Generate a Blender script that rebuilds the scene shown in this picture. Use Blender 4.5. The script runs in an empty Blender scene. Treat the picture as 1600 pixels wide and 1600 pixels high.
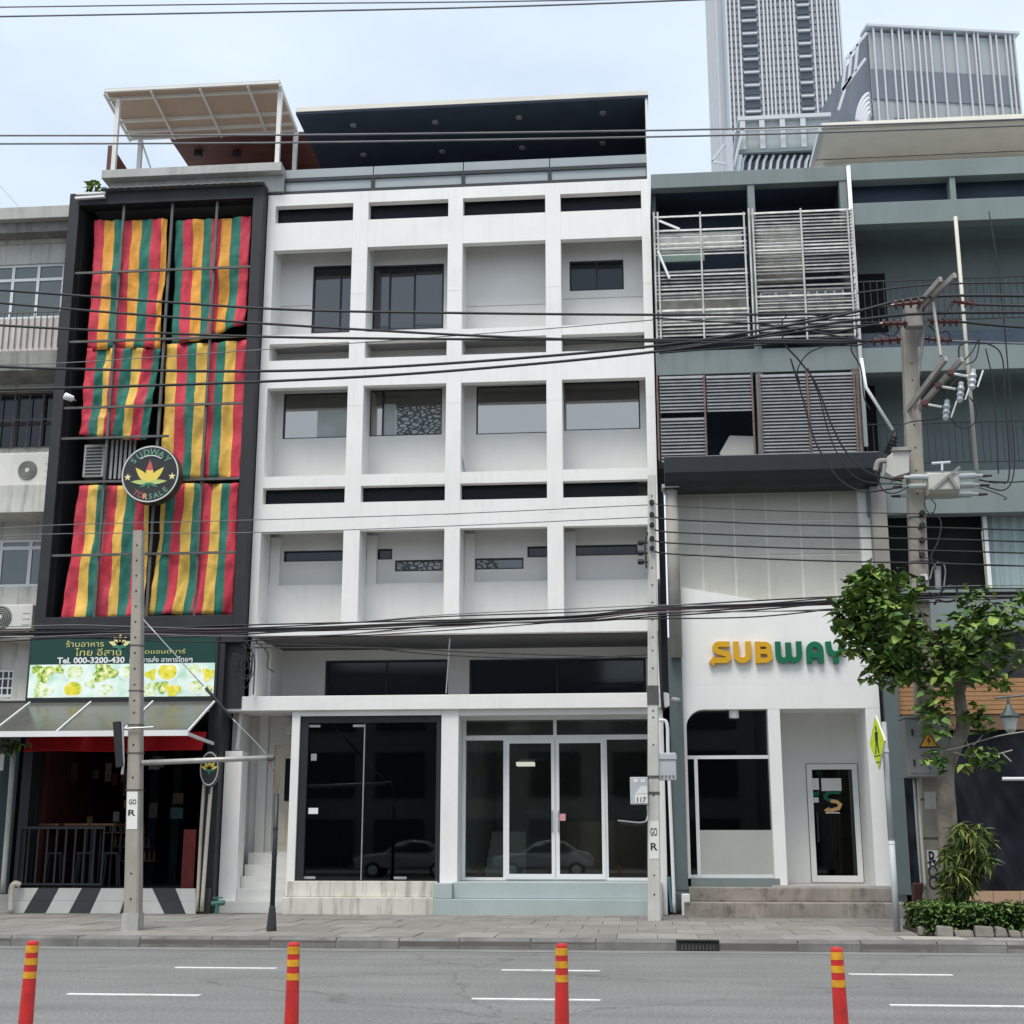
import bpy, math, random
from mathutils import Vector, noise
rnd = random.Random(7)
scene = bpy.context.scene
R = math.radians

# ------------------------------------------------------------------ camera
CAM_Z, FOCAL, PITCH, YAW = 1.6, 2113.0, R(13.6), R(5.245)
cam_data = bpy.data.cameras.new('camera')
cam_data.sensor_width = 36.0
cam_data.lens = 36.0 * FOCAL / 1600.0
cam_data.clip_end = 2000.0
cam = bpy.data.objects.new('camera', cam_data)
scene.collection.objects.link(cam)
cam.location = (0, 0, CAM_Z)
cam.rotation_euler = (R(90) + PITCH, 0, YAW)
scene.camera = cam

# ------------------------------------------------------------------ sky, sun, exposure
SUN_EL, SUN_AZ = R(64), R(-162)          # high, behind the viewer's left shoulder, veiled by cloud
world = bpy.data.worlds.new('World')
scene.world = world
world.use_nodes = True
wt = world.node_tree
wt.nodes.clear()
w_out = wt.nodes.new('ShaderNodeOutputWorld')
w_bg = wt.nodes.new('ShaderNodeBackground')
w_sky = wt.nodes.new('ShaderNodeTexSky')
w_sky.sky_type = 'NISHITA'
w_sky.sun_disc = False
w_sky.sun_elevation = SUN_EL
w_sky.sun_rotation = SUN_AZ
w_sky.dust_density = 2.0
w_co = wt.nodes.new('ShaderNodeTexCoord')
w_map = wt.nodes.new('ShaderNodeMapping')
w_map.inputs['Scale'].default_value = (1.0, 1.0, 2.2)
w_noise = wt.nodes.new('ShaderNodeTexNoise')
w_noise.inputs['Scale'].default_value = 3.2
w_noise.inputs['Detail'].default_value = 5.0
w_noise.inputs['Roughness'].default_value = 0.55
w_ramp = wt.nodes.new('ShaderNodeValToRGB')
w_ramp.color_ramp.elements[0].position = 0.30
w_ramp.color_ramp.elements[0].color = (0.70, 0.70, 0.70, 1)
w_ramp.color_ramp.elements[1].position = 0.68
w_ramp.color_ramp.elements[1].color = (0.97, 0.97, 0.97, 1)
w_mix = wt.nodes.new('ShaderNodeMixRGB')
w_mix.inputs['Color2'].default_value = (5.9, 6.75, 7.7, 1)     # thin bright cloud layer
wt.links.new(w_co.outputs['Generated'], w_map.inputs['Vector'])
wt.links.new(w_map.outputs['Vector'], w_noise.inputs['Vector'])
wt.links.new(w_noise.outputs['Fac'], w_ramp.inputs['Fac'])
wt.links.new(w_ramp.outputs['Color'], w_mix.inputs['Fac'])
wt.links.new(w_sky.outputs['Color'], w_mix.inputs['Color1'])
wt.links.new(w_mix.outputs['Color'], w_bg.inputs['Color'])
w_bg.inputs['Strength'].default_value = 0.070
wt.links.new(w_bg.outputs['Background'], w_out.inputs['Surface'])

sun_data = bpy.data.lights.new('sun', 'SUN')
sun_data.energy = 1.5
sun_data.angle = R(25)
sun_data.color = (1.0, 0.945, 0.86)
sun = bpy.data.objects.new('sun', sun_data)
scene.collection.objects.link(sun)
_sd = Vector((math.sin(SUN_AZ) * math.cos(SUN_EL), math.cos(SUN_AZ) * math.cos(SUN_EL), math.sin(SUN_EL)))
sun.rotation_euler = _sd.to_track_quat('Z', 'Y').to_euler()
sun.location = (0, -10, 40)

scene.view_settings.view_transform = 'Standard'
scene.view_settings.look = 'None'
scene.view_settings.gamma = 1.0
scene.view_settings.use_curve_mapping = False
scene.view_settings.exposure = 1.14
scene.cycles.max_bounces = 8
scene.cycles.transparent_max_bounces = 10
scene.cycles.caustics_reflective = False
scene.cycles.caustics_refractive = False

# ------------------------------------------------------------------ helpers: surveyed points
_cy, _sy, _cp, _sp = math.cos(YAW), math.sin(YAW), math.cos(PITCH), math.sin(PITCH)
_fw = Vector((-_sy * _cp, _cy * _cp, _sp))
_ri = Vector((_cy, _sy, 0))
_up = _ri.cross(_fw)
def _ray(px, py):
    return _fw + _ri * ((px - 800) / FOCAL) - _up * ((py - 800) / FOCAL)
def P(px, py, Y):
    """survey point: X and Z on the vertical plane at distance Y"""
    d = _ray(px, py); t = Y / d.y
    return d.x * t, CAM_Z + d.z * t
def P3(px, py, Y):
    x, z = P(px, py, Y)
    return Vector((x, Y, z))
def G(px, py, Z):
    """survey point: X and Y on the level plane at height Z"""
    d = _ray(px, py); t = (Z - CAM_Z) / d.z
    return d.x * t, d.y * t

# ------------------------------------------------------------------ helpers: materials
MATS = {}
def M(name, col, rough=0.7, var=0.12, scale=1.5, bump=0.0, bscale=40.0, streak=0.0, streak_col=(0.10, 0.095, 0.085),
      metal=0.0, spec=0.35, along=0.0, fine=0.0, fscale=90.0, ior=None, sscale=3.0, patch=0.0, patch_col=(0.2, 0.19, 0.17), pscale=0.8):
    if name in MATS:
        return MATS[name]
    m = bpy.data.materials.new(name); MATS[name] = m
    m.use_nodes = True
    nt = m.node_tree; N = nt.nodes; L = nt.links
    b = N['Principled BSDF']
    b.inputs['Roughness'].default_value = rough
    b.inputs['Metallic'].default_value = metal
    b.inputs['Specular IOR Level'].default_value = spec
    if ior: b.inputs['IOR'].default_value = ior
    geo = N.new('ShaderNodeNewGeometry')
    c = N.new('ShaderNodeRGB'); c.outputs[0].default_value = (*col, 1)
    cur = c.outputs[0]
    def noise_node(sc, det=4.0, vec=None, ro=0.6):
        n = N.new('ShaderNodeTexNoise'); n.inputs['Scale'].default_value = sc; n.inputs['Detail'].default_value = det
        n.inputs['Roughness'].default_value = ro
        L.new(vec or geo.outputs['Position'], n.inputs['Vector']); return n
    def ramp(src, p0, p1, v0=0.0, v1=1.0):
        r = N.new('ShaderNodeMapRange'); r.inputs['From Min'].default_value = p0; r.inputs['From Max'].default_value = p1
        r.inputs['To Min'].default_value = v0; r.inputs['To Max'].default_value = v1
        L.new(src, r.inputs['Value']); return r.outputs['Result']
    if var > 0:
        n = noise_node(scale)
        h = N.new('ShaderNodeHueSaturation')
        L.new(ramp(n.outputs['Fac'], 0.3, 0.7, 1 - var, 1 + var), h.inputs['Value'])
        L.new(cur, h.inputs['Color']); cur = h.outputs['Color']
    if fine > 0:
        n = noise_node(fscale, 3.0)
        h = N.new('ShaderNodeHueSaturation')
        L.new(ramp(n.outputs['Fac'], 0.3, 0.7, 1 - fine, 1 + fine), h.inputs['Value'])
        L.new(cur, h.inputs['Color']); cur = h.outputs['Color']
    if patch > 0:
        n = noise_node(pscale, 6.0, ro=0.7)
        mx = N.new('ShaderNodeMixRGB'); mx.inputs['Color2'].default_value = (*patch_col, 1)
        L.new(ramp(n.outputs['Fac'], 0.52, 0.72, 0, patch), mx.inputs['Fac'])
        L.new(cur, mx.inputs['Color1']); cur = mx.outputs['Color']
    if streak > 0:
        mp = N.new('ShaderNodeMapping'); mp.inputs['Scale'].default_value = (sscale, sscale, 0.22 * sscale / 3)
        L.new(geo.outputs['Position'], mp.inputs['Vector'])
        n = noise_node(2.2, 6.0, mp.outputs['Vector'], 0.65)
        mx = N.new('ShaderNodeMixRGB'); mx.inputs['Color2'].default_value = (*streak_col, 1)
        L.new(ramp(n.outputs['Fac'], 0.5, 0.78, 0, streak), mx.inputs['Fac'])
        L.new(cur, mx.inputs['Color1']); cur = mx.outputs['Color']
    if along > 0:                      # long marks running with the traffic
        mp = N.new('ShaderNodeMapping'); mp.inputs['Scale'].default_value = (0.05, 1.1, 1.0)
        L.new(geo.outputs['Position'], mp.inputs['Vector'])
        n = noise_node(1.6, 5.0, mp.outputs['Vector'], 0.6)
        h = N.new('ShaderNodeHueSaturation'); L.new(ramp(n.outputs['Fac'], 0.3, 0.7, 1 - along, 1 + along), h.inputs['Value'])
        L.new(cur, h.inputs['Color']); cur = h.outputs['Color']
        vo = N.new('ShaderNodeTexVoronoi'); vo.feature = 'DISTANCE_TO_EDGE'; vo.inputs['Scale'].default_value = 0.22
        nw = noise_node(0.8, 5.0); vm = N.new('ShaderNodeVectorMath'); vm.operation = 'MULTIPLY_ADD'; vm.inputs[1].default_value = (1.6, 1.6, 0)
        L.new(nw.outputs['Color'], vm.inputs[0]); L.new(geo.outputs['Position'], vm.inputs[2]); L.new(vm.outputs[0], vo.inputs['Vector'])
        mx = N.new('ShaderNodeMixRGB'); mx.inputs['Color2'].default_value = (0.07, 0.068, 0.065, 1)
        L.new(ramp(vo.outputs['Distance'], 0.0, 0.006, 0.55, 0.0), mx.inputs['Fac']); L.new(cur, mx.inputs['Color1']); cur = mx.outputs['Color']
    L.new(cur, b.inputs['Base Color'])
    if bump > 0:
        n = noise_node(bscale, 3.0)
        bp = N.new('ShaderNodeBump'); bp.inputs['Strength'].default_value = bump; bp.inputs['Distance'].default_value = 0.01
        L.new(n.outputs['Fac'], bp.inputs['Height']); L.new(bp.outputs['Normal'], b.inputs['Normal'])
    return m

def glass(name, tint=(0.9, 0.95, 0.93), refl=0.06, rough=0.02):
    """thin pane: clear transmission with a Fresnel-like reflection"""
    if name in MATS:
        return MATS[name]
    m = bpy.data.materials.new(name); MATS[name] = m
    m.use_nodes = True
    nt = m.node_tree; N = nt.nodes; L = nt.links
    N.remove(N['Principled BSDF'])
    out = N['Material Output']
    t = N.new('ShaderNodeBsdfTransparent'); t.inputs['Color'].default_value = (*tint, 1)
    g = N.new('ShaderNodeBsdfGlossy'); g.inputs['Roughness'].default_value = rough; g.inputs['Color'].default_value = (0.92, 0.95, 0.97, 1)
    lw = N.new('ShaderNodeLayerWeight'); lw.inputs['Blend'].default_value = 0.25
    mr = N.new('ShaderNodeMapRange'); mr.inputs['To Min'].default_value = refl; mr.inputs['To Max'].default_value = 1.0
    L.new(lw.outputs['Fresnel'], mr.inputs['Value'])
    mx = N.new('ShaderNodeMixShader')
    L.new(mr.outputs['Result'], mx.inputs['Fac']); L.new(t.outputs[0], mx.inputs[1]); L.new(g.outputs[0], mx.inputs[2])
    L.new(mx.outputs[0], out.inputs['Surface'])
    return m

# ------------------------------------------------------------------ helpers: meshes and objects
class MB:
    def __init__(self):
        self.v = []; self.f = []; self.mi = []
    def _add(self, vs, fs, mi=0):
        o = len(self.v)
        self.v += [tuple(p) for p in vs]
        for q in fs:
            self.f.append(tuple(i + o for i in q)); self.mi.append(mi)
        return self
    def box(self, x0, x1, y0, y1, z0, z1, mi=0):
        if x0 > x1: x0, x1 = x1, x0
        if y0 > y1: y0, y1 = y1, y0
        if z0 > z1: z0, z1 = z1, z0
        v = [(x0,y0,z0),(x1,y0,z0),(x1,y1,z0),(x0,y1,z0),(x0,y0,z1),(x1,y0,z1),(x1,y1,z1),(x0,y1,z1)]
        return self._add(v, [(0,3,2,1),(4,5,6,7),(0,1,5,4),(1,2,6,5),(2,3,7,6),(3,0,4,7)], mi)
    def hexa(self, v, mi=0):
        return self._add(v, [(0,3,2,1),(4,5,6,7),(0,1,5,4),(1,2,6,5),(2,3,7,6),(3,0,4,7)], mi)
    def quad(self, a, b, c, d, mi=0):
        return self._add([a, b, c, d], [(0,1,2,3)], mi)
    def prism_y(self, pts, y0, y1, mi=0):
        """polygon in X,Z (anticlockwise seen from the street) extruded from y0 (front) to y1"""
        n = len(pts)
        v = [(x, y0, z) for x, z in pts] + [(x, y1, z) for x, z in pts]
        fs = [tuple(range(n)), tuple(range(2*n-1, n-1, -1))]
        fs += [(i, i+n, (i+1) % n + n, (i+1) % n) for i in range(n)]
        return self._add(v, fs, mi)
    def prism_x(self, pts, x0, x1, mi=0):
        """polygon in Y,Z extruded along X"""
        n = len(pts)
        v = [(x0, y, z) for y, z in pts] + [(x1, y, z) for y, z in pts]
        fs = [tuple(range(n-1, -1, -1)), tuple(range(n, 2*n))]
        fs += [((i+1) % n, (i+1) % n + n, i+n, i) for i in range(n)]
        return self._add(v, fs, mi)
    def beam(self, a, b, w, h, mi=0, up=(0,0,1)):
        """rectangular bar from a to b, w across, h along 'up'"""
        a, b = Vector(a), Vector(b); d = (b - a).normalized(); u = Vector(up)
        s = d.cross(u)
        if s.length < 1e-4: s = d.cross(Vector((0,1,0)))
        s.normalize(); u = s.cross(d).normalized()
        s *= w/2; u *= h/2
        return self._add([a-s-u, a+s-u, b+s-u, b-s-u, a-s+u, a+s+u, b+s+u, b-s+u],
                         [(0,3,2,1),(4,5,6,7),(0,1,5,4),(1,2,6,5),(2,3,7,6),(3,0,4,7)], mi)
    def tube(self, pts, r, n=8, mi=0, caps=True):
        pts = [Vector(p) for p in pts]; k = len(pts)
        rs = r if isinstance(r, (list, tuple)) else [r]*k
        base = len(self.v); ref = None
        for i, p in enumerate(pts):
            d = (pts[min(i+1, k-1)] - pts[max(i-1, 0)]).normalized()
            if ref is None:
                ref = d.cross(Vector((0,0,1)))
                if ref.length < 0.05: ref = d.cross(Vector((0,1,0)))
            a = (ref - d*ref.dot(d)).normalized(); b = d.cross(a); ref = a
            for j in range(n):
                t = 2*math.pi*j/n
                self.v.append(tuple(p + a*(rs[i]*math.cos(t)) + b*(rs[i]*math.sin(t))))
        for i in range(k-1):
            for j in range(n):
                q = base + i*n; j2 = (j+1) % n
                self.f.append((q+j, q+j2, q+n+j2, q+n+j)); self.mi.append(mi)
        if caps:
            self.f.append(tuple(base+j for j in range(n-1, -1, -1))); self.mi.append(mi)
            self.f.append(tuple(base+(k-1)*n+j for j in range(n))); self.mi.append(mi)
        return self
    def lathe(self, p, axis, prof, n=16, mi=0):
        """profile of (distance along the axis, radius)"""
        p = Vector(p); d = Vector(axis).normalized()
        a = d.cross(Vector((0,0,1)))
        if a.length < 0.05: a = Vector((1,0,0))
        a.normalize(); b = d.cross(a)
        base = len(self.v)
        for h, r in prof:
            for j in range(n):
                t = 2*math.pi*j/n
                self.v.append(tuple(p + d*h + a*(r*math.cos(t)) + b*(r*math.sin(t))))
        for i in range(len(prof)-1):
            for j in range(n):
                q = base + i*n; j2 = (j+1) % n
                self.f.append((q+j, q+j2, q+n+j2, q+n+j)); self.mi.append(mi)
        self.f.append(tuple(base+j for j in range(n-1, -1, -1))); self.mi.append(mi)
        e = base + (len(prof)-1)*n
        self.f.append(tuple(e+j for j in range(n))); self.mi.append(mi)
        return self
    def wall(self, x0, x1, z0, z1, y0, y1, holes=(), mi=0):
        """wall slab facing the street with rectangular openings (hx0,hx1,hz0,hz1)"""
        xs = sorted({x0, x1, *[min(max(h[i], x0), x1) for h in holes for i in (0, 1)]})
        zs = sorted({z0, z1, *[min(max(h[i], z0), z1) for h in holes for i in (2, 3)]})
        for k in range(len(zs)-1):
            za, zb = zs[k], zs[k+1]; run = None
            for i in range(len(xs)):
                solid = False
                if i < len(xs)-1:
                    xm, zm = (xs[i]+xs[i+1])/2, (za+zb)/2
                    solid = not any(h[0] < xm < h[1] and h[2] < zm < h[3] for h in holes)
                if solid and run is None: run = xs[i]
                if not solid and run is not None:
                    self.box(run, xs[i], y0, y1, za, zb, mi); run = None
        return self

WL = {}
def _link(o, parent):
    scene.collection.objects.link(o)
    if parent is not None: o.parent = parent
def part(name, mb, mats, parent=None, smooth=False, bevel=0.0, label=None, kind=None, origin=None):
    """one mesh object; mesh coordinates are world metres, the origin is moved to the piece's middle"""
    me = bpy.data.meshes.new(name)
    n = len(mb.v)
    if origin is None:
        lo = [min(p[i] for p in mb.v) for i in range(3)]; hi = [max(p[i] for p in mb.v) for i in range(3)]
        c = Vector([(lo[i]+hi[i])/2 for i in range(3)])
    else:
        c = Vector(origin)
    me.from_pydata([(p[0]-c.x, p[1]-c.y, p[2]-c.z) for p in mb.v], [], mb.f)
    if not isinstance(mats, (list, tuple)): mats = [mats]
    for m in mats: me.materials.append(m)
    if len(mats) > 1: me.polygons.foreach_set('material_index', mb.mi)
    if smooth: me.polygons.foreach_set('use_smooth', [True]*len(me.polygons))
    me.update()
    o = bpy.data.objects.new(name, me)
    o.location = c - (WL[parent.name] if parent is not None else Vector((0,0,0)))
    _link(o, parent); WL[o.name] = c
    if bevel > 0:
        md = o.modifiers.new('bevel', 'BEVEL'); md.width = bevel; md.segments = 2; md.limit_method = 'ANGLE'
    if label: o['label'] = label
    if kind: o['kind'] = kind
    return o
def tag(o, label, cat, group=None):
    o['label'] = label; o['category'] = cat
    if group: o['group'] = group
    return o
def thing(name, loc, label, cat, group=None):
    o = bpy.data.objects.new(name, None); o.empty_display_size = 0.2
    o.location = loc; scene.collection.objects.link(o); WL[o.name] = Vector(loc)
    return tag(o, label, cat, group)
def dup(src, loc, parent=None):
    """copy of one piece, sharing its mesh; loc is the world place of its origin"""
    o = src.copy(); o.parent = None
    _link(o, parent)
    o.location = Vector(loc) - (WL[parent.name] if parent is not None else Vector((0,0,0)))
    WL[o.name] = Vector(loc)
    return o
def structure(name, mb, mats, **k):
    o = part(name, mb, mats, **k); o['kind'] = 'structure'; return o
def fence(xs, f):            # tiny helper for loops over rounded spans
    return [f(x) for x in xs]

def spline(pts, n=10):
    """smooth curve through the points"""
    pts = [Vector(p) for p in pts]
    if len(pts) < 3:
        return [pts[0].lerp(pts[1], i/n) for i in range(n+1)]
    q = [pts[0]*2-pts[1]] + pts + [pts[-1]*2-pts[-2]]
    out = []
    for i in range(1, len(q)-2):
        a, b, c, d = q[i-1], q[i], q[i+1], q[i+2]
        for k in range(n):
            t = k/n
            out.append(0.5*((2*b)+(c-a)*t+(2*a-5*b+4*c-d)*t*t+(3*b-3*c+d-a)*t*t*t))
    out.append(pts[-1]); return out

_text_cache = {}
def text_geo(body, bold=0.0):
    key = (body, bold)
    if key in _text_cache: return _text_cache[key]
    cu = bpy.data.curves.new('lettering', 'FONT'); cu.body = body; cu.size = 1.0; cu.offset = bold; cu.resolution_u = 3
    o = bpy.data.objects.new('lettering', cu); scene.collection.objects.link(o)
    dg = bpy.context.evaluated_depsgraph_get()
    me = bpy.data.meshes.new_from_object(o.evaluated_get(dg))
    v = [(p.co.x, p.co.y) for p in me.vertices]; f = [tuple(p.vertices) for p in me.polygons]
    bpy.data.objects.remove(o); bpy.data.meshes.remove(me); bpy.data.curves.remove(cu)
    _text_cache[key] = (v, f); return v, f
def text_box(mb, body, x0, x1, z0, z1, y, bold=0.0, mi=0, slope=0.0):
    """lettering filling the given box on the plane y"""
    v, f = text_geo(body, bold)
    if not v: return mb
    ax, bx = min(p[0] for p in v), max(p[0] for p in v); az, bz = min(p[1] for p in v), max(p[1] for p in v)
    vs = [(x0+(p[0]-ax)/(bx-ax)*(x1-x0), y, z0+(p[1]-az)/(bz-az)*(z1-z0)+slope*(p[0]-ax)/(bx-ax)) for p in v]
    return mb._add(vs, f, mi)
# ================================================================== lettering is cut first, while the scene is small
for s, bo in (('Tel. 000-3200-430', 0.03), ('มีบริการส่ง อาหารไทยๆ', 0.01), ('ร้านอาหาร', 0.0), ('ไทย อีสาน', 0.0), ('ซีฟู้ดแอนด์บาร์', 0.0)):
    text_geo(s, bo)
for s in 'SUDWAYTORSALE': text_geo(s, 0.02)
text_geo('117', 0.02); text_geo('R', 0.02); text_geo('GO', 0.02); text_geo('ga', 0.02)

# ================================================================== the setting
F = 27.88                                  # street front of the terrace
KERB_Y = 20.95
PAVE_Z = 0.15
m_asphalt = M('asphalt', (0.178, 0.176, 0.172), rough=0.85, var=0.10, scale=0.5, bump=0.5, bscale=70, fine=0.40, fscale=30, along=0.13, patch=0.4, patch_col=(0.14,0.138,0.135), pscale=0.35)
m_gutter = M('gutter_concrete', (0.20, 0.20, 0.195), rough=0.9, var=0.16, scale=1.2, bump=0.2, fine=0.1, patch=0.4, patch_col=(0.13,0.125,0.12))
m_paint = M('road_paint', (0.72, 0.72, 0.70), rough=0.6, var=0.10, scale=6, fine=0.1, patch=0.7, patch_col=(0.25,0.25,0.25), pscale=9)
m_slab = M('paving_slab', (0.235, 0.222, 0.205), rough=0.9, var=0.2, scale=0.9, bump=0.2, fine=0.1, patch=0.4, patch_col=(0.14,0.125,0.11), pscale=1.3)
m_slab2 = M('paving_slab_pale', (0.262, 0.252, 0.235), rough=0.9, var=0.15, scale=1.1, bump=0.2, fine=0.1, patch=0.4, patch_col=(0.17,0.155,0.14), pscale=1.3)
m_slab3 = M('paving_slab_reddish', (0.225, 0.208, 0.192), rough=0.9, var=0.15, scale=1.1, bump=0.2, fine=0.1, patch=0.3, patch_col=(0.14,0.125,0.11), pscale=1.3)
m_bed = M('paving_bed', (0.13, 0.12, 0.11), rough=0.95)
m_kerb = M('kerb_concrete', (0.17, 0.168, 0.16), rough=0.9, var=0.25, scale=1.6, bump=0.3, fine=0.12, patch=0.7, patch_col=(0.075,0.072,0.066), pscale=1.4, streak=0.4, streak_col=(0.06,0.058,0.054))

mb = MB(); mb.quad((-400,-120,0),(400,-120,0),(400,KERB_Y+0.02,0),(-400,KERB_Y+0.02,0))
road = structure('road', mb, m_asphalt)
mb = MB(); mb.quad((-60,KERB_Y-0.42,0.004),(60,KERB_Y-0.42,0.004),(60,KERB_Y,0.004),(-60,KERB_Y,0.004))
part('gutter', mb, m_gutter, road)
def dash(x0, x1, y, w):
    b = MB(); b.box(x0, x1, y-w/2, y+w/2, 0.001, 0.009)
    return part('lane_marking', b, m_paint, road)
xs = []
for (a, b2) in (((105,1554),(313,1556)), ((738,1561),(938,1564)), ((1390,1571),(1620,1574))):
    A0 = G(*a, 0); B0 = G(*b2, 0); dash(A0[0], B0[0], (A0[1]+B0[1])/2, 0.105)
for (a, b2) in (((272,1513),(434,1513)), ((784,1516),(938,1518)), ((1325,1522),(1490,1525))):
    A0 = G(*a, 0); B0 = G(*b2, 0); dash(A0[0], B0[0], (A0[1]+B0[1])/2, 0.105)

# pavement bed and slabs
mb = MB(); mb.box(-60, 60, KERB_Y+0.02, 60, -0.2, PAVE_Z-0.035)
pavement = structure('pavement', mb, m_bed)
SX, SY = 0.62, 1.14
xl, xr = -13.4, 10.0
mbs = MB(); mbs.box(-SX/2+0.004, SX/2-0.004, -SY/2+0.004, SY/2-0.004, -0.03, 0.0)
base = {}
for mm in (m_slab, m_slab2, m_slab3):
    o = part('paving_slab', mbs, mm, pavement, origin=(0,0,0)); base[mm.name] = o
first = dict(base)
nrow = 6
ncol = int((xr-xl)/SX)
for r in range(nrow):
    for c in range(ncol):
        x = xl + SX*(c+0.5) + (SX/2 if r % 2 else 0); y = KERB_Y+0.36+SY*(r+0.5)
        w = rnd.random()
        pale = 0.45 if r == 0 else (0.22 if x > -1.5 else 0.08)
        k = 'paving_slab_pale' if w < pale else ('paving_slab_reddish' if w < pale+0.35 else 'paving_slab')
        if first.get(k) is not None:
            o = first.pop(k); o.location = Vector((x, y, PAVE_Z)) - WL[pavement.name]; WL[o.name] = Vector((x,y,PAVE_Z))
        else:
            o = dup(base[k], (x, y, PAVE_Z + rnd.uniform(-0.005, 0.003)), pavement)
        o.rotation_euler = (R(rnd.uniform(-0.25,0.25)), R(rnd.uniform(-0.35,0.35)), R(rnd.uniform(-0.3,0.3)))
# outer paving where single slabs can no longer be told apart
mb = MB(); mb.box(-60, xl, KERB_Y+0.36, 60, 0.02, PAVE_Z); mb.box(xr+SX/2, 60, KERB_Y+0.36, 60, 0.02, PAVE_Z)
part('paving', mb, m_slab, pavement)
# kerb stones
mb = MB(); mb.box(-60, 60, KERB_Y+0.05, KERB_Y+0.30, -0.2, PAVE_Z-0.05)
kerb = structure('kerb', mb, m_bed)
DR0, DR1 = G(1057,1484,0)[0], G(1122,1484,0)[0]
x = -13.6; i = 0
while x < 10.5:
    ln = rnd.uniform(0.9, 1.15)
    if x < DR0 < x+ln+0.25: ln = DR0 - x
    if abs(x-DR0) < 1e-6:
        x = DR1; continue
    b = MB()
    b.prism_x([(KERB_Y,-0.1),(KERB_Y+0.35,-0.1),(KERB_Y+0.35,PAVE_Z+0.004),(KERB_Y+0.06,PAVE_Z+0.006),(KERB_Y+0.025,PAVE_Z-0.03)], x+0.006, x+ln-0.006)
    o = part('kerb_stone', b, m_kerb, kerb, bevel=0.008)
    o.location.z += rnd.uniform(-0.006, 0.004); o.location.y += rnd.uniform(-0.008, 0.008)
    x += ln; i += 1
b = MB(); b.box(-60,-13.65,KERB_Y,KERB_Y+0.35,-0.1,PAVE_Z); b.box(10.6+0.9,60,KERB_Y,KERB_Y+0.35,-0.1,PAVE_Z)
part('kerb_run', b, m_kerb, kerb)
# storm drain set into the kerb
m_iron = M('cast_iron', (0.035,0.036,0.04), rough=0.55, var=0.2, metal=0.6)
m_void = M('drain_void', (0.01,0.01,0.01), rough=1.0, var=0)
t = thing('drain_grate', ((DR0+DR1)/2, KERB_Y, 0), 'black cast iron drain grate set in the kerb face', 'drain')
b = MB(); b.box(DR0, DR1, KERB_Y+0.12, KERB_Y+0.34, -0.1, PAVE_Z-0.012); part('drain_back', b, m_void, t)
b = MB(); b.box(DR0, DR1, KERB_Y-0.004, KERB_Y+0.118, PAVE_Z-0.012, PAVE_Z+0.006); b.box(DR0, DR1, KERB_Y-0.004, KERB_Y+0.118, -0.05, 0.018)
part('frame', b, m_iron, t)
nb = 12
b = MB(); wbar = (DR1-DR0)/nb
b.box(-wbar*0.23, wbar*0.23, 0.0, 0.05, 0.0182, PAVE_Z-0.0122); b0 = part('bar', b, m_iron, t, origin=(0,0,0))
for k in range(nb+1):
    loc = (DR0+wbar*k+(wbar*0.24 if k == 0 else (-wbar*0.24 if k == nb else 0)), KERB_Y, 0)
    if k == 0: b0.location = Vector(loc)-WL[t.name]
    else: dup(b0, loc, t)
# the grate's own kerb top
b = MB(); b.box(DR0+0.004, DR1-0.004, KERB_Y+0.13, KERB_Y+0.35, PAVE_Z-0.01, PAVE_Z+0.005); part('kerb_stone', b, m_kerb, kerb)
# ================================================================== white grid-front building
m_white = M('white_render', (0.81, 0.80, 0.775), rough=0.75, var=0.035, scale=1.2, bump=0.08, bscale=25, streak=0.17, streak_col=(0.42,0.405,0.37), sscale=3.8, patch=0.14, patch_col=(0.6,0.59,0.57), pscale=1.5)
m_white2 = M('white_wall', (0.77, 0.76, 0.735), rough=0.8, var=0.05, scale=0.9, bump=0.08, bscale=25, streak=0.09, streak_col=(0.45,0.43,0.39), sscale=2.2, patch=0.2, patch_col=(0.6,0.585,0.56), pscale=1.1)
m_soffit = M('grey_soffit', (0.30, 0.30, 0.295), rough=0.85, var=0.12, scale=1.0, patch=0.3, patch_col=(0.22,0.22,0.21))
m_darkframe = M('dark_window_frame', (0.025,0.027,0.03), rough=0.45, var=0.1)
m_tint = M('tinted_pane', (0.006,0.014,0.022), rough=0.06, var=0.0, ior=1.5, spec=0.5)
m_mirror = M('reflective_pane', (0.03,0.036,0.042), rough=0.04, var=0.0, ior=4.2, spec=0.5)
m_slot = M('slot_pane', (0.008,0.011,0.015), rough=0.25, var=0.0, spec=0.15)
m_semi = M('half_mirror_pane', (0.012,0.016,0.02), rough=0.05, var=0.0, ior=2.0, spec=0.5)
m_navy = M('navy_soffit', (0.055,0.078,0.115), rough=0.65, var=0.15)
m_steel = M('galvanised_steel', (0.45,0.46,0.47), rough=0.45, var=0.12, metal=0.7, scale=5)
m_alu = M('white_aluminium', (0.74,0.75,0.75), rough=0.4, var=0.05)
m_void2 = M('dark_interior', (0.022,0.026,0.03), rough=0.95, var=0.2)
m_cream_plinth = M('cream_plinth', (0.62,0.60,0.54), rough=0.8, var=0.08, streak=0.85, streak_col=(0.10,0.085,0.065), sscale=3.4, patch=0.55, patch_col=(0.42,0.38,0.31), pscale=2.0)
m_green_plinth = M('greygreen_plinth', (0.40,0.46,0.46), rough=0.75, var=0.06, streak=0.14, streak_col=(0.22,0.24,0.23))
m_black = M('black_paint', (0.022,0.023,0.026), rough=0.5, var=0.2)
m_shopglass = glass('shop_glass', (0.86,0.91,0.88), 0.045)
m_smoked = glass('smoked_glass', (0.22,0.30,0.29), 0.035)

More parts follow.
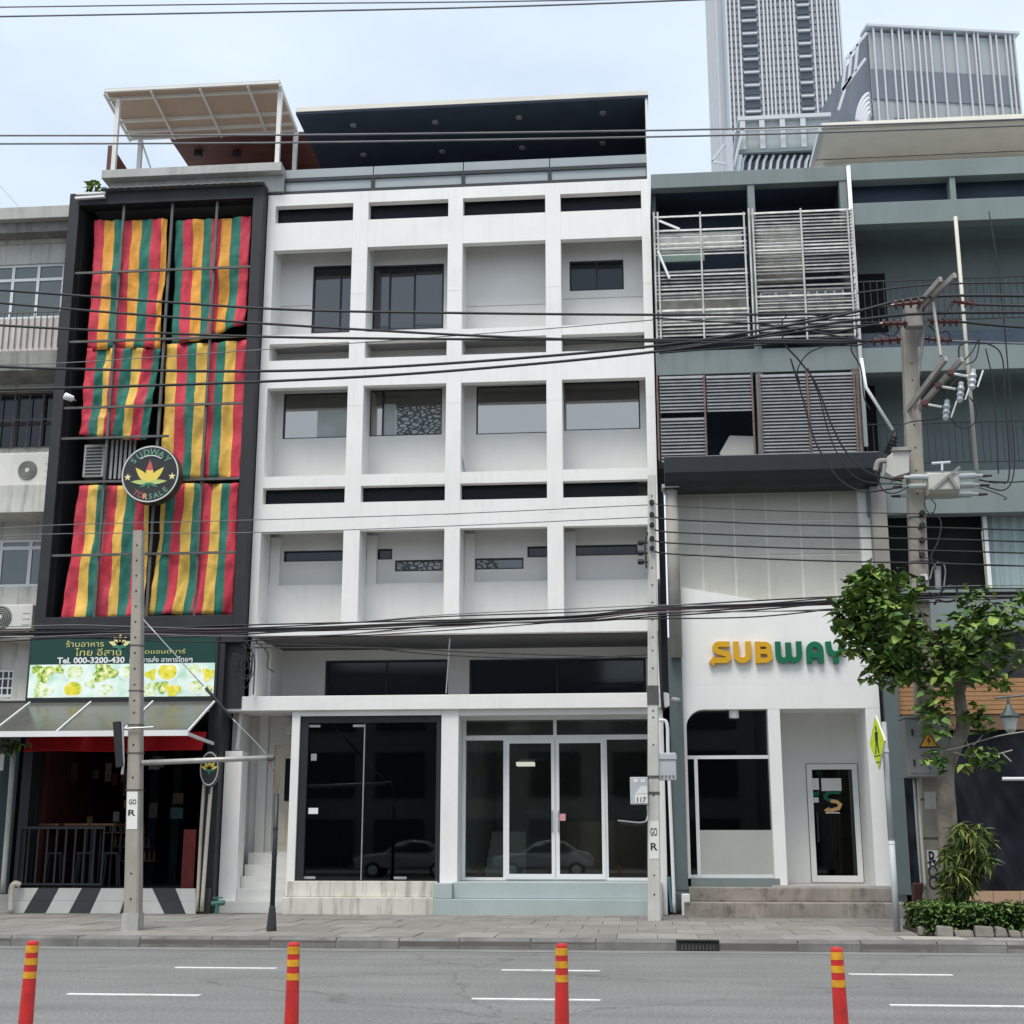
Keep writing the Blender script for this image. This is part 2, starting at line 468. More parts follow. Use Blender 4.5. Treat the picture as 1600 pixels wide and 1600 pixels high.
m_mirror.node_tree.nodes['Principled BSDF'].inputs['Specular Tint'].default_value = (1.0,0.95,0.88,1)
X0, X1 = -8.186, 0.534
white = thing('white_building', ((X0+X1)/2, F+4, PAVE_Z), 'tall white shophouse with a square concrete grid front and shops below', 'building')
cols = [(-8.186,-8.004), (-6.194,-5.838), (-4.008,-3.674), (-1.81,-1.469), (0.338,0.534)]
rows = [(15.711,15.99),(14.608,15.28),(12.349,12.561),(11.311,11.955),(9.029,9.283),(8.042,8.664),(5.786,6.044)]
D = 0.78
for a, b_ in cols:
    b = MB(); b.box(a, b_, F, F+D, 5.786, 15.99); part('column', b, m_white, white, bevel=0.008)
for k in range(4):
    xa, xb = cols[k][1], cols[k+1][0]
    for (za, zb) in rows:
        b = MB(); b.box(xa, xb, F+0.004, F+0.2, za, zb); part('beam', b, m_white, white)
# score lines at each floor, thin raised string courses on the columns
for z in (13.48, 10.85, 8.35):
    for a, b_ in cols:
        b = MB(); b.box(a+0.003, b_-0.003, F-0.003, F+0.003, z, z+0.014); part('joint_strip', b, m_white2, white)
# slabs behind the grid: recess ceilings, painted grey to deepen the shade
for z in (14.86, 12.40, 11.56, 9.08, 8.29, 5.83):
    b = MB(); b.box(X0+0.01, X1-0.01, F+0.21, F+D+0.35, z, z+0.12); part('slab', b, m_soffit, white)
YW = F + D
holes = []; wins = []
def win(px0, py0, px1, py1, Y, mat, mull=(), frame=0.05, bars=()):
    (xa, za), (xb, zb) = P(px0, py1, Y), P(px1, py0, Y)
    holes.append((xa, xb, za, zb)); wins.append((xa, xb, za, zb, Y, mat, mull, frame, bars))
# third floor
win(486,413,560,521,YW,m_semi,(0.62,),0.045)
win(571,411,694,517,YW,m_semi,(0.30,0.62),0.045)
win(890,405,974,455,YW,m_tint,(0.5,),0.045)
# second floor
win(441,612,549,686,YW,m_mirror,(),0.03)
win(574,606,691,682,YW,m_mirror,(0.20,),0.03)
win(744,600,858,679,YW,m_mirror,(),0.03)
win(880,594,999,673,YW,m_mirror,(),0.03)
# first floor strips
Y1 = YW+0.16
win(443,859,545,878,Y1,m_tint,(),0.03)
win(566,857,613,875,Y1,m_tint,(),0.03)
win(617,874,692,893,Y1,m_semi,(),0.03)
win(741,871,818,890,Y1,m_semi,(),0.03)
win(824,853,860,871,Y1,m_tint,(),0.03)
win(881,850,996,869,Y1,m_tint,(),0.03)
b = MB(); b.wall(X0, X1, 8.40, 15.99, YW, YW+0.2, [h for h in holes[:7]]); part('wall', b, m_white2, white)
b = MB(); b.wall(X0, X1, 5.83, 8.40, Y1, Y1+0.2, [h for h in holes[7:]]); part('wall', b, m_white2, white)
zpar = P(600,912,YW)[1]
for k in range(4):
    xa, xb = cols[k][1], cols[k+1][0]
    b = MB(); b.box(xa-0.1, xb+0.1, YW, Y1-0.002, 5.95, zpar); part('parapet', b, m_white, white)
    b = MB(); b.box(xa+0.004, xa+0.22, YW+0.01, Y1-0.003, zpar+0.002, 8.1); part('pier', b, m_white, white)
for (xa, xb, za, zb, Y, mat, mull, fr, bars) in wins:
    b = MB()
    b.box(xa, xb, Y+0.03, Y+0.10, za, za+fr); b.box(xa, xb, Y+0.03, Y+0.10, zb-fr, zb)
    b.box(xa, xa+fr, Y+0.03, Y+0.10, za+fr, zb-fr); b.box(xb-fr, xb, Y+0.03, Y+0.10, za+fr, zb-fr)
    for q in mull:
        xm = xa+(xb-xa)*q; b.box(xm-0.02, xm+0.02, Y+0.035, Y+0.10, za+fr, zb-fr)
    wo = part('window', b, m_darkframe, white)
    q = [0]+list(mull)+[1]
    for i in range(len(q)-1):
        b = MB(); b.box(xa+(xb-xa)*q[i]+0.02, xa+(xb-xa)*q[i+1]-0.02, Y+0.065, Y+0.075, za+0.01, zb-0.01)
        o = part('pane', b, mat, wo)
        o.rotation_euler = (R(rnd.uniform(-0.4,0.4)), 0, R(rnd.uniform(-0.5,0.5)))
# lattice pattern painted on thin sheets, and pale blinds, in some of the panes
def lattice_mat(name, pale, dark, sc, thr):
    m = bpy.data.materials.new(name); m.use_nodes = True; N = m.node_tree.nodes; L = m.node_tree.links
    bs = N['Principled BSDF']; bs.inputs['Roughness'].default_value = 0.15
    geo = N.new('ShaderNodeNewGeometry'); mp = N.new('ShaderNodeMapping'); mp.inputs['Scale'].default_value = (1.0,0.0,2.1); mp.inputs['Rotation'].default_value = (0,R(20),0)
    vo = N.new('ShaderNodeTexVoronoi'); vo.feature = 'DISTANCE_TO_EDGE'; vo.inputs['Scale'].default_value = sc
    L.new(geo.outputs['Position'], mp.inputs['Vector']); L.new(mp.outputs['Vector'], vo.inputs['Vector'])
    r_ = N.new('ShaderNodeValToRGB'); e = r_.color_ramp.elements
    e[0].position = thr; e[0].color = (*dark,1); e[1].position = thr+0.03; e[1].color = (*pale,1)
    L.new(vo.outputs['Distance'], r_.inputs['Fac']); L.new(r_.outputs['Color'], bs.inputs['Base Color']); return m
m_lattice = lattice_mat('lattice_pattern', (0.34,0.37,0.36), (0.02,0.023,0.026), 6.5, 0.12)
m_blind = M('pale_blind', (0.40,0.43,0.42), rough=0.3, var=0.12, scale=2)
def pane_sheet(px0,py0,px1,py1,Y,mat,nm):
    (xa, za), (xb, zb_) = P(px0,py1,Y), P(px1,py0,Y); b = MB(); b.box(xa,xb,Y+0.055,Y+0.060,za,zb_); part(nm, b, mat, white)
pane_sheet(618,632,688,680,YW,m_lattice,'lattice_pattern'); pane_sheet(598,630,618,680,YW,m_blind,'blind')
pane_sheet(494,640,543,684,YW,m_blind,'blind'); pane_sheet(622,876,688,891,Y1,m_lattice,'lattice_pattern'); pane_sheet(745,873,778,888,Y1,m_lattice,'lattice_pattern')
a0 = P3(721,708,F+0.3); a1 = P3(726,738,F+0.3)
b = MB(); b.tube([a0,a1],0.018,6); part('rod', b, M('blue_grey_rod',(0.25,0.32,0.42),rough=0.5), white)
# dark louvre slots between the floors (first and third rows)
for k in range(4):
    xa, xb = cols[k][1], cols[k+1][0]
    for (za, zb) in ((15.28,15.711),(8.664,9.029)):
        b = MB(); b.box(xa+0.001, xb-(0.2 if (k == 3 and za < 9) else 0.001), F+0.26, F+0.28, za-0.05, zb+0.05); part('slot_pane', b, m_slot, white)
# panel seams on the recessed walls
for (px0,px1,py) in ((722,853,480),(880,1005,468),(425,485,480)):
    xa, z = P(px0,py,YW); xb = P(px1,py,YW)[0]
    b = MB(); b.box(xa, xb, YW-0.004, YW+0.01, z, z+0.012); part('joint_strip', b, m_soffit, white)
# side walls, back and roof slab
b = MB(); b.box(X0+0.002, X0+0.2, YW+0.4, F+12, PAVE_Z, 15.98); b.box(X1-0.2, X1-0.002, YW+0.4, F+12, PAVE_Z, 15.98); b.box(X0, X1, F+12, F+12.2, PAVE_Z, 17.9)
part('side_wall', b, m_white2, white)
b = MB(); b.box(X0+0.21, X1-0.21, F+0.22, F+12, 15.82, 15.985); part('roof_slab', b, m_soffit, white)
# mezzanine behind the overhang
YM = F+2.2
h1 = (*[P(507,1083,YM)[0], P(700,1083,YM)[0]], P(600,1092,YM)[1], P(600,1031,YM)[1])
h2 = (*[P(733,1083,YM)[0], P(1010,1083,YM)[0]], P(870,1092,YM)[1], P(870,1029,YM)[1])
b = MB(); b.wall(X0, X1, 4.05, 5.82, YM, YM+0.2, [h1,h2]); part('wall', b, m_white2, white)
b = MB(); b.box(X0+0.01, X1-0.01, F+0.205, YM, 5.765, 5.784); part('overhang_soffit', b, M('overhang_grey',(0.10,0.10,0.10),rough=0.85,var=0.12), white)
for h in (h1, h2):
    b = MB(); fr=0.05
    b.box(h[0],h[1],YM+0.05,YM+0.12,h[3]-fr,h[3]); b.box(h[0],h[0]+fr,YM+0.05,YM+0.12,h[2],h[3]-fr); b.box(h[1]-fr,h[1],YM+0.05,YM+0.12,h[2],h[3]-fr)
    xm = (h[0]+h[1])/2; b.box(xm-0.015,xm+0.015,YM+0.05,YM+0.12,h[2],h[3]-fr)
    wo = part('window', b, m_darkframe, white)
    b = MB(); b.box(h[0]+0.01, xm-0.012, YM+0.08, YM+0.09, h[2], h[3]-0.01); part('pane', b, m_tint, wo)
    b = MB(); b.box(xm+0.012, h[1]-0.01, YM+0.08, YM+0.09, h[2], h[3]-0.01); part('pane', b, m_tint, wo)
# canopy slab over the shops, rounded right end
zc0, zc1 = 4.20, 4.50
b = MB(); b.box(X0+0.012,X0+0.16,F+0.21,YM-0.002,4.505,5.763); part('side_wall', b, m_white2, white)
b = MB(); b.box(X1-0.16,X1-0.012,F+0.21,YM-0.002,4.505,5.763); part('side_wall', b, m_white2, white)
pts = [(-8.60,zc0),(0.60,zc0),(0.70,zc0+0.05),(0.74,(zc0+zc1)/2),(0.70,zc1-0.05),(0.60,zc1),(-8.60,zc1)]
b = MB(); b.prism_y(pts, F-0.12, YM+0.1); part('canopy', b, m_white, white, bevel=0.01)
# hanging brace rod in front of the mezzanine
a0 = P3(703,997,F+0.1); a1 = P3(697,1083,F+0.25)
b = MB(); b.tube([a0, a1], 0.014, 6); part('brace_rod', b, m_steel, white)

# ---- ground floor: stair entry on the left
ZF = 0.78
xe0, xe1 = -8.20, -7.16
b = MB(); b.box(-8.56,-8.19,F,F+0.45,PAVE_Z,3.38); part('pillar', b, m_white, white, bevel=0.01)
b = MB(); b.box(-8.56,-8.36,F+0.46,F+1.45,PAVE_Z,4.19); part('side_wall', b, m_white2, white)
b = MB(); b.wall(-8.36,-7.0,0.9,4.19,F+1.3,F+1.45,[(-7.86,-7.2,1.35,3.6)]); part('wall', b, m_white2, white)
m_beige_door = M('beige_door', (0.74,0.69,0.57), rough=0.6, var=0.05)
b = MB(); b.box(-7.86,-7.2,F+1.36,F+1.40,1.35,3.6); dr = part('door', b, m_beige_door, white)
for (q0,q1,z0,z1) in ((-7.80,-7.56,1.5,2.2),(-7.50,-7.26,1.5,2.2)):
    b = MB(); b.box(q0,q1,F+1.345,F+1.36,z0,z1); part('door_panel', b, m_beige_door, dr, bevel=0.006)
b = MB(); b.box(-7.62,-7.30,F+1.34,F+1.36,2.4,3.3); part('door_pane', b, m_tint, dr)
m_step = M('step_tile', (0.58,0.58,0.56), rough=0.7, var=0.08, patch=0.3, patch_col=(0.4,0.38,0.34))
for i in range(5):
    z0 = PAVE_Z+0.0+0.235*i
    b = MB(); b.box((-8.55 if i == 0 else -8.19)+0.002*i, -7.165, (F-0.12 if i == 0 else F+0.05+0.23*(i-1)), F+1.3, z0+0.002, z0+0.235)
    part('step', b, m_step, white, bevel=0.006)
a0 = P3(376,1112,F+0.3); a1 = P3(370,1172,F+0.3)
b = MB(); b.tube([a0,a1],0.055,8); part('drain_pipe', b, m_white, white, smooth=True)
# white box lamp high in the entry
b = MB(); b.box(-7.55,-7.3,F+1.0,F+1.2,3.78,3.98); part('ceiling_box', b, m_white2, white)
# ---- black glazed shop
b = MB(); b.box(-7.155,-6.985,F-0.03,F+0.5,ZF-0.3,zc0+0.002); part('column', b, m_white, white, bevel=0.008)
b = MB(); b.box(-6.985,-4.02,F-0.03,F+0.5,4.09,zc0-0.002); part('lintel', b, m_white, white)
g0, g1, gz0, gz1 = -6.985, -4.02, ZF, 4.09
b = MB(); b.box(g0,g1,F+0.02,F+0.16,gz1-0.14,gz1); b.box(g0,g0+0.17,F+0.02,F+0.16,gz0,gz1-0.14); b.box(g1-0.1,g1,F+0.02,F+0.16,gz0,gz1-0.14)
shop = part('shop_frame', b, m_black, white)
gm = P(569,1200,F+0.1)[0]
for (a, c) in ((g0+0.17,gm-0.012),(gm+0.012,g1-0.1)):
    b = MB(); b.box(a,c,F+0.085,F+0.097,gz0+0.01,gz1-0.14); part('glass_leaf', b, m_smoked, shop)
b = MB(); b.tube([(gm,F+0.06,gz0+0.02),(gm,F+0.06,gz1-0.16)],0.014,6); part('edge_strip', b, m_steel, shop)
for (x_, z_) in ((gm-0.12,gz1-0.2),(g0+0.28,gz1-0.2),(g0+0.28,gz0+0.06),(gm+0.8,gz0+0.06)):
    b = MB(); b.box(x_-0.13,x_+0.13,F+0.06,F+0.084,z_-0.025,z_+0.025); part('patch_fitting', b, m_steel, shop)
m_paper = M('paper', (0.75,0.75,0.73), rough=0.8, var=0.04)
xs_, zs_ = P(489,1267,F+0.06); b = MB(); b.box(xs_-0.1,xs_+0.1,F+0.078,F+0.084,zs_-0.06,zs_+0.06); part('door_sticker', b, m_paper, shop)
xs_, zs_ = P(490,1183,F+0.06); b = MB(); b.box(xs_-0.06,xs_+0.06,F+0.078,F+0.084,zs_-0.07,zs_+0.07); part('door_sticker', b, m_soffit, shop)
# inside of the black shop
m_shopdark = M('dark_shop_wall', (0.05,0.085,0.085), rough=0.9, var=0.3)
m_shopfloor = M('shop_floor', (0.25,0.25,0.24), rough=0.5, var=0.1)
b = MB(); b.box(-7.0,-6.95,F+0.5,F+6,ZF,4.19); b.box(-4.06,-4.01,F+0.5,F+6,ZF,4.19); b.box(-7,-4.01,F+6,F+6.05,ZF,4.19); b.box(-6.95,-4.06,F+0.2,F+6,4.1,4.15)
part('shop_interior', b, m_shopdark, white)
b = MB(); b.box(-7.0,-3.9,F+0.2,F+6,ZF-0.2,ZF-0.005); part('shop_floor', b, m_shopfloor, white)
# red hanging rolls and a hand truck left inside
m_redroll = M('red_roll', (0.55,0.02,0.04), rough=0.5, var=0.15)
for (px_, yy) in ((517,F+1.4),(612,F+1.4)):
    x_, z1_ = P(px_,1205,yy); z0_ = P(px_,1290,yy)[1]
    b = MB(); b.tube(spline([(x_-0.04,yy,z1_),(x_+0.07,yy,(z0_+z1_)/2),(x_+0.06,yy,z0_)],6),0.075,8); part('red_roll', b, m_redroll, white, smooth=True)
x_, z_ = P(530,1365,F+1.2)
b = MB(); b.tube(spline([(x_-0.16,F+1.4,ZF+1.0),(x_-0.05,F+1.3,ZF+0.55),(x_+0.05,F+1.15,ZF+0.1)],5),0.02,6); b.tube(spline([(x_+0.02,F+1.4,ZF+0.9),(x_+0.12,F+1.3,ZF+0.5),(x_+0.2,F+1.15,ZF+0.1)],5),0.02,6); b.lathe((x_+0.05,F+1.15,ZF+0.1),(1,0,0),[(0,0.1),(0.06,0.1)],12); b.lathe((x_+0.25,F+1.15,ZF+0.1),(1,0,0),[(0,0.1),(0.06,0.1)],12); b.box(x_-0.1,x_+0.2,F+0.95,F+1.15,ZF+0.02,ZF+0.05); part('hand_truck', b, m_soffit, white)
# plinths
b = MB(); b.box(-7.15,-4.10,F-0.30,F+0.3,PAVE_Z-0.02,0.47); part('plinth', b, m_cream_plinth, white, bevel=0.012)
b = MB(); b.box(-7.12,-4.06,F-0.06,F+0.3,0.472,ZF-0.002); part('plinth', b, m_cream_plinth, white, bevel=0.012)
b = MB(); b.box(-4.10,0.42,F-0.34,F+0.6,PAVE_Z-0.02,0.45); part('plinth', b, m_green_plinth, white, bevel=0.012)
b = MB(); b.box(-3.72,0.42,F-0.16,F+0.8,0.452,ZF-0.01); part('plinth', b, m_green_plinth, white, bevel=0.012)
b = MB(); b.box(-4.09,-3.725,F-0.33,F+0.3,0.452,ZF-0.03); part('plinth', b, m_green_plinth, white, bevel=0.012)
# ---- white aluminium shopfront on the right
b = MB(); b.box(-4.015,-3.66,F-0.035,F+1.0,ZF-0.05,zc0+0.003); part('column', b, m_white, white, bevel=0.008)
b = MB(); b.box(0.30,0.52,F-0.035,F+1.0,PAVE_Z,zc0+0.003); part('column', b, m_white, white, bevel=0.008)
b = MB(); b.box(-3.66,0.30,F+0.0,F+1.0,4.08,zc0-0.003); part('shop_soffit', b, m_white2, white)
YD = F+0.62
dz0 = ZF; dzt = P(760,1153,YD)[1]; dz1 = 4.08
dxs = [-3.655] + [P(x_,1270,YD)[0] for x_ in (789,868,947)] + [0.295]
b = MB()
b.box(dxs[0],dxs[4],YD,YD+0.09,dz0,dz0+0.06); b.box(dxs[0],dxs[4],YD,YD+0.09,dzt-0.05,dzt+0.05); b.box(dxs[0],dxs[4],YD,YD+0.09,dz1-0.05,dz1)
for i, x_ in enumerate(dxs):
    w_ = 0.035; xa = min(max(x_-w_, dxs[0]), dxs[4]-2*w_)
    b.box(xa,xa+2*w_,YD+0.002,YD+0.088,dz0+0.06,dzt-0.05)
b.box(dxs[2]-0.035,dxs[2]+0.035,YD+0.002,YD+0.088,dzt+0.05,dz1-0.05); b.box(dxs[0],dxs[0]+0.07,YD+0.002,YD+0.088,dzt+0.05,dz1-0.05); b.box(dxs[4]-0.07,dxs[4],YD+0.002,YD+0.088,dzt+0.05,dz1-0.05)
sf = part('shopfront_frame', b, m_alu, white)
for (a, c) in ((dxs[0]+0.07,dxs[1]-0.03),(dxs[3]+0.03,dxs[4]-0.07)):
    b = MB(); b.box(a,c,YD+0.04,YD+0.048,dz0+0.06,dzt-0.05); part('pane', b, m_shopglass, sf)
for (a, c) in ((dxs[0]+0.07,dxs[2]-0.035),(dxs[2]+0.035,dxs[4]-0.07)):
    b = MB(); b.box(a,c,YD+0.04,YD+0.048,dzt+0.05,dz1-0.05); part('pane', b, m_shopglass, sf)
for (a, c) in ((dxs[1]+0.02,dxs[2]-0.012),(dxs[2]+0.012,dxs[3]-0.02)):
    b = MB(); b.box(a,c,YD-0.03,YD-0.002,dz0+0.03,dz0+0.13); b.box(a,c,YD-0.03,YD-0.002,dzt-0.12,dzt-0.04)
    b.box(a,a+0.07,YD-0.03,YD-0.002,dz0+0.13,dzt-0.12); b.box(c-0.07,c,YD-0.03,YD-0.002,dz0+0.13,dzt-0.12)
    d_ = part('door', b, m_alu, white)
    b = MB(); b.box(a+0.07,c-0.07,YD-0.02,YD-0.012,dz0+0.13,dzt-0.12); part('pane', b, m_shopglass, d_)
    xh = c-0.05 if c < dxs[2] else a+0.05
    b = MB(); b.tube([(xh,YD-0.03,1.75),(xh,YD-0.08,1.78),(xh,YD-0.08,2.15),(xh,YD-0.03,2.18)],0.012,6); part('handle', b, m_steel, d_)
xs_, zs_ = P(879,1277,YD-0.03); m_pink = M('pink_sticker', (0.75,0.35,0.36), rough=0.6)
b = MB(); b.box(xs_-0.06,xs_+0.06,YD-0.026,YD-0.021,zs_-0.07,zs_+0.07); part('door_sticker', b, m_pink, white)
# inside of the white shop
m_in_wall = M('shop_inner_wall', (0.42,0.43,0.40), rough=0.9, var=0.15)
m_in_brown = M('brown_panelling', (0.17,0.105,0.065), rough=0.6, var=0.2)
b = MB(); b.box(-3.66,-3.6,YD+0.1,F+7,ZF,4.06); b.box(0.24,0.3,YD+0.1,F+7,ZF,4.06); b.box(-3.6,0.24,F+7,F+7.06,ZF,4.06); b.box(-3.66,0.3,YD+0.1,F+7,4.0,4.06)
part('shop_interior', b, m_in_wall, white)
b = MB(); b.box(-3.66,0.3,YD+0.1,F+7,ZF-0.2,ZF-0.012); part('shop_floor', b, m_shopfloor, white)
b = MB(); b.box(-2.25,0.22,F+2.6,F+3.3,ZF,ZF+1.2); part('counter', b, m_in_brown, white)
b = MB(); b.box(-2.6,0.235,F+6.8,F+6.99,2.7,3.99); part('wall_panelling', b, m_in_brown, white)
for i in range(5):
    b = MB(); b.box(-3.55,-2.4,F+4.0+0.35*i,F+6.9,ZF+0.2*i,ZF+0.2*(i+1)); part('inner_step', b, m_white2, white)
b = MB(); b.box(-2.7,-1.5,F+3.2,F+3.6,3.35,3.72); part('ceiling_unit', b, m_black, white)
m_lit = M('lit_lamp', (0.9,0.88,0.82), var=0); m_lit.node_tree.nodes['Principled BSDF'].inputs['Emission Color'].default_value = (1.0,0.93,0.80,1); m_lit.node_tree.nodes['Principled BSDF'].inputs['Emission Strength'].default_value = 0.4
b = MB(); b.box(-2.75,-2.35,F+3.1,F+3.5,3.22,3.3); part('ceiling_lamp', b, m_lit, white)
b = MB(); b.box(-2.45,-1.75,F+2.1,F+2.55,ZF,ZF+1.45); part('stand', b, m_black, white)

# ---- roof terrace: glass balustrade and navy-soffited roof
m_balus = M('frosted_balustrade', (0.34,0.375,0.385), rough=0.25, var=0.05, spec=0.5)
m_rail = M('dark_rail', (0.03,0.034,0.038), rough=0.45, var=0.1)
ter = white
YT = F+0.12
xa, xb = -7.86, X1-0.02
b = MB(); b.box(xa-0.05,xb,YT-0.05,YT+0.06,15.995,16.10); part('rail', b, m_rail, ter)
b = MB(); b.box(xa-0.05,xb,YT-0.05,YT+0.06,16.345,16.43); part('rail', b, m_rail, ter)
pxs = [xa, P(583,290,YT)[0], P(724,285,YT)[0], P(859,280,YT)[0], xb]
for i, x_ in enumerate(pxs):
    b = MB(); b.box(max(x_-0.04,xa-0.045),min(x_+0.04,xb-0.002),YT-0.045,YT+0.055,16.1005,16.3445); part('post', b, m_rail, ter)
for i in range(4):
    b = MB(); b.box(pxs[i]+0.041,pxs[i+1]-0.041,YT-0.01,YT+0.01,16.102,16.342); part('glass_panel', b, m_balus, ter)
    b = MB(); b.box(pxs[i]+0.01,pxs[i+1]-0.01,YT-0.01,YT+0.01,16.432,16.66); part('glass_panel', b, m_balus, ter)
# roof
zr = 18.02
m_fascia = M('cream_fascia', (0.70,0.67,0.60), rough=0.7, var=0.06)
b = MB(); b.box(-7.62,X1+0.02,F+0.0,F+5.5,zr,zr+0.05); part('roof_soffit', b, m_navy, ter)
b = MB(); b.box(-7.62,X1+0.02,F-0.03,F+5.5,zr+0.0505,zr+0.16); part('roof', b, m_fascia, ter)
b = MB(); b.box(-7.6,X1,F+4.0,F+4.15,16.0,zr-0.001); part('terrace_wall', b, m_navy, ter)
b = MB(); b.box(X1-0.06,X1,F+0.2,F+4.0,16.0,zr-0.001); part('terrace_side_wall', b, m_navy, ter)
b = MB(); b.box(X1-0.05,X1+0.005,F+0.03,F+0.15,16.0,zr-0.002); part('post', b, m_white, ter)
m_lamp = M('downlight_rim', (0.55,0.56,0.57), rough=0.3, metal=0.5, var=0)
for (px_,py_) in ((552,195),(680,190),(811,183),(942,176),(568,241),(691,236),(816,230),(942,223)):
    x_, y_ = G(px_,py_,zr)
    b = MB(); b.lathe((x_,y_,zr-0.035),(0,0,1),[(0,0.05),(0.0,0.075),(0.034,0.08)],14); part('downlight', b, m_lamp, ter, smooth=False)
# ================================================================== black-framed bar building with striped cloths
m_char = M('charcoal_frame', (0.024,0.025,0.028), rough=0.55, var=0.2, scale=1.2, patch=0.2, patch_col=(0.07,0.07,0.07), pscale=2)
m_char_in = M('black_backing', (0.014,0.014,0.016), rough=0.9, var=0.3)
m_gridbar = M('grey_bar', (0.12,0.115,0.11), rough=0.5, var=0.2, metal=0.4, scale=4)
BX0, BX1 = -12.77, -8.20
bar = thing('bar_building', ((BX0+BX1)/2, F+3, PAVE_Z), 'narrow black-framed bar building with a steel grid front and open ground floor', 'building')
FB = F-0.32
zt, zb = 16.08, 5.95
# body
b = MB(); b.box(BX0+0.02,BX0+0.22,F+0.05,F+10,PAVE_Z,16.0); part('side_wall', b, m_char, bar)
b = MB(); b.box(BX1-0.22,BX1-0.02,F+0.05,F+10,4.25,16.0); part('side_wall', b, m_char, bar)
b = MB(); b.box(-8.85,-8.60,F+0.21,F+6,PAVE_Z,4.24); part('side_wall', b, m_char, bar)
b = MB(); b.box(BX0+0.22,BX1-0.22,F+1.0,F+1.15,5.6,16.0); part('back_wall', b, m_char_in, bar)
b = MB(); b.box(BX0+0.02,BX1-0.02,F+0.02,F+10,16.0,16.05); part('roof_slab', b, m_soffit, bar)
# front frame
for (xa, xb, za, zb_) in ((BX0,BX0+0.24,zb,zt),(BX1-0.24,BX1,zb,zt),(BX0+0.24,BX1-0.24,zt-0.30,zt),(BX0+0.24,BX1-0.24,zb,zb+0.25)):
    b = MB(); b.box(xa,xb,FB,F+0.04,za,zb_); part('frame_member', b, m_char, bar, bevel=0.006)
for xa in (BX0+0.241, BX1-0.2905):
    b = MB(); b.box(xa,xa+0.05,F-0.1,F+1.0,zb+0.26,zt-0.31); part('reveal', b, m_char_in, bar)
# grid bars
ins0, ins1 = BX0+0.24, BX1-0.24
for px_ in (190,266,336):
    x_ = P(px_,340,FB)[0]
    b = MB(); b.box(x_-0.028,x_+0.028,FB+0.09,FB+0.15,zb+0.25,zt-0.30); part('grid_post', b, m_gridbar, bar)
for py_ in (420,528,632,749,864,680):
    z_ = P(260,py_,FB)[1]
    b = MB(); b.box(ins0,(ins1 if py_ != 680 else P(262,680,FB)[0]),FB+0.04,FB+0.085,z_-0.025,z_+0.025); part('grid_rail', b, m_gridbar, bar)
# corrugated edge over the frame
m_corr = M('corrugated_edge', (0.16,0.165,0.17), rough=0.6, var=0.2, metal=0.3)
b = MB(); x_ = P(162,305,FB)[0]
while x_ < BX1-0.12:
    b.box(x_,x_+0.11,FB-0.16,F+0.3,zt+0.015,zt+0.05); b.box(x_+0.11,x_+0.2,FB-0.16,F+0.3,zt+0.005,zt+0.025); x_ += 0.2
part('corrugated_sheet', b, m_corr, bar)
a_ = P3(118,310,FB-0.1); c_ = P3(164,307,FB-0.1)
b = MB(); b.beam(a_,c_,0.08,0.05); b.beam(a_+Vector((0,0.02,0.12)),c_+Vector((0,0.02,0.10)),0.06,0.04); part('eave_bar', b, m_alu, bar)
# mesh behind: air conditioner bay with slats
AY = F+0.25
m_ac = M('aircon_casing', (0.50,0.50,0.47), rough=0.6, var=0.1, streak=0.2, streak_col=(0.25,0.23,0.2))
m_acd = M('aircon_grille', (0.05,0.05,0.05), rough=0.6, var=0.2)
(xa, za), (xb, zb_) = P(128,746,AY), P(165,694,AY)
ac = thing('air_conditioner', ((xa+xb)/2, AY, za), 'grey air conditioner behind the black grid beside the round sign', 'air conditioner', 'air conditioning units')
b = MB(); b.box(xa,xb,AY,AY+0.35,za,zb_); part('casing', b, m_ac, ac, bevel=0.015)
for k in range(9):
    z_ = za+0.08+(zb_-za-0.16)*k/8
    b = MB(); b.box(xa+0.06,xb-0.06,AY-0.012,AY-0.002,z_-0.02,z_+0.012); part('grille_bar', b, m_acd, ac)
for k in range(6):
    x_ = P(172+7*k,720,AY)[0]
    b = MB(); b.box(x_,x_+0.055,AY,AY+0.03,za-0.05,zb_+0.1); part('screen_slat', b, m_ac, bar)

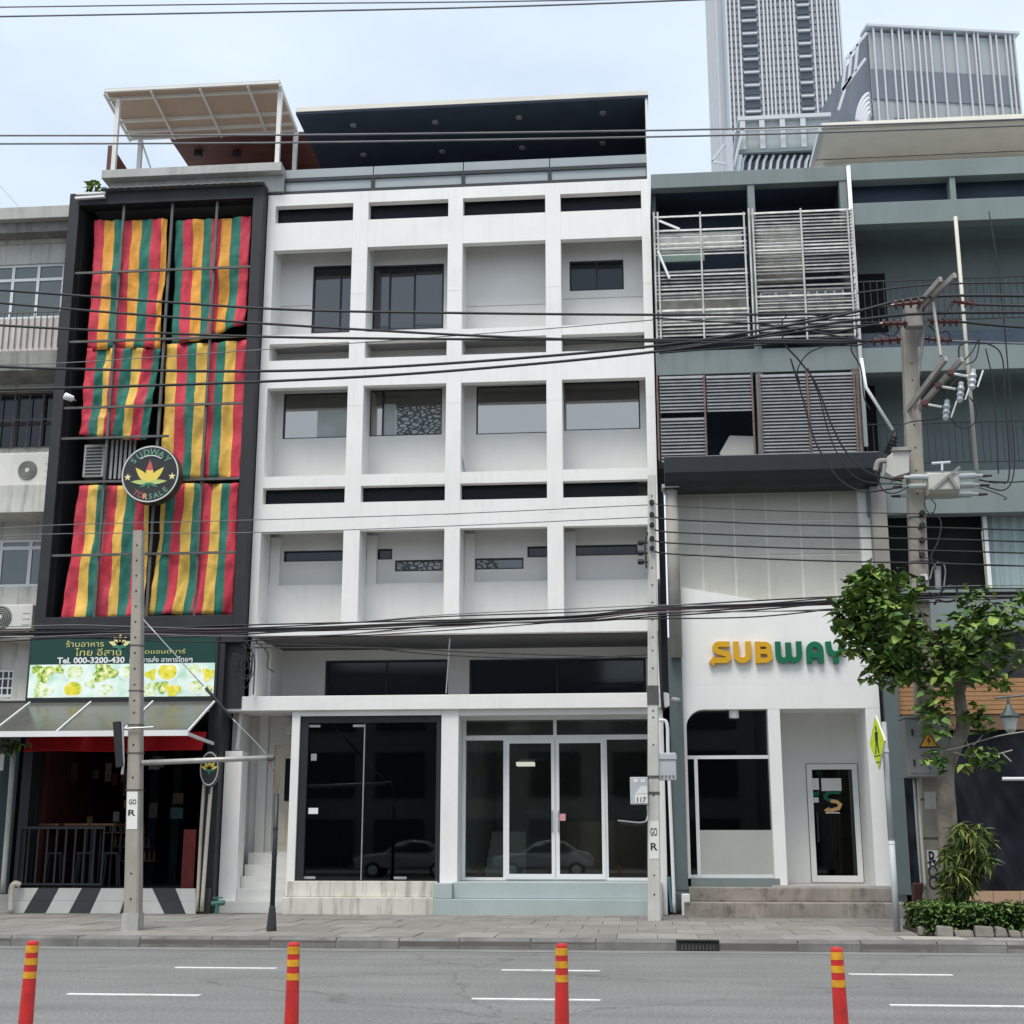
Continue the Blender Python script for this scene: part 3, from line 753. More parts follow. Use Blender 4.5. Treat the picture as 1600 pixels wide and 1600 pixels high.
# ---- the six striped cloths
def cloth_mat(name, col):
    return M(name, col, rough=0.7, var=0.16, scale=2.5, bump=1.0, bscale=9, spec=0.3, patch=0.12, patch_col=tuple(0.5*c+0.25 for c in col), pscale=1.2)
mR, mY, mG = cloth_mat('cloth_red',(0.58,0.048,0.078)), cloth_mat('cloth_yellow',(0.76,0.48,0.10)), cloth_mat('cloth_green',(0.028,0.17,0.13))
mO = cloth_mat('cloth_orange',(0.78,0.36,0.06))
CL = {'R':0,'Y':1,'G':2}
def cloth(tl, tr, br, bl, stripes, seed, label, Y=F-0.06, sag=None, widths=None, yel=None):
    """hanging striped cloth: corners measured on its plane; stripes left to right"""
    A_, B_, C_, D_ = [P3(*q, Y) for q in (tl, tr, br, bl)]
    n = len(stripes); sub = 5; nu = n*sub; nv = 26
    ws = widths or [1]*n; tot = sum(ws); edges = [0]
    for w in ws: edges.append(edges[-1]+w/tot)
    us = [edges[i]+(edges[i+1]-edges[i])*k/sub for i in range(n) for k in range(sub)] + [1.0]
    mb = MB(); r = random.Random(seed); ph = [r.uniform(0,6.28) for _ in range(8)]
    for j in range(nv+1):
        v = j/nv
        for i, u in enumerate(us):
            p = A_.lerp(B_, u).lerp(D_.lerp(C_, u), v)
            d = 0.026*math.sin(u*17+ph[0]+1.8*v*math.sin(ph[1]))*(0.35+v) + 0.012*math.sin(u*31+ph[2]+3*v) + 0.025*math.sin(v*9+u*6+ph[3])
            q = noise.noise(Vector((u*5+seed*7.1, v*4, seed)))
            d += 0.10*q*(0.3+v) + 0.055*noise.noise(Vector((u*16+v*9, v*7-u*5, seed+3.3)))
            p = p + Vector((0.015*math.sin(v*7+u*9+ph[4])*(v), -abs(0.02)-d, 0.012*math.sin(u*14+ph[5])*v))
            if sag: p = p + sag(u, v)
            mb.v.append(tuple(p))
    W_ = nu+1
    for j in range(nv):
        for i in range(nu):
            mb.f.append((j*W_+i, (j+1)*W_+i, (j+1)*W_+i+1, j*W_+i+1)); mb.mi.append(CL[stripes[i//sub]])
    o = part('striped_cloth', mb, [mR,yel or mY,mG], None, smooth=True)
    sd = o.modifiers.new('thickness','SOLIDIFY'); sd.thickness = 0.006
    tag(o, label, 'cloth', 'striped cloths on the bar front'); return o
cloth((149,346),(262,343),(250,545),(137,547),'RYGRYGRY',1,'striped cloth at the top beside the old cream building', yel=mO, widths=[1,1,.7,1,1,1,1,.5])
cloth((275,346),(393,338),(384,520),(270,541),'GRYGRYGR',2,'striped cloth with a lifted lower corner, highest beside the white building', yel=mO,
      sag=lambda u,v: Vector((-0.05*max(0,v-0.6)*u, -0.35*max(0,v-0.72)*u, 0.75*max(0,v-0.72)*max(0,u-0.25)**1.2)), widths=[.8,1,1,.9,.9,1,1,1])
cloth((136,544),(252,546),(228,688),(126,682),'RGYRGYRG',3,'short striped cloth just above the grey air conditioner', widths=[1,.9,.7,1,1,1,1,.7], Y=F-0.05)
cloth((262,539),(388,532),(375,750),(253,748),'YRGYRGYR',4,'long striped cloth hanging above and behind the round leaf sign', widths=[1,1,.9,1,.9,.9,1,1.1])
cloth((124,759),(236,759),(226,964),(98,972),'RYGRYGRY',5,'lowest striped cloth, crossed by the leaning concrete pole', widths=[1.1,1.1,.9,1.1,1,1,1.1,.5])
cloth((254,755),(375,756),(363,962),(232,961),'YGRYGRYGR',6,'lowest striped cloth beside the white building',
      sag=lambda u,v: Vector((0.12*math.sin(v*3.1)*(1-u)*v, -0.12*v*(1-u), 0)), widths=[.5,1,1,1,1,1,1,.9,1])

# ---- round leaf sign
SY = F-0.75
m_signblack = M('sign_black', (0.035,0.036,0.036), rough=0.4, var=0.1)
m_signwhite = M('sign_white_rim', (0.62,0.63,0.60), rough=0.5, var=0.03)
m_sg = M('sign_green', (0.06,0.22,0.15), rough=0.5, var=0.05)
m_sy = M('sign_yellow', (0.80,0.62,0.12), rough=0.5, var=0.05)
m_sr = M('sign_red', (0.62,0.10,0.11), rough=0.5, var=0.05)
m_slg = M('sign_leaf_green', (0.50,0.60,0.20), rough=0.5, var=0.05)
m_star = M('sign_star', (0.80,0.72,0.36), rough=0.5, var=0.03)
cx, cz = P(234.5,740.5,SY); rad = abs(P(280,740,SY)[0]-cx)
sign = thing('round_sign', (cx,SY,cz-rad), 'round black lightbox sign with a yellow leaf and curved lettering', 'sign')
b = MB(); b.lathe((cx,SY,cz),(0,1,0),[(0,rad*0.985),(0.012,rad),(0.26,rad),(0.27,rad*0.98)],48); part('sign_box', b, m_signblack, sign)
b = MB()
n_ = 64
for i in range(n_):
    t0, t1 = 2*math.pi*i/n_, 2*math.pi*(i+1)/n_
    r0, r1 = rad*0.93, rad*0.975; yy = SY-0.004
    b.quad(*[(cx+r*math.cos(t), yy, cz+r*math.sin(t)) for r, t in ((r0,t0),(r1,t0),(r1,t1),(r0,t1))])
part('rim', b, m_signwhite, sign)
def leaflet(mb, ang, ln, wd, mi, y, ox=0, oz=0, a=0.0, c=1.0):
    pts = []
    for k in range(9):
        t = a+(c-a)*k/8; pts.append((t*ln, wd*math.sin(math.pi*t**0.8)*0.5))
    loop = pts + [(x, -w) for x, w in reversed(pts)]
    ca, sa = math.cos(ang), math.sin(ang)
    vs = [(ox+x*ca-w*sa, y, oz+x*sa+w*ca) for x, w in loop]
    half = len(pts)
    fs = [(i, 2*half-1-i, 2*half-2-i, i+1) for i in range(half-1)]
    mb._add(vs, fs, mi)
lx, lz = cx-0.02*rad, cz-0.30*rad
b = MB()
leaflet(b, R(90), rad*0.78, rad*0.26, 0, SY-0.006, lx, lz, 0, 0.55); leaflet(b, R(90), rad*0.78, rad*0.26, 1, SY-0.006, lx, lz, 0.55, 1)
leaflet(b, R(133), rad*0.72, rad*0.24, 0, SY-0.007, lx, lz); leaflet(b, R(47), rad*0.72, rad*0.24, 0, SY-0.007, lx, lz)
leaflet(b, R(176), rad*0.62, rad*0.16, 2, SY-0.008, lx, lz); leaflet(b, R(4), rad*0.62, rad*0.16, 2, SY-0.008, lx, lz)
leaflet(b, R(208), rad*0.36, rad*0.09, 3, SY-0.009, lx, lz); leaflet(b, R(-28), rad*0.36, rad*0.09, 3, SY-0.009, lx, lz); leaflet(b, R(270), rad*0.22, rad*0.06, 3, SY-0.009, lx, lz)
part('leaf_emblem', b, [m_sy,m_sr,m_slg,m_sg], sign)
for sx in (-1,1):
    b = MB(); vs = []; ox, oz = cx+sx*rad*0.76, cz-0.10*rad
    for k in range(10):
        rr = rad*(0.13 if k % 2 == 0 else 0.055); t_ = R(90+36*k); vs.append((ox+rr*math.cos(t_), SY-0.005, oz+rr*math.sin(t_)))
    b._add(vs+[(ox,SY-0.005,oz)], [(10,i,(i+1)%10) for i in range(10)]); part('star', b, m_star, sign)
def arc_text(word, r_, a0, a1, h, outward, mat, mats=None):
    n = len(word)
    for i, chx in enumerate(word):
        t_ = a0+(a1-a0)*(i+0.5)/n
        v, f = text_geo(chx, 0.02)
        ax, bx = min(p[0] for p in v), max(p[0] for p in v); az, bz = min(p[1] for p in v), max(p[1] for p in v)
        sc = h/(bz-az); vs = []
        for p in v:
            lx_, lz_ = (p[0]-(ax+bx)/2)*sc, (p[1]-(az+bz)/2)*sc
            ro = t_-math.pi/2 if outward else t_+math.pi/2
            vs.append((cx+r_*math.cos(t_)+lx_*math.cos(ro)-lz_*math.sin(ro), SY-0.005, cz+r_*math.sin(t_)+lx_*math.sin(ro)+lz_*math.cos(ro)))
        b = MB(); b._add(vs, f); part('letter', b, (mats[i] if mats else mat), sign)
m_stext = M('sign_text_green', (0.13,0.30,0.21), rough=0.5, var=0.05)
m_sor = M('sign_text_orange', (0.75,0.42,0.2), rough=0.5, var=0.05)
m_srd = M('sign_text_red', (0.38,0.10,0.12), rough=0.5, var=0.05)
arc_text('SUDWAY', rad*0.76, R(152), R(32), rad*0.22, True, m_stext)
arc_text('TORSALE', rad*0.78, R(228), R(322), rad*0.19, False, m_stext, [m_srd,m_srd,m_sor,m_stext,m_stext,m_stext,m_stext])
b = MB(); b.tube([(cx+rad*0.60*math.cos(R(t_)), SY-0.004, cz+0.03*rad+rad*0.60*math.sin(R(t_))) for t_ in range(54,128,6)], rad*0.022, 6); part('arc_mark', b, m_signwhite, sign)
b = MB(); b.tube([(cx,SY+0.27,cz),(cx,F+0.2,cz)],0.04,8); part('bracket', b, m_black, sign)

# ---- signboard with lettering and dishes
YS = F-0.36
m_sbgreen = M('signboard_green', (0.012,0.055,0.045), rough=0.35, var=0.1, scale=0.8)
m_sbframe = M('signboard_frame', (0.03,0.032,0.034), rough=0.5, var=0.1)
(sx0, sz0), (sx1, sz1) = P(43,1089,YS), P(338,998,YS)
sz1 = P(190,997,YS)[1]; sz0 = P(190,1089,YS)[1]; szm = P(190,1037,YS)[1]
board = thing('signboard', ((sx0+sx1)/2, YS, sz0), 'wide shop signboard, dark green lettered band over pictures of dishes', 'sign')
b = MB(); b.box(sx0-0.05,sx1+0.05,YS+0.002,YS+0.2,sz0-0.06,sz1+0.04); part('board_box', b, m_sbframe, board, bevel=0.01)
b = MB(); b.box(sx0,sx1,YS-0.006,YS+0.003,szm,sz1); part('header_panel', b, m_sbgreen, board)
# printed dishes: flat picture panel, each dish a thin printed disc
def lit(m, k):                      # light-box print, faintly lit from behind
    bs = m.node_tree.nodes['Principled BSDF']; src = bs.inputs['Base Color'].links[0].from_socket
    m.node_tree.links.new(src, bs.inputs['Emission Color']); bs.inputs['Emission Strength'].default_value = k; return m
def salad_mat(name, cols, sc):
    m = bpy.data.materials.new(name); m.use_nodes = True; N = m.node_tree.nodes; L = m.node_tree.links
    bs = N['Principled BSDF']; bs.inputs['Roughness'].default_value = 0.4
    geo = N.new('ShaderNodeNewGeometry'); ns = N.new('ShaderNodeTexNoise'); ns.inputs['Scale'].default_value = sc; ns.inputs['Detail'].default_value = 4
    L.new(geo.outputs['Position'], ns.inputs['Vector'])
    r1 = N.new('ShaderNodeValToRGB'); e = r1.color_ramp.elements
    e[0].position = 0.32; e[0].color = (*cols[0],1); e[1].position = 0.68; e[1].color = (*cols[-1],1)
    for i, c in enumerate(cols[1:-1]):
        x_ = e.new(0.32+0.36*(i+1)/(len(cols)-1)); x_.color = (*c,1)
    L.new(ns.outputs['Fac'], r1.inputs['Fac']); L.new(r1.outputs['Color'], bs.inputs['Base Color']); return lit(m, 0.10)
m_mint = salad_mat('print_ground', ((0.42,0.66,0.50),(0.66,0.80,0.72),(0.78,0.86,0.80)), 3.0)
m_sal = [salad_mat('print_salad', ((0.02,0.14,0.03),(0.25,0.42,0.05),(0.60,0.64,0.18),(0.85,0.85,0.60)), 13.0),
         salad_mat('print_yellow_dish', ((0.40,0.50,0.04),(0.70,0.64,0.04),(0.80,0.66,0.05),(0.85,0.80,0.35)), 9.0),
         salad_mat('print_pale_dish', ((0.30,0.50,0.12),(0.62,0.72,0.35),(0.76,0.82,0.62),(0.82,0.86,0.76)), 11.0)]
m_plate = salad_mat('print_plate', ((0.70,0.78,0.74),(0.80,0.86,0.84)), 4.0)
b = MB(); b.box(sx0,sx1,YS-0.006,YS+0.003,sz0,szm-0.003); pic = part('picture_panel', b, m_mint, board)
rd = random.Random(12)
for k, (px_,py_,rr,kind,plate_) in enumerate(((68,1052,17,0,0),(117,1050,17,2,1),(162,1050,19,0,0),(199,1050,14,2,1),(262,1049,19,1,1),(236,1054,9,1,0),(304,1047,13,2,1),(326,1053,11,1,0),(66,1079,15,2,0),(114,1077,18,1,1),(166,1078,14,2,1),(232,1079,13,2,0),(252,1073,10,0,0),(270,1079,12,1,0),(306,1073,14,2,1),(328,1077,10,0,1),(92,1046,8,0,0),(142,1068,8,2,0))):
    cx0, cz0 = P(px_,py_,YS); rw = rr*0.0132; loop_ = []
    for i in range(22):
        t_ = 2*math.pi*i/22; q = rw*(1+(0.0 if plate_ else 0.28*math.sin(3*t_+k)+0.12*rd.uniform(-1,1)))
        loop_.append((min(max(cx0+q*math.cos(t_),sx0+0.01),sx1-0.01), min(max(cz0+0.85*q*math.sin(t_),sz0+0.01),szm-0.012)))
    def disc(pts, y, mat, nm):
        b = MB(); n = len(pts); mx_, mz_ = sum(p[0] for p in pts)/n, sum(p[1] for p in pts)/n
        b._add([(p[0],y,p[1]) for p in pts]+[(mx_,y,mz_)], [(n,i,(i+1)%n) for i in range(n)]); part(nm, b, mat, pic)
    if plate_: disc(loop_, YS-0.0075-0.0002*k, m_plate, 'plate_print')
    disc([(cx0+(p[0]-cx0)*(0.8 if plate_ else 1), cz0+(p[1]-cz0)*(0.8 if plate_ else 1)) for p in loop_], YS-0.0085-0.0002*k, m_sal[kind], 'dish_print')
m_tw = M('lettering_white', (0.80,0.82,0.80), rough=0.5, var=0.02)
m_ty = M('lettering_yellow', (0.62,0.60,0.20), rough=0.5, var=0.05)
YL = YS-0.016
def line(body, a_, b_, mat, bold=0.0):
    (xa, za), (xb, zb_) = P(a_[0],b_[1],YL), P(b_[0],a_[1],YL)
    b = MB(); text_box(b, body, xa, xb, za, zb_, YL, bold); part('lettering', b, mat, board)
line('Tel. 000-3200-430', (89,1026), (195,1037), m_tw, 0.03)
line('มีบริการส่ง อาหารไทยๆ', (202,1025), (301,1037), m_tw, 0.01)
line('ร้านอาหาร', (103,1000), (163,1011), m_ty)
line('ไทย อีสาน', (117,1012), (190,1025), m_ty)
line('ซีฟู้ดแอนด์บาร์', (208,1013), (290,1024), m_ty)
b = MB(); lx, lz = P(187,1009,YL); 
for ang in (20,55,90,125,160): leaflet(b, R(ang), 0.26, 0.10, 0, YL-0.001, lx, lz)
for ang in (-10,190,270): leaflet(b, R(ang), 0.16, 0.07, 1, YL-0.002, lx, lz)
part('leaf_emblem', b, [m_star,m_sg], board)
# beam above and below the board
b = MB(); b.box(BX0,BX1,FB+0.03,F+0.03,5.62,zb-0.002); part('beam', b, m_char, bar)
b = MB(); b.box(BX0+0.05,BX1-0.02,F-0.14,F+0.3,4.25,5.618); part('board_backing', b, m_char, bar)
for (xa, xb) in ((BX0,BX0+0.20),(-8.85,-8.578)):
    b = MB(); b.box(xa,xb,F-0.30,F+0.2,PAVE_Z,5.60); part('corner_post', b, m_char, bar)

# ---- slanting acrylic awning
zAb = P(190,1098,F-0.36)[1]; YA0, YA1 = F-0.37, F-2.0
zAf = P(140,1146,YA1)[1]
m_acryl = M('grey_acrylic', (0.085,0.085,0.08), rough=0.2, var=0.12, scale=2.5, spec=0.5)
xaL0, xaR0 = P(-60,1098,YA0)[0], P(337,1098,YA0)[0]
xaL1, xaR1 = P(-120,1146,YA1)[0], P(283,1146,YA1)[0]
xaL1 = xaL0; xaR1 = min(xaR1, xaR0)
aw = thing('awning', ((xaL0+xaR0)/2, YA0, 3.9), 'slanting grey acrylic awning with white ribs over the bar entrance', 'awning')
ribs = []
for (q0, q1) in (((-53,1099),(-100,1143)),((47,1099),(-13,1143)),((142,1098),(65,1143)),((239,1097),(170,1142)),((336,1097),(281,1140))):
    xa = P(*q0,YA0)[0]; ribs.append(xa)
    b = MB(); b.beam((xa,YA0,zAb+0.02),(xa,YA1,zAf+0.02),0.032,0.04); part('rib', b, m_alu, aw)
for i in range(len(ribs)-1):
    b = MB(); xa, xb = ribs[i]+0.024, ribs[i+1]-0.024
    b.hexa([(xa,YA1,zAf),(xb,YA1,zAf),(xb,YA0,zAb),(xa,YA0,zAb),(xa,YA1,zAf+0.012),(xb,YA1,zAf+0.012),(xb,YA0,zAb+0.012),(xa,YA0,zAb+0.012)])
    part('acrylic_sheet', b, m_acryl, aw)
b = MB(); b.box(ribs[0],ribs[-1]+0.03,YA1-0.06,YA1-0.002,zAf-0.06,zAf+0.05); part('front_rail', b, m_alu, aw)
b = MB(); b.box(ribs[0],ribs[-1]+0.03,YA0+0.002,YA0+0.05,zAb-0.03,zAb+0.06); part('wall_rail', b, m_char, aw)
b = MB(); b.beam((ribs[-1],YA1,zAf-0.02),(ribs[-1],YA0,zAf-0.10),0.05,0.06); part('side_brace', b, m_alu, aw)
# red fabric valance under the awning
m_redban = M('red_valance', (0.60,0.014,0.020), rough=0.7, var=0.12, bump=0.1)
YV = F-0.75
(xa, za), (xb, zb_) = P(36,1174,YV), P(317,1144,YV)
b = MB(); n_ = 40
for i in range(n_):
    u0, u1 = i/n_, (i+1)/n_
    def pt(u, top):
        return (xa+(xb-xa)*u, YV+(0.25 if top else 0)+0.02*math.sin(u*23), (zb_+0.02 if top else za)+0.012*math.sin(u*9))
    b.quad(pt(u0,False),pt(u1,False),pt(u1,True),pt(u0,True))
rv = part('valance', b, m_redban, None); rv.modifiers.new('thickness','SOLIDIFY').thickness = 0.01
tag(rv, 'red fabric valance hanging under the acrylic awning', 'valance')

# ---- inside of the bar
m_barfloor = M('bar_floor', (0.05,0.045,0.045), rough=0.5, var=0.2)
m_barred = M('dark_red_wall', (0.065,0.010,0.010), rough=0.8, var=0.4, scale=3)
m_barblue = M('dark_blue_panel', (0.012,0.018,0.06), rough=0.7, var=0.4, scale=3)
ZB = P(160,1387,F-0.2)[1]
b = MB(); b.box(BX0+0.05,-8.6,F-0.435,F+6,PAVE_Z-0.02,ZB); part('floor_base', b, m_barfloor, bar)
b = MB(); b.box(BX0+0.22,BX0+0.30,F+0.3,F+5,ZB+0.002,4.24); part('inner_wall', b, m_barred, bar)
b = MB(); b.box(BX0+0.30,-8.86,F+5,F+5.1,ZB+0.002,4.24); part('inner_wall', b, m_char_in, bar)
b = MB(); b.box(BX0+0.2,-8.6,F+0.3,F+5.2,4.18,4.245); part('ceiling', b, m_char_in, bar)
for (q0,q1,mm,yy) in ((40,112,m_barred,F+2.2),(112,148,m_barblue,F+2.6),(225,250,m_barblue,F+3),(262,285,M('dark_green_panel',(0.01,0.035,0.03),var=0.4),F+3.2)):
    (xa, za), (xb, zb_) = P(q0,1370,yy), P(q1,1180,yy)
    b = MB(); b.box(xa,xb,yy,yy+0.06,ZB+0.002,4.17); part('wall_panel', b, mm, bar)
(xa, za), (xb, zb_) = P(285,1383,F-0.1), P(309,1296,F-0.1)
b = MB(); b.box(xa,xb,F-0.2,F+0.1,ZB+0.002,zb_); part('red_stand', b, M('red_stand_paint',(0.14,0.016,0.012),rough=0.5,var=0.5,scale=5), bar)
# railing in front of the tables
rail = thing('balustrade', (-11.7,F-0.3,ZB), 'low dark steel railing in front of the bar tables', 'railing')
YR = F-0.34
(rx0, rz1), (rx1, _) = P(31,1293,YR), P(165,1293,YR)
b = MB(); b.box(rx0,rx1,YR-0.025,YR+0.025,rz1-0.03,rz1+0.02); part('top_rail', b, m_rail, rail)
b = MB(); b.box(rx0,rx1,YR-0.02,YR+0.02,ZB+0.05,ZB+0.09); part('bottom_rail', b, m_rail, rail)
for k in range(10):
    x_ = rx0+0.02+(rx1-rx0-0.04)*k/9
    b = MB(); b.box(x_-0.016,x_+0.016,YR-0.016,YR+0.016,ZB+0.0905,rz1-0.031); part('baluster', b, m_rail, rail)
m_wood_t = M('table_wood', (0.16,0.075,0.035), rough=0.5, var=0.2, scale=4)
for k, px_ in enumerate((82,128,168)):
    yy = F+0.5; x_, z_ = P(px_,1289,yy)
    tb = thing('bar_table', (x_,yy,ZB), ('brown wooden bar table nearest the old cream building','brown wooden bar table between the other two bar tables','brown wooden bar table closest to the leaning concrete pole')[k], 'table', 'bar tables behind the railing')
    b = MB(); b.box(x_-0.27,x_+0.27,yy-0.3,yy+0.3,z_-0.02,z_+0.03); part('tabletop', b, m_wood_t, tb, bevel=0.008)
    for sx in (-1,1):
        for sy in (-1,1):
            b = MB(); b.box(x_+sx*0.22-0.02,x_+sx*0.22+0.02,yy+sy*0.24-0.02,yy+sy*0.24+0.02,ZB,z_-0.021); part('leg', b, m_black, tb)
    cx2 = x_+0.30
    ch = thing('bar_stool', (cx2,yy-0.1,ZB), ('dark metal stool beside the first bar table','dark metal stool beside the middle bar table','dark metal stool beside the last bar table')[k], 'stool', 'bar stools')
    b = MB(); b.box(cx2-0.16,cx2+0.16,yy-0.5,yy-0.34,ZB+0.66,ZB+0.70); part('seat', b, m_black, ch)
    for sx in (-1,1):
        for sy in (0,1):
            b = MB(); b.beam((cx2+sx*0.18,yy-0.5+sy*0.16,ZB),(cx2+sx*0.13,yy-0.48+sy*0.12,ZB+0.66),0.025,0.025); part('leg', b, m_rail, ch)
# framed pictures, bottles and shelves deep inside
rb = random.Random(4)
pc = [M('picture_'+n, c, rough=0.6, var=0.4, scale=6) for n, c in (('brown',(0.16,0.09,0.05)),('ochre',(0.22,0.14,0.04)),('red',(0.20,0.03,0.03)),('teal',(0.04,0.10,0.10)),('grey',(0.20,0.20,0.19)),('dark',(0.05,0.045,0.04)))]
for k in range(20):
    px_ = 50+rb.uniform(0,235); py_ = rb.uniform(1190,1285); yy = F+1.3+rb.uniform(0,1.4)
    x_, z_ = P(px_,py_,yy); w_, h_ = rb.uniform(0.12,0.32), rb.uniform(0.15,0.42)
    b = MB(); b.box(x_-w_/2,x_+w_/2,yy,yy+0.04,z_-h_/2,z_+h_/2); part('picture', b, rb.choice(pc), bar)
for k in range(3):
    yy = F+2.1; x0_, z_ = P(165+8*k,1300+22*k,yy); b = MB(); b.box(x0_,x0_+0.9,yy,yy+0.3,z_-0.03,z_); part('shelf', b, pc[0], bar)
    for q in range(8):
        xq_ = x0_+0.06+0.11*q; b = MB(); b.lathe((xq_,yy+0.1,z_),(0,0,1),[(0,0.03),(0.13,0.03),(0.17,0.012),(0.23,0.012)],8); part('bottle', b, rb.choice(pc), bar)
# striped tiled base
m_tw2 = M('tile_white', (0.66,0.66,0.62), rough=0.45, var=0.06, scale=3, streak=0.2, streak_col=(0.3,0.28,0.24))
m_tk = M('tile_charcoal', (0.055,0.06,0.065), rough=0.45, var=0.15, scale=3)
YB = F-0.46
zb1, zb0 = ZB-0.002, PAVE_Z
zm_ = (zb1+zb0)/2
for row, (za, zb_) in enumerate(((zm_+0.002,zb1),(zb0,zm_-0.002))):
    # boundaries along the base: measured at top and bottom edges
    tops = [20,60,92,128,158,200,222,238,274,306]
    bots = [20,37,71,107,140,187,222,257,290,306]
    for i in range(len(tops)-1):
        def xat(k, z):
            u = (zb1-z)/(zb1-zb0); px_ = tops[k]+(bots[k]-tops[k])*u; return P(px_, 1387+41*u, YB)[0]
        g = 0.003
        pts = [(xat(i,za)+g,za),(xat(i+1,za)-g,za),(xat(i+1,zb_)-g,zb_),(xat(i,zb_)+g,zb_)]
        b = MB(); b.prism_y(pts, YB-0.0, YB+0.02)
        part('base_tile', b, m_tk if (i in (1,3,5,7)) else m_tw2, bar)
# ---- pipes beside the shop
m_pvc = M('cream_pipe', (0.60,0.55,0.46), rough=0.5, var=0.06)
def pipe(name, pts, r, mat, label, group='pipes along the shopfronts'):
    b = MB(); b.tube(spline(pts,6) if len(pts) > 2 else pts, r, 8); o = part(name, b, mat, None, smooth=True)
    return tag(o, label, 'pipe', group)
YP = F-0.5
pipe('drain_pipe', [P3(319,1222,YP),P3(314,1300,YP),P3(308,1424,YP)], 0.035, m_pvc, 'cream drain pipe below the small oval sign, the one nearer the tiles')
pipe('drain_pipe', [P3(330,1225,YP-0.05),P3(324,1300,YP-0.05),P3(315,1424,YP-0.05)], 0.04, m_pvc, 'cream drain pipe below the small oval sign, the one nearer the white pillar')
pipe('drain_pipe', [P3(23,1150,F-0.8),P3(14,1270,F-0.8),P3(4,1395,F-0.8)], 0.055, M('grey_pipe',(0.36,0.36,0.33),rough=0.6,var=0.15), 'tall grey drain pipe at the corner of the bar building')
b = MB(); q = [P3(32,1383,F-0.55),P3(23,1381,F-0.6),P3(18,1390,F-0.62),P3(17,1426,F-0.62)]
b.tube(spline(q,6),0.06,8); tag(part('drain_elbow', b, m_pvc, None, smooth=True),'short cream elbow pipe at the end of the striped tiles','pipe')
m_greenp = M('green_valve_paint', (0.06,0.17,0.14), rough=0.5, var=0.2)
t = thing('water_valve', P3(340,1428,F-0.45), 'small green water valve at the foot of the white pillar', 'valve')
p0 = P3(340,1412,F-0.45)
b = MB(); b.tube([p0+Vector((-0.12,0,0)),p0+Vector((0.14,0,0.02))],0.05,8); b.tube([p0+Vector((-0.02,0,-0.24)),p0],0.045,8); part('body', b, m_greenp, t)
b = MB(); b.tube([p0,p0+Vector((0,0,0.1))],0.02,6); b.box(p0.x-0.10,p0.x+0.10,p0.y-0.012,p0.y+0.012,p0.z+0.1,p0.z+0.13); part('handle', b, m_greenp, t)
# ---- small oval projecting sign
YO = F-0.7; ox, oz = P(327,1201,YO)
t = thing('oval_sign', (ox,YO,oz), 'small oval black hanging sign with a yellow leaf by the pipes', 'sign')
b = MB()
def oval(rx, rz, y0, y1, mi):
    n = 28; pts = [(ox+rx*math.cos(2*math.pi*i/n), oz+rz*math.sin(2*math.pi*i/n)) for i in range(n)]
    b.prism_y(pts, y0, y1, mi)
oval(0.20,0.36,YO,YO+0.12,0); part('sign_box', b, m_signblack, t)
b = MB(); n_=32
for i in range(n_):
    t0,t1 = 2*math.pi*i/n_, 2*math.pi*(i+1)/n_
    b.quad(*[(ox+k*0.2*math.cos(a), YO-0.004, oz+k*0.36*math.sin(a)) for k,a in ((0.86,t0),(0.94,t0),(0.94,t1),(0.86,t1))])
part('rim', b, m_signwhite, t)
b = MB()
for ang in (20,55,90,125,160): leaflet(b, R(ang), 0.19, 0.07, 0, YO-0.006, ox, oz-0.02)
for ang in (-10,190,270): leaflet(b, R(ang), 0.10, 0.05, 1, YO-0.007, ox, oz-0.02)
part('leaf_emblem', b, [m_sy,m_sg], t)
b = MB(); b.tube([(ox,YO+0.06,oz-0.35),(ox,YO+0.06,oz-0.5)],0.02,6); b.tube([(ox,YO+0.12,oz),(ox,F-0.28,oz)],0.02,6); part('bracket', b, m_black, t)

# ---- roof terrace and pergola on the bar
m_conc = M('weathered_concrete', (0.42,0.42,0.40), rough=0.85, var=0.12, streak=0.5, streak_col=(0.13,0.13,0.12), sscale=2.2, patch=0.3, patch_col=(0.25,0.25,0.23))
(tx0, tz1), (tx1, _) = P(160,272,F-0.25), P(440,262,F-0.25)
b = MB(); b.box(tx0,tx1,F-0.3,F+6,16.45,16.66); part('terrace_slab', b, m_conc, bar, bevel=0.01)
b = MB(); b.box(tx0+0.12,tx1,F-0.05,F+5.9,16.055,16.448); part('terrace_upstand', b, m_conc, bar)
pg = thing('pergola', ((tx0+tx1)/2,F+1,16.66), 'rooftop pergola with a tan translucent sheet roof on white steel posts', 'pergola')
m_tan = M('tan_polycarbonate', (0.42,0.35,0.29), rough=0.45, var=0.10)
_nt = m_tan.node_tree; _tr = _nt.nodes.new('ShaderNodeBsdfTranslucent'); _tr.inputs['Color'].default_value = (0.52,0.42,0.34,1)
_mx = _nt.nodes.new('ShaderNodeMixShader'); _mx.inputs['Fac'].default_value = 0.40
_nt.links.new(_nt.nodes['Principled BSDF'].outputs[0], _mx.inputs[1]); _nt.links.new(_tr.outputs[0], _mx.inputs[2]); _nt.links.new(_mx.outputs[0], _nt.nodes['Material Output'].inputs['Surface'])
m_pwhite = M('white_steel', (0.70,0.69,0.66), rough=0.5, var=0.06)
YF0, YF1 = F-0.3, F+1.45
A1 = P3(163,140,YF0); A2 = P3(437,126,YF0); zf = (A1.z+A2.z)/2
B1 = P3(235,212,YF1); B2 = P3(475,203,YF1); zk = (B1.z+B2.z)/2
xl, xr2 = (A1.x+0), A2.x
b = MB()
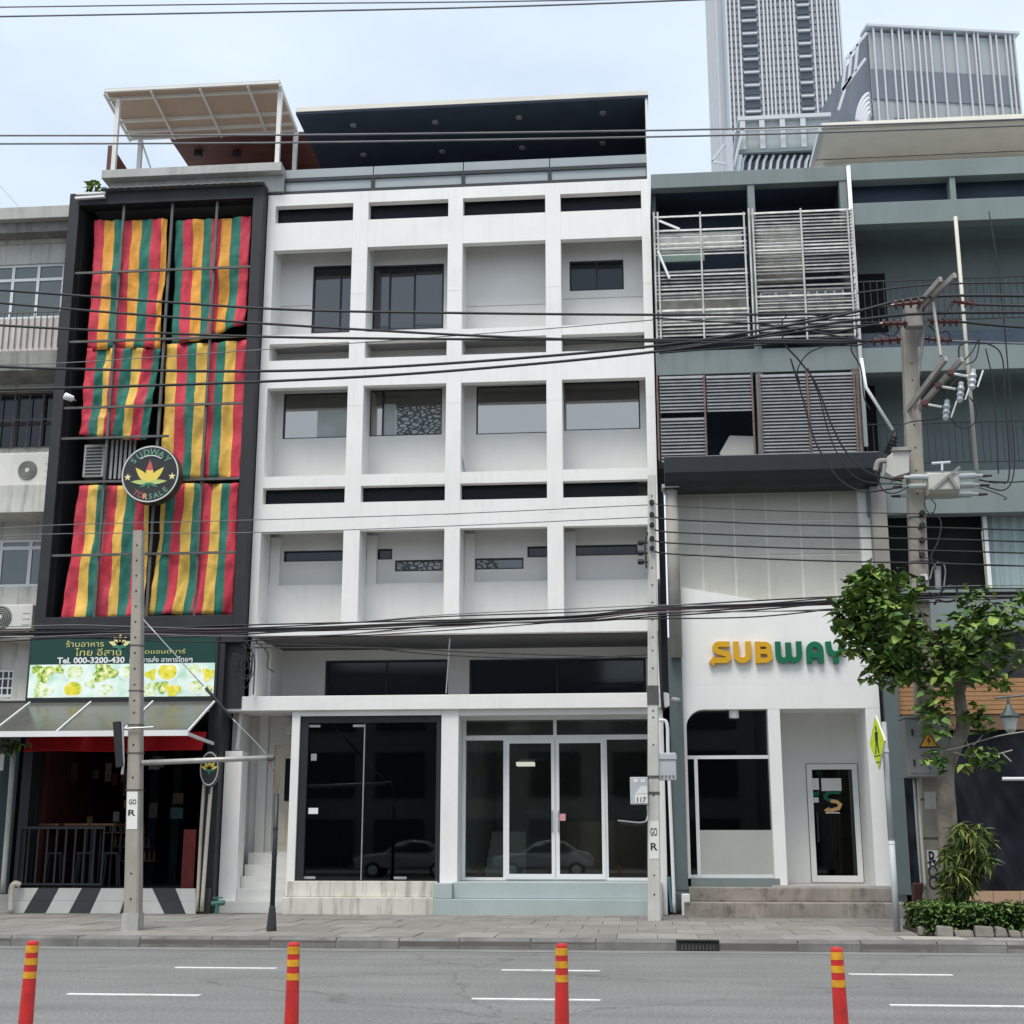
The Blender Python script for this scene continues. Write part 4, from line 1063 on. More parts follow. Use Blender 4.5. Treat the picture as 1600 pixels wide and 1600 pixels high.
b.hexa([(xl,YF0,zf),(xr2,YF0,zf),(xr2,YF1,zk),(xl,YF1,zk),(xl,YF0,zf+0.02),(xr2,YF0,zf+0.02),(xr2,YF1,zk+0.02),(xl,YF1,zk+0.02)])
part('roof_sheet', b, m_tan, pg)
def yz(v): return YF0+(YF1-YF0)*v, zf+(zk-zf)*v
for v in (0.0,0.16,0.62,0.85,1.0):
    y_, z_ = yz(v); b = MB(); b.box(xl,xr2,y_-0.03,y_+0.03,z_-0.075,z_-0.005); part('purlin', b, m_pwhite, pg)
for u in (0.0,0.27,0.55,0.82,1.0):
    x_ = xl+(xr2-xl)*u; b = MB(); b.beam((x_,YF0,zf-0.10),(x_,YF1,zk-0.10),0.05,0.05); part('rafter', b, m_pwhite, pg)
for (x_, v) in ((xl+0.28,0.12),(xl+0.28,0.98),(xr2-0.03,0.12),(xr2-0.03,0.98)):
    y_, z_ = yz(v); b = MB(); b.box(x_-0.05,x_+0.05,y_-0.05,y_+0.05,16.661,z_-0.126); part('post', b, m_pwhite, pg)
b = MB(); y_, z_ = yz(0.98); b.beam((xl+0.3,y_,z_-0.15),(xl+0.9,y_+0.05,16.7),0.04,0.04); part('brace', b, m_pwhite, pg)
# dark red timber ceiling behind the pergola, and a brown screen
m_redwood = M('dark_red_timber', (0.11,0.036,0.030), rough=0.6, var=0.2, scale=2)
zc_ = P(300,216,F+1.6)[1]
nb_ = 9
for k in range(nb_):
    y0 = F+1.6+0.36*k
    b = MB(); b.box(xl+0.95,-7.63,y0,y0+0.345,zc_,zc_+0.04); part('ceiling_board', b, m_redwood, bar)
b = MB(); b.box(xl+0.95,-7.63,F+4.9,F+5.0,16.67,zc_-0.002); part('rear_wall', b, m_redwood, bar)
for px_ in (310,370):
    x_, y_ = G(px_,236,zc_); y_ = min(max(y_,F+1.9),F+4.5)
    b = MB(); b.box(x_-0.09,x_+0.09,y_-0.06,y_+0.06,zc_-0.16,zc_-0.001); part('ceiling_lamp', b, m_black, bar)
m_brownsc = M('brown_screen', (0.12,0.05,0.035), rough=0.6, var=0.2)
a_ = P(170,229,F+0.0); 
b = MB(); b.hexa([(a_[0],F-0.05,16.661),(a_[0]+0.1,F-0.05,16.661),(a_[0]+0.35,F+1.4,16.661),(a_[0]+0.25,F+1.4,16.661),(a_[0],F-0.05,a_[1]),(a_[0]+0.1,F-0.05,a_[1]),(a_[0]+0.35,F+1.4,16.9),(a_[0]+0.25,F+1.4,16.9)])
part('screen', b, m_brownsc, bar)
# ================================================================== old cream building at the left edge
m_cream = M('stained_cream', (0.52,0.51,0.47), rough=0.85, var=0.12, scale=1.3, bump=0.12, streak=0.75, streak_col=(0.10,0.095,0.085), sscale=3.2, patch=0.35, patch_col=(0.28,0.27,0.24), pscale=1.4)
m_creamd = M('mouldy_concrete', (0.24,0.24,0.22), rough=0.9, var=0.25, streak=0.7, streak_col=(0.04,0.042,0.04), patch=0.6, patch_col=(0.07,0.07,0.065))
m_pinkish = M('pinkish_render', (0.56,0.50,0.48), rough=0.85, var=0.08, streak=0.35, streak_col=(0.3,0.26,0.24))
m_oglass = M('green_tinted_pane', (0.05,0.075,0.075), rough=0.08, var=0.1, ior=1.9, spec=0.5)
OX0, OX1 = -19.0, -12.80
old = thing('cream_building', (OX0/2+OX1/2,F+3,PAVE_Z), 'old stained cream shophouse with aluminium windows and thin balcony railings', 'building')
YO2 = F+0.75
def zpx(py, Y, px=50): return P(px, py, Y)[1]
b = MB(); b.box(OX0,OX1,F+0.1,F+9,zpx(341,F+0.1),16.02); part('parapet', b, m_conc, old, bevel=0.01)
b = MB(); b.box(OX0,OX1,F+0.3,F+9,zpx(341,F+0.1)-0.25,zpx(341,F+0.1)-0.002); part('eave_slab', b, m_creamd, old)
wh = []
def owin(x0,y0,x1,y1,Y):
    (xa, za), (xb, zb_) = P(x0,y1,Y), P(x1,y0,Y); return (xa, xb, za, zb_)
W1 = (P(-90,450,YO2)[0], OX1-0.12, zpx(497,YO2), zpx(412,YO2))
W2 = (P(-90,640,YO2)[0], OX1-0.06, zpx(700,YO2), zpx(613,YO2))
W3 = (P(-90,880,YO2)[0], OX1-0.06, zpx(916,YO2), zpx(842,YO2))
W4 = (P(-60,1065,YO2)[0], P(20,1065,YO2)[0], zpx(1089,YO2,8), zpx(1045,YO2,8))
b = MB(); b.wall(OX0,OX1,4.4,zpx(341,F+0.1)-0.252,YO2,YO2+0.2,[W1,W2,W3,W4]); part('wall', b, m_cream, old)
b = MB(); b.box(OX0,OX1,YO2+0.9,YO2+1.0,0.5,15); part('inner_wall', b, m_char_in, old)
def oldwindow(w, vs, hs, mat, fr, panemat, y=YO2+0.05):
    b = MB(); b.box(w[0],w[1],y,y+0.07,w[2],w[2]+0.06); b.box(w[0],w[1],y,y+0.07,w[3]-0.06,w[3])
    for v in vs:
        x_ = w[1]-v if v else w[1]-0.03; b.box(x_-fr/2,x_+fr/2,y+0.002,y+0.068,w[2]+0.06,w[3]-0.06)
    for h in hs:
        z_ = w[2]+(w[3]-w[2])*h; b.box(w[0],w[1],y+0.004,y+0.066,z_-fr/2,z_+fr/2)
    wo = part('window', b, mat, old)
    vv = sorted([0.0]+[v for v in vs if v]+[w[1]-w[0]]); hh = [0]+list(hs)+[1]
    for i in range(len(vv)-1):
        for j in range(len(hh)-1):
            b = MB(); b.box(w[1]-vv[i+1]+0.01,w[1]-vv[i]-0.01,y+0.03,y+0.036,w[2]+(w[3]-w[2])*hh[j]+0.01,w[2]+(w[3]-w[2])*hh[j+1]-0.01)
            o = part('pane', b, panemat, wo); o.rotation_euler = (R(rnd.uniform(-.5,.5)),0,R(rnd.uniform(-.8,.8)))
oldwindow(W1,(0,0.36,0.98,1.6,2.2),(0.72,),m_alu,0.07,m_oglass)
oldwindow(W2,(0,0.62,1.25,1.9),(0.45,),M('maroon_frame',(0.06,0.035,0.03),rough=0.6),0.06,m_tint)
oldwindow(W3,(0,0.66,1.35,2.0),(0.82,),m_alu,0.08,m_oglass)
oldwindow(W4,(0,0.13,0.26,0.39),(0.33,0.66),m_alu,0.03,m_tint)
# string courses and ledges
for (py0,py1,dep,mm) in ((372,380,0.06,m_cream),(588,594,0.05,m_cream),(548,578,0.95,m_creamd),(757,800,0.9,m_cream),(1092,1100,0.6,m_cream)):
    z1, z0 = zpx(py0,YO2-dep), zpx(py1,YO2-dep)
    b = MB(); b.box(OX0,OX1-0.003,YO2-dep,YO2-0.001,min(z0,z1-0.05),z1); part('ledge', b, mm, old, bevel=0.008)
# balcony: pink parapet with thin bars in front of the top windows
YBc = YO2-0.85
zt_, zb2 = zpx(497,YBc), zpx(547,YBc)
b = MB(); b.box(OX0,OX1-0.01,YBc+0.03,YBc+0.13,zb2,zt_-0.02); part('balcony_wall', b, m_pinkish, old)
b = MB(); b.box(OX0,OX1-0.01,YBc-0.02,YBc+0.01,zpx(488,YBc)-0.02,zpx(488,YBc)+0.015); bal = part('balcony_rail', b, m_gridbar, old)
k = 0
while k < 16:
    x_ = OX1-0.08-0.145*k
    b = MB(); b.box(x_-0.009,x_+0.009,YBc-0.012,YBc+0.006,zb2+0.05,zpx(488,YBc)-0.021); part('baluster', b, m_gridbar, bal); k += 1
# steel bars across the second windows
for v in (0.3,0.62,0.95,1.3,1.65):
    b = MB(); x_ = W2[1]-v; b.box(x_-0.012,x_+0.012,YO2-0.03,YO2-0.01,W2[2]-0.02,W2[3]+0.02); part('window_bar', b, m_gridbar, old)
for h in (0.0,0.5,1.0):
    z_ = W2[2]+(W2[3]-W2[2])*h; b = MB(); b.box(W2[0],W2[1],YO2-0.045,YO2-0.031,z_-0.012,z_+0.012); part('window_bar', b, m_gridbar, old)
# mesh panel and the two air conditioners
def aircon(px0,py0,px1,py1,Y,dep,label,fan=(0.5,0.5),fr=0.3):
    (xa, za), (xb, zb_) = P(px0,py1,Y), P(px1,py0,Y)
    t = thing('air_conditioner', ((xa+xb)/2,Y,za), label, 'air conditioner', 'air conditioning units')
    b = MB(); b.box(xa,xb,Y,Y+dep,za,zb_); part('casing', b, m_acw, t, bevel=0.02)
    fx, fz = xa+(xb-xa)*fan[0], za+(zb_-za)*fan[1]
    b = MB(); b.lathe((fx,Y-0.02,fz),(0,1,0),[(0,fr*0.96),(0.0,fr),(0.018,fr)],24); g_ = part('fan_grille', b, m_acd, t)
    for k in range(5):
        rr = fr*(0.25+0.17*k)
        b = MB(); b.tube([(fx+rr*math.cos(2*math.pi*i/20),Y-0.024,fz+rr*math.sin(2*math.pi*i/20)) for i in range(21)],0.006,4,caps=False); part('grille_ring', b, m_ac, g_)
    b = MB(); b.lathe((fx,Y-0.035,fz),(0,1,0),[(0,0.04),(0.015,0.05)],12); part('fan_hub', b, m_acw, g_)
    for k in range(3):
        z_ = za+(zb_-za)*(0.2+0.22*k); b = MB(); b.box(xb-0.22,xb-0.05,Y-0.008,Y-0.001,z_,z_+0.02); part('vent_slot', b, m_ac, t)
    b = MB(); b.box(xa+0.05,xa+0.12,Y+0.02,Y+dep,za-0.05,za-0.001); b.box(xb-0.12,xb-0.05,Y+0.02,Y+dep,za-0.05,za-0.001); part('foot_rail', b, m_gridbar, t)
    return t
m_acw = M('aircon_white', (0.62,0.61,0.57), rough=0.55, var=0.08, streak=0.15, streak_col=(0.35,0.32,0.28))
aircon(-12,706,87,760,F+0.3,0.35,'white air conditioner on the upper ledge of the cream building',(0.56,0.46),0.22)
aircon(-25,944,52,985,F+0.3,0.4,'white air conditioner below the lower window of the cream building',(0.32,0.5),0.26)
zL = zpx(988,F+0.3,30)
b = MB(); b.box(OX0,OX1-0.01,F+0.2,YO2-0.002,zL-0.16,zL-0.052); part('ledge', b, m_cream, old)
# dark ground floor
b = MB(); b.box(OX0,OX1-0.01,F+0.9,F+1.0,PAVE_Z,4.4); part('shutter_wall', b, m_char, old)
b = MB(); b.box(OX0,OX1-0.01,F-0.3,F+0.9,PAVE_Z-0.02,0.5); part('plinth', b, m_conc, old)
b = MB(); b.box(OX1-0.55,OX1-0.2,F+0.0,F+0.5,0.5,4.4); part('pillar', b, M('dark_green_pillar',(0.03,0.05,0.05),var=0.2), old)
# dish antenna stay on the roof corner
b = MB(); b.tube([P3(-5,285,F+1.5),P3(32,326,F+0.6)],0.012,5); tag(part('roof_stay', b, m_steel, None),'thin grey stay wire on the cream building roof','wire')
# white camera on the black frame, facing the cream building
t = thing('security_camera', P3(104,620,FB-0.1), 'small white camera fixed to the black frame edge', 'camera')
c0 = P3(100,618,FB-0.35); b = MB(); b.lathe(c0,(0.7,0.5,-0.2),[(0,0.05),(0.02,0.08),(0.2,0.07),(0.22,0.03)],12); part('housing', b, m_white, t, smooth=True)
b = MB(); b.tube([c0+Vector((0.12,0.1,-0.02)),P3(118,626,FB)],0.018,6); part('arm', b, m_steel, t)
# small self-sown plant at the roof edge
m_leaf = M('leaf_green', (0.115,0.200,0.040), rough=0.7, var=0.35, scale=2.5, spec=0.3)
m_leafd = M('leaf_dark', (0.052,0.112,0.031), rough=0.65, var=0.35, scale=2.5, spec=0.3)
m_leafl = M('leaf_light', (0.23,0.30,0.065), rough=0.7, var=0.25, scale=2.5, spec=0.3)
# ================================================================== louvred shophouse with the white sandwich shop below
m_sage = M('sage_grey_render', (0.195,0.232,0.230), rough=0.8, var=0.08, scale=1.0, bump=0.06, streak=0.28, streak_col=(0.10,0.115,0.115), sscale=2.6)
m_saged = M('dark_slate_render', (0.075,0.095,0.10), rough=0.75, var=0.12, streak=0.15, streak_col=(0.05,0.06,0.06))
m_shopwhite = M('shop_white', (0.82,0.82,0.80), rough=0.7, var=0.03, streak=0.16, streak_col=(0.55,0.54,0.5))
m_slate = M('slate_column', (0.115,0.145,0.15), rough=0.7, var=0.08)
m_louv_l = M('pale_louvre', (0.50,0.50,0.475), rough=0.65, var=0.25, scale=4, streak=0.4, streak_col=(0.16,0.155,0.15))
m_louv_m = M('weathered_louvre', (0.36,0.355,0.335), rough=0.7, var=0.3, scale=5, streak=0.5, streak_col=(0.12,0.115,0.11))
m_louv_k = M('grimy_louvre', (0.20,0.20,0.195), rough=0.75, var=0.3, scale=5)
m_louv_d = M('grey_louvre', (0.215,0.225,0.24), rough=0.55, var=0.15, scale=4, streak=0.2, streak_col=(0.12,0.12,0.12))
m_rust = M('rusty_post', (0.17,0.11,0.095), rough=0.8, var=0.3, scale=6)
LX0, LX1 = 0.57, 4.83
shopb = thing('louvred_shophouse', ((LX0+LX1)/2,F+3,PAVE_Z), 'grey-green shophouse with louvre screens above a white shopfront', 'building')
def Z(px,py,Y=F): return P(px,py,Y)[1]
def X(px,py,Y=F): return P(px,py,Y)[0]
z_p1, z_p0 = 16.09, 15.74
LXR = 4.86
b = MB(); b.box(LX0,LXR,F-0.02,F+0.25,z_p0,z_p1); part('parapet', b, m_sage, shopb, bevel=0.01)
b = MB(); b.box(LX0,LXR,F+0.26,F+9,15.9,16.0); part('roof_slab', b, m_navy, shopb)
xm = X(1173,290)
zband1, zband0 = Z(1100,548), Z(1100,585)
b = MB(); b.box(LX0,LXR,F-0.02,F+0.25,zband0,zband1); part('beam', b, m_sage, shopb, bevel=0.01)
for (xa, xb) in ((xm-0.075,xm+0.075),(LXR-0.16,LXR-0.0)):
    b = MB(); b.box(xa,xb,F+0.0,F+0.24,zband1+0.001,z_p0-0.001); part('column', b, m_sage, shopb)
    b = MB(); b.box(xa,xb,F+0.0,F+0.24,9.45,zband0-0.001); part('column', b, m_sage, shopb)
# room behind the screens
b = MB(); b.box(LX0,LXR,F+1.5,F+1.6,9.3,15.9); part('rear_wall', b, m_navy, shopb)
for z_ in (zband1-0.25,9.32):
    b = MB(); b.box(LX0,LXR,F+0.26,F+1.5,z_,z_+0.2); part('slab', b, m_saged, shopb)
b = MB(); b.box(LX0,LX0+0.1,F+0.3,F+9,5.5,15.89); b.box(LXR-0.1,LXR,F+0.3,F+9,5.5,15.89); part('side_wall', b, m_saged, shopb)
# pale panels and ducts half hidden behind the upper screen
for (q, mm) in (((1030,362,1158,394),m_louv_l),((1030,392,1100,412),M('pale_green_panel',(0.25,0.37,0.32),var=0.1)),((1185,356,1252,445),m_louv_l),((1030,458,1165,512),m_louv_l),((1180,450,1330,495),m_louv_l)):
    (xa, za), (xb, zb_) = P(q[0],q[3],F+0.5), P(q[2],q[1],F+0.5)
    b = MB(); b.box(xa,xb,F+0.42,F+0.5,za,zb_); part('screen_backing', b, mm, shopb)
# white grid frames
def grid_frame(px0,py0,px1,py1,nx,ny,Y):
    (xa, za), (xb, zb_) = P(px0,py1,Y), P(px1,py0,Y); b = MB()
    for i in range(nx+1):
        x_ = xa+(xb-xa)*i/nx; b.box(x_-0.018,x_+0.018,Y,Y+0.03,za,zb_)
    for j in range(ny+1):
        z_ = za+(zb_-za)*j/ny; b.box(xa,xb,Y+0.001,Y+0.029,z_-0.016,z_+0.016)
    part('grid_frame', b, m_alu, shopb)
grid_frame(1264,452,1317,477,4,2,F-0.09); grid_frame(1190,455,1258,478,3,2,F-0.09)
# upper louvre slats, each its own bar; some are missing or slipped
def slats(px0,px1,pyt,pyb,n,mat,Y,hgt,dep,skip=(),jit=0.0):
    xa, xb = X(px0,(pyt+pyb)/2,Y), X(px1,(pyt+pyb)/2,Y)
    z1, z0 = Z((px0+px1)/2,pyt,Y), Z((px0+px1)/2,pyb,Y)
    b = MB(); w = xb-xa
    b.hexa([(-w/2,-dep/2,-hgt/2),(w/2,-dep/2,-hgt/2),(w/2,dep/2,hgt/2-0.012),(-w/2,dep/2,hgt/2-0.012),(-w/2,-dep/2,-hgt/2+0.012),(w/2,-dep/2,-hgt/2+0.012),(w/2,dep/2,hgt/2),(-w/2,dep/2,hgt/2)])
    src = None
    for k in range(n):
        if k in skip: continue
        loc = ((xa+xb)/2, Y+rnd.uniform(-jit,jit)*0.3, z1+(z0-z1)*(k+0.5)/n+rnd.uniform(-jit,jit)*0.5)
        if src is None:
            src = part('louvre_slat', b, mat, shopb, origin=(0,0,0)); o = src; o.location = Vector(loc)-WL[shopb.name]
            kinds = [src.data]
            if mat is m_louv_l:
                for mm in (m_louv_m, m_louv_k):
                    d_ = src.data.copy(); d_.materials.clear(); d_.materials.append(mm); kinds.append(d_)
        else:
            o = dup(src, loc, shopb); o.data = rnd.choice(kinds)
        o.rotation_euler = (R(rnd.uniform(-6,6)*jit*40), R(rnd.uniform(-0.5,0.5)*jit*40), 0)
slats(1024,1169,334,531,36,m_louv_l,F-0.12,0.072,0.05,skip=(1,2,3,7,12,13,14,15,25,26,35),jit=0.02)
slats(1178,1336,328,528,38,m_louv_l,F-0.12,0.072,0.05,skip=(19,21,24,36),jit=0.02)
for px_ in (1024,1030,1097,1166,1174,1180,1256,1330,1337):
    x_ = X(px_,430,F-0.16)
    b = MB(); b.box(x_-0.018,x_+0.018,F-0.19,F-0.155,Z(px_,536,F-0.16),Z(px_,332 if px_ < 1170 else 326,F-0.16)); part('screen_post', b, m_louv_l, shopb)
# loose slanting slats
for (a_, c_) in (((1030,345),(1062,358)),((1028,392),(1046,435))):
    b = MB(); b.beam(P3(*a_,F-0.22),P3(*c_,F-0.22),0.05,0.02,up=(0,1,0)); part('slipped_slat', b, m_alu, shopb)
# lower louvres
slats(1031,1100,587,645,11,m_louv_d,F-0.04,0.078,0.05,jit=0.006)
slats(1104,1174,586,643,11,m_louv_d,F-0.04,0.078,0.05,jit=0.006)
slats(1033,1104,652,722,13,m_louv_d,F-0.04,0.078,0.05,jit=0.008)
slats(1189,1262,584,716,25,m_louv_d,F-0.04,0.078,0.05,jit=0.006)
slats(1266,1340,582,713,25,m_louv_d,F-0.04,0.078,0.05,jit=0.006)
for px_ in (1028,1102,1177,1189,1264,1337,1342):
    x_ = X(px_,650,F-0.08); b = MB(); b.box(x_-0.02,x_+0.02,F-0.11,F-0.076,9.4,zband0-0.002); part('louvre_post', b, m_rust, shopb)
# pale sheet leaning in the gap of the lower louvres
pts = [P(q[0],q[1],F+0.3) for q in ((1134,719),(1178,719),(1178,682),(1140,681),(1124,709))]
b = MB(); b.prism_y(pts, F+0.28, F+0.31); part('leaning_sheet', b, M('beige_sheet',(0.48,0.47,0.43),rough=0.8,var=0.06), shopb)
# dark half-round gutter over the shop wall
zg1, zg0 = Z(1200,712,F-0.5), Z(1200,757,F-0.5)
xg0, xg1 = X(1038,735,F-0.5), X(1374,735,F-0.5)
pr = [(F+0.2,zg0),(F-0.42,zg0),(F-0.55,zg0+0.10),(F-0.60,zg0+0.28),(F-0.58,zg1-0.02),(F-0.55,zg1),(F+0.2,zg1)]
b = MB(); b.prism_x(pr, xg0, xg1); part('gutter', b, M('dark_gutter',(0.012,0.015,0.019),rough=0.45,var=0.2), shopb)
b = MB(); b.box(xg0,xg1,F-0.56,F+0.1,zg1+0.002,zg1+0.02); part('gutter_lip', b, m_louv_d, shopb)
# panelled wall
YPn = F+0.35
zt2, zb2 = Z(1200,757,YPn), Z(1200,950,YPn)
m_joint = M('panel_joint', (0.66,0.66,0.61), rough=0.8, var=0.05)
m_panel = M('stippled_panel', (0.52,0.515,0.465), rough=0.9, var=0.10, scale=1.0, bump=0.5, bscale=70, fine=0.10, streak=0.2, streak_col=(0.3,0.29,0.25))
xp0, xp1 = X(1058,850,YPn), X(1352,850,YPn)
b = MB(); b.box(xp0,xp1,YPn,YPn+0.2,zb2-0.5,zt2); part('panel_wall', b, m_joint, shopb)
pxs_ = [1058,1097,1148,1199,1252,1302,1352]; pys_ = [772,815,868,950]
for i in range(6):
    for j in range(3):
        xa, xb = X(pxs_[i],850,YPn)+0.028, X(pxs_[i+1],850,YPn)-0.028
        z1, z0 = Z(1200,pys_[j],YPn)-0.02, Z(1200,pys_[j+1],YPn)+0.02
        b = MB(); b.box(xa,xb,YPn-0.014,YPn-0.001,z0,z1); part('wall_panel', b, m_panel, shopb)
b = MB(); b.box(X(1346,850,F+0.1),X(1362,850,F+0.1),F+0.1,YPn+0.2,5.6,zt2); part('white_return', b, m_shopwhite, shopb)
# concrete pillars either side
m_concp = M('pillar_concrete', (0.30,0.285,0.26), rough=0.85, var=0.15, streak=0.6, streak_col=(0.10,0.095,0.09), sscale=3)
(xc, zc_) = P(1049,765,F-0.25)
b = MB(); b.tube([(xc,F-0.25,5.2),(xc,F-0.25,zc_)],0.13,12); pl = part('pillar', b, m_concp, shopb, smooth=True)
b = MB(); b.box(xc-0.2,xc+0.16,F-0.45,F-0.05,zc_+0.001,zc_+0.07); part('pillar_cap', b, m_conc, pl)
xq = X(1374,820,F-0.1)
b = MB(); b.box(xq-0.15,xq+0.15,F-0.2,F+0.2,5.6,zg0-0.01); part('pillar', b, m_concp, shopb)
# slate columns at both sides of the shop
xa0 = X(1054,1000,F-0.08); 
b = MB(); b.box(0.66,0.93,F-0.14,F+0.4,0.62,5.62); part('column', b, m_slate, shopb, bevel=0.006)
b = MB(); b.box(4.93,5.21,F-0.16,F+0.4,0.55,5.3); part('column', b, m_slate, shopb, bevel=0.006)
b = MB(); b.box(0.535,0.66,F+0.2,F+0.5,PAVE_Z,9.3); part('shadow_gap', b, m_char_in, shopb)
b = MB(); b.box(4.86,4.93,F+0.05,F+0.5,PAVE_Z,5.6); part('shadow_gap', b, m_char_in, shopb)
# white front with two openings (rounded top corner on the window)
ZS = 0.72
fx0, fx1 = 0.932, 4.858
zo = Z(1150,1108)                     # head of the openings
ow0, ow1 = X(1074.5,1200), X(1199,1108)
or0, or1 = X(1218,1108), X(1352,1108)
zA, zBt = Z(1059,917), Z(1189,938)
b = MB()
b.prism_y([(fx0,zo+0.5),(fx1,zo+0.5),(fx1,zBt-0.02),(X(1189,938),zBt),(fx0,zA)], F, F+0.34)
# head over the openings with rounded corner at the window's outer side
r_ = 0.36
arc = [(ow0+r_-r_*math.cos(R(a)), zo-r_+r_*math.sin(R(a))) for a in range(0,91,10)]
b.prism_y([(fx0,zo-r_)] + [arc[0]] + arc[1:] + [(ow1,zo),(ow1,zo+0.499),(fx0,zo+0.499)], F+0.0, F+0.34)
b.box(ow1+0.0005,fx1,F+0.0,F+0.34,zo,zo+0.499)
part('fascia', b, m_shopwhite, shopb)
b = MB(); b.box(fx0,ow0,F+0.0,F+0.34,ZS-0.02,zo-r_-0.0005); part('pier', b, m_shopwhite, shopb)
b = MB(); b.box(ow1+0.002,or0,F+0.003,F+0.34,ZS,zo-0.0005); part('pier', b, m_shopwhite, shopb)
b = MB(); b.box(or1,fx1,F+0.003,F+1.9,ZS-0.02,zo-0.0005); part('pier', b, m_shopwhite, shopb)
YK = F+1.35
b = MB(); b.box(ow1+0.1,or0+0.0,F+0.341,YK+0.2,ZS,zo+0.1); part('recess_wall', b, m_shopwhite, shopb)
b = MB(); b.box(or0+0.001,or1-0.001,F+0.341,YK+0.3,zo+0.02,zo+0.15); part('recess_ceiling', b, m_shopwhite, shopb)
dr = (X(1264,1285,YK), X(1344,1285,YK), ZS+0.02, Z(1300,1194,YK))
b = MB(); b.wall(or0+0.001,or1-0.001,ZS,zo+0.019,YK,YK+0.15,[dr]); part('recess_back', b, m_shopwhite, shopb)
b = MB(); b.box(or0-0.3,fx1,F-0.02,YK+0.3,ZS-0.25,ZS-0.002); part('threshold', b, M('threshold_tile',(0.42,0.41,0.39),rough=0.6,var=0.1), shopb)
# glazed door with stickers
f_ = 0.11
b = MB(); b.box(dr[0],dr[1],YK-0.03,YK+0.08,dr[3]-f_,dr[3]+0.0); b.box(dr[0],dr[0]+f_,YK-0.03,YK+0.08,dr[2],dr[3]-f_); b.box(dr[1]-f_,dr[1],YK-0.03,YK+0.08,dr[2],dr[3]-f_); b.box(dr[0]+f_,dr[1]-f_,YK-0.03,YK+0.08,dr[2],dr[2]+f_*1.2)
door = part('door', b, M('bright_aluminium',(0.86,0.87,0.86),rough=0.3,var=0.02), shopb, bevel=0.006)
b = MB(); b.box(dr[0]+f_,dr[1]-f_,YK+0.02,YK+0.03,dr[2]+f_*1.2,dr[3]-f_); part('pane', b, m_smoked, door)
def sticker(px0,py0,px1,py1,mat,Y=YK+0.012,nm='door_notice'):
    (xa, za), (xb, zb_) = P(px0,py1,Y), P(px1,py0,Y); b = MB(); b.box(xa,xb,Y,Y+0.004,za,zb_); return part(nm, b, mat, door)
sticker(1284,1216,1314,1236,m_paper); sticker(1267,1216,1279,1234,m_paper); sticker(1267,1246,1279,1254,m_paper)
m_subg, m_suby, m_subo = M('letter_green',(0.008,0.145,0.068),rough=0.35,var=0.03), M('letter_yellow',(0.66,0.36,0.015),rough=0.35,var=0.03), M('emblem_orange',(0.80,0.48,0.20),rough=0.5,var=0.03)
sticker(1267,1237,1279,1244,m_subg)
# S-arrow emblem on the door, two strokes
def stroke(pts, w, y0, y1, mb, mi=0):
    """flat stroke of even width along a polyline in X,Z, extruded from y0 to y1"""
    cl = [pts[0]]
    for q in pts[1:]:
        if (Vector(q)-Vector(cl[-1])).length > w*0.22: cl.append(q)
    pts = cl
    n = len(pts); L_, R_ = [], []
    for i in range(n):
        a = Vector(pts[max(i-1,0)]); c = Vector(pts[min(i+1,n-1)]); p = Vector(pts[i])
        if 0 < i < n-1:
            d1 = (p-a).normalized(); d2 = (c-p).normalized(); nn = Vector((-(d1+d2).y,(d1+d2).x)).normalized()
            k = 1/max(0.75, nn.dot(Vector((-d1.y,d1.x))))
        else:
            d = (c-a).normalized(); nn = Vector((-d.y,d.x)); k = 1
        L_.append(p+nn*w/2*k); R_.append(p-nn*w/2*k)
    for i in range(n-1):
        q = [R_[i],R_[i+1],L_[i+1],L_[i]]
        v = [(p.x,y0,p.y) for p in q]+[(p.x,y1,p.y) for p in q]
        mb._add(v, [(0,1,2,3),(7,6,5,4),(0,4,5,1),(2,6,7,3)]+([(3,7,4,0)] if i == 0 else [])+([(1,5,6,2)] if i == n-2 else []), mi)
ex, ez = P(1301,1252,YK+0.01); hh = 0.19
def EM(pts): return [(ex+p[0]*hh, ez+p[1]*hh) for p in pts]
b = MB(); stroke(EM([(0.9,0.95),(-0.2,0.95),(-0.75,0.7),(-0.75,0.35),(-0.3,0.1),(0.2,0.0)]), 0.07, YK+0.012, YK+0.017, b)
stroke(EM([(-0.2,0.05),(0.45,-0.05),(0.8,-0.35),(0.6,-0.75),(-0.1,-0.95),(-0.5,-0.95)]), 0.07, YK+0.009, YK+0.014, b, 1)
tri = EM([(-1.0,-0.95),(-0.4,-1.3),(-0.4,-0.6)]); b.prism_y(tri, YK+0.009, YK+0.014, 1)
part('arrow_emblem', b, [m_subg,m_subo], door)
sticker(1290,1269,1312,1271,m_paper)
b = MB(); hx = dr[0]+f_+0.06; b.tube([(hx,YK-0.02,1.55),(hx,YK-0.09,1.6),(hx,YK-0.09,2.1),(hx,YK-0.02,2.15)],0.02,6); part('handle', b, m_black, door)
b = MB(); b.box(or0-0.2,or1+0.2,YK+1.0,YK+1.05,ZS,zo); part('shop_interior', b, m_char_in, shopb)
b = MB(); g_ = 0.014
b.box(dr[0]-g_,dr[1]+g_,YK-0.006,YK-0.0005,dr[3],dr[3]+g_); b.box(dr[0]-g_,dr[0],YK-0.006,YK-0.0005,dr[2],dr[3]); b.box(dr[1],dr[1]+g_,YK-0.006,YK-0.0005,dr[2],dr[3]); part('door_outline', b, m_gridbar, door)  # dark strips paint the edge shading round the door frame
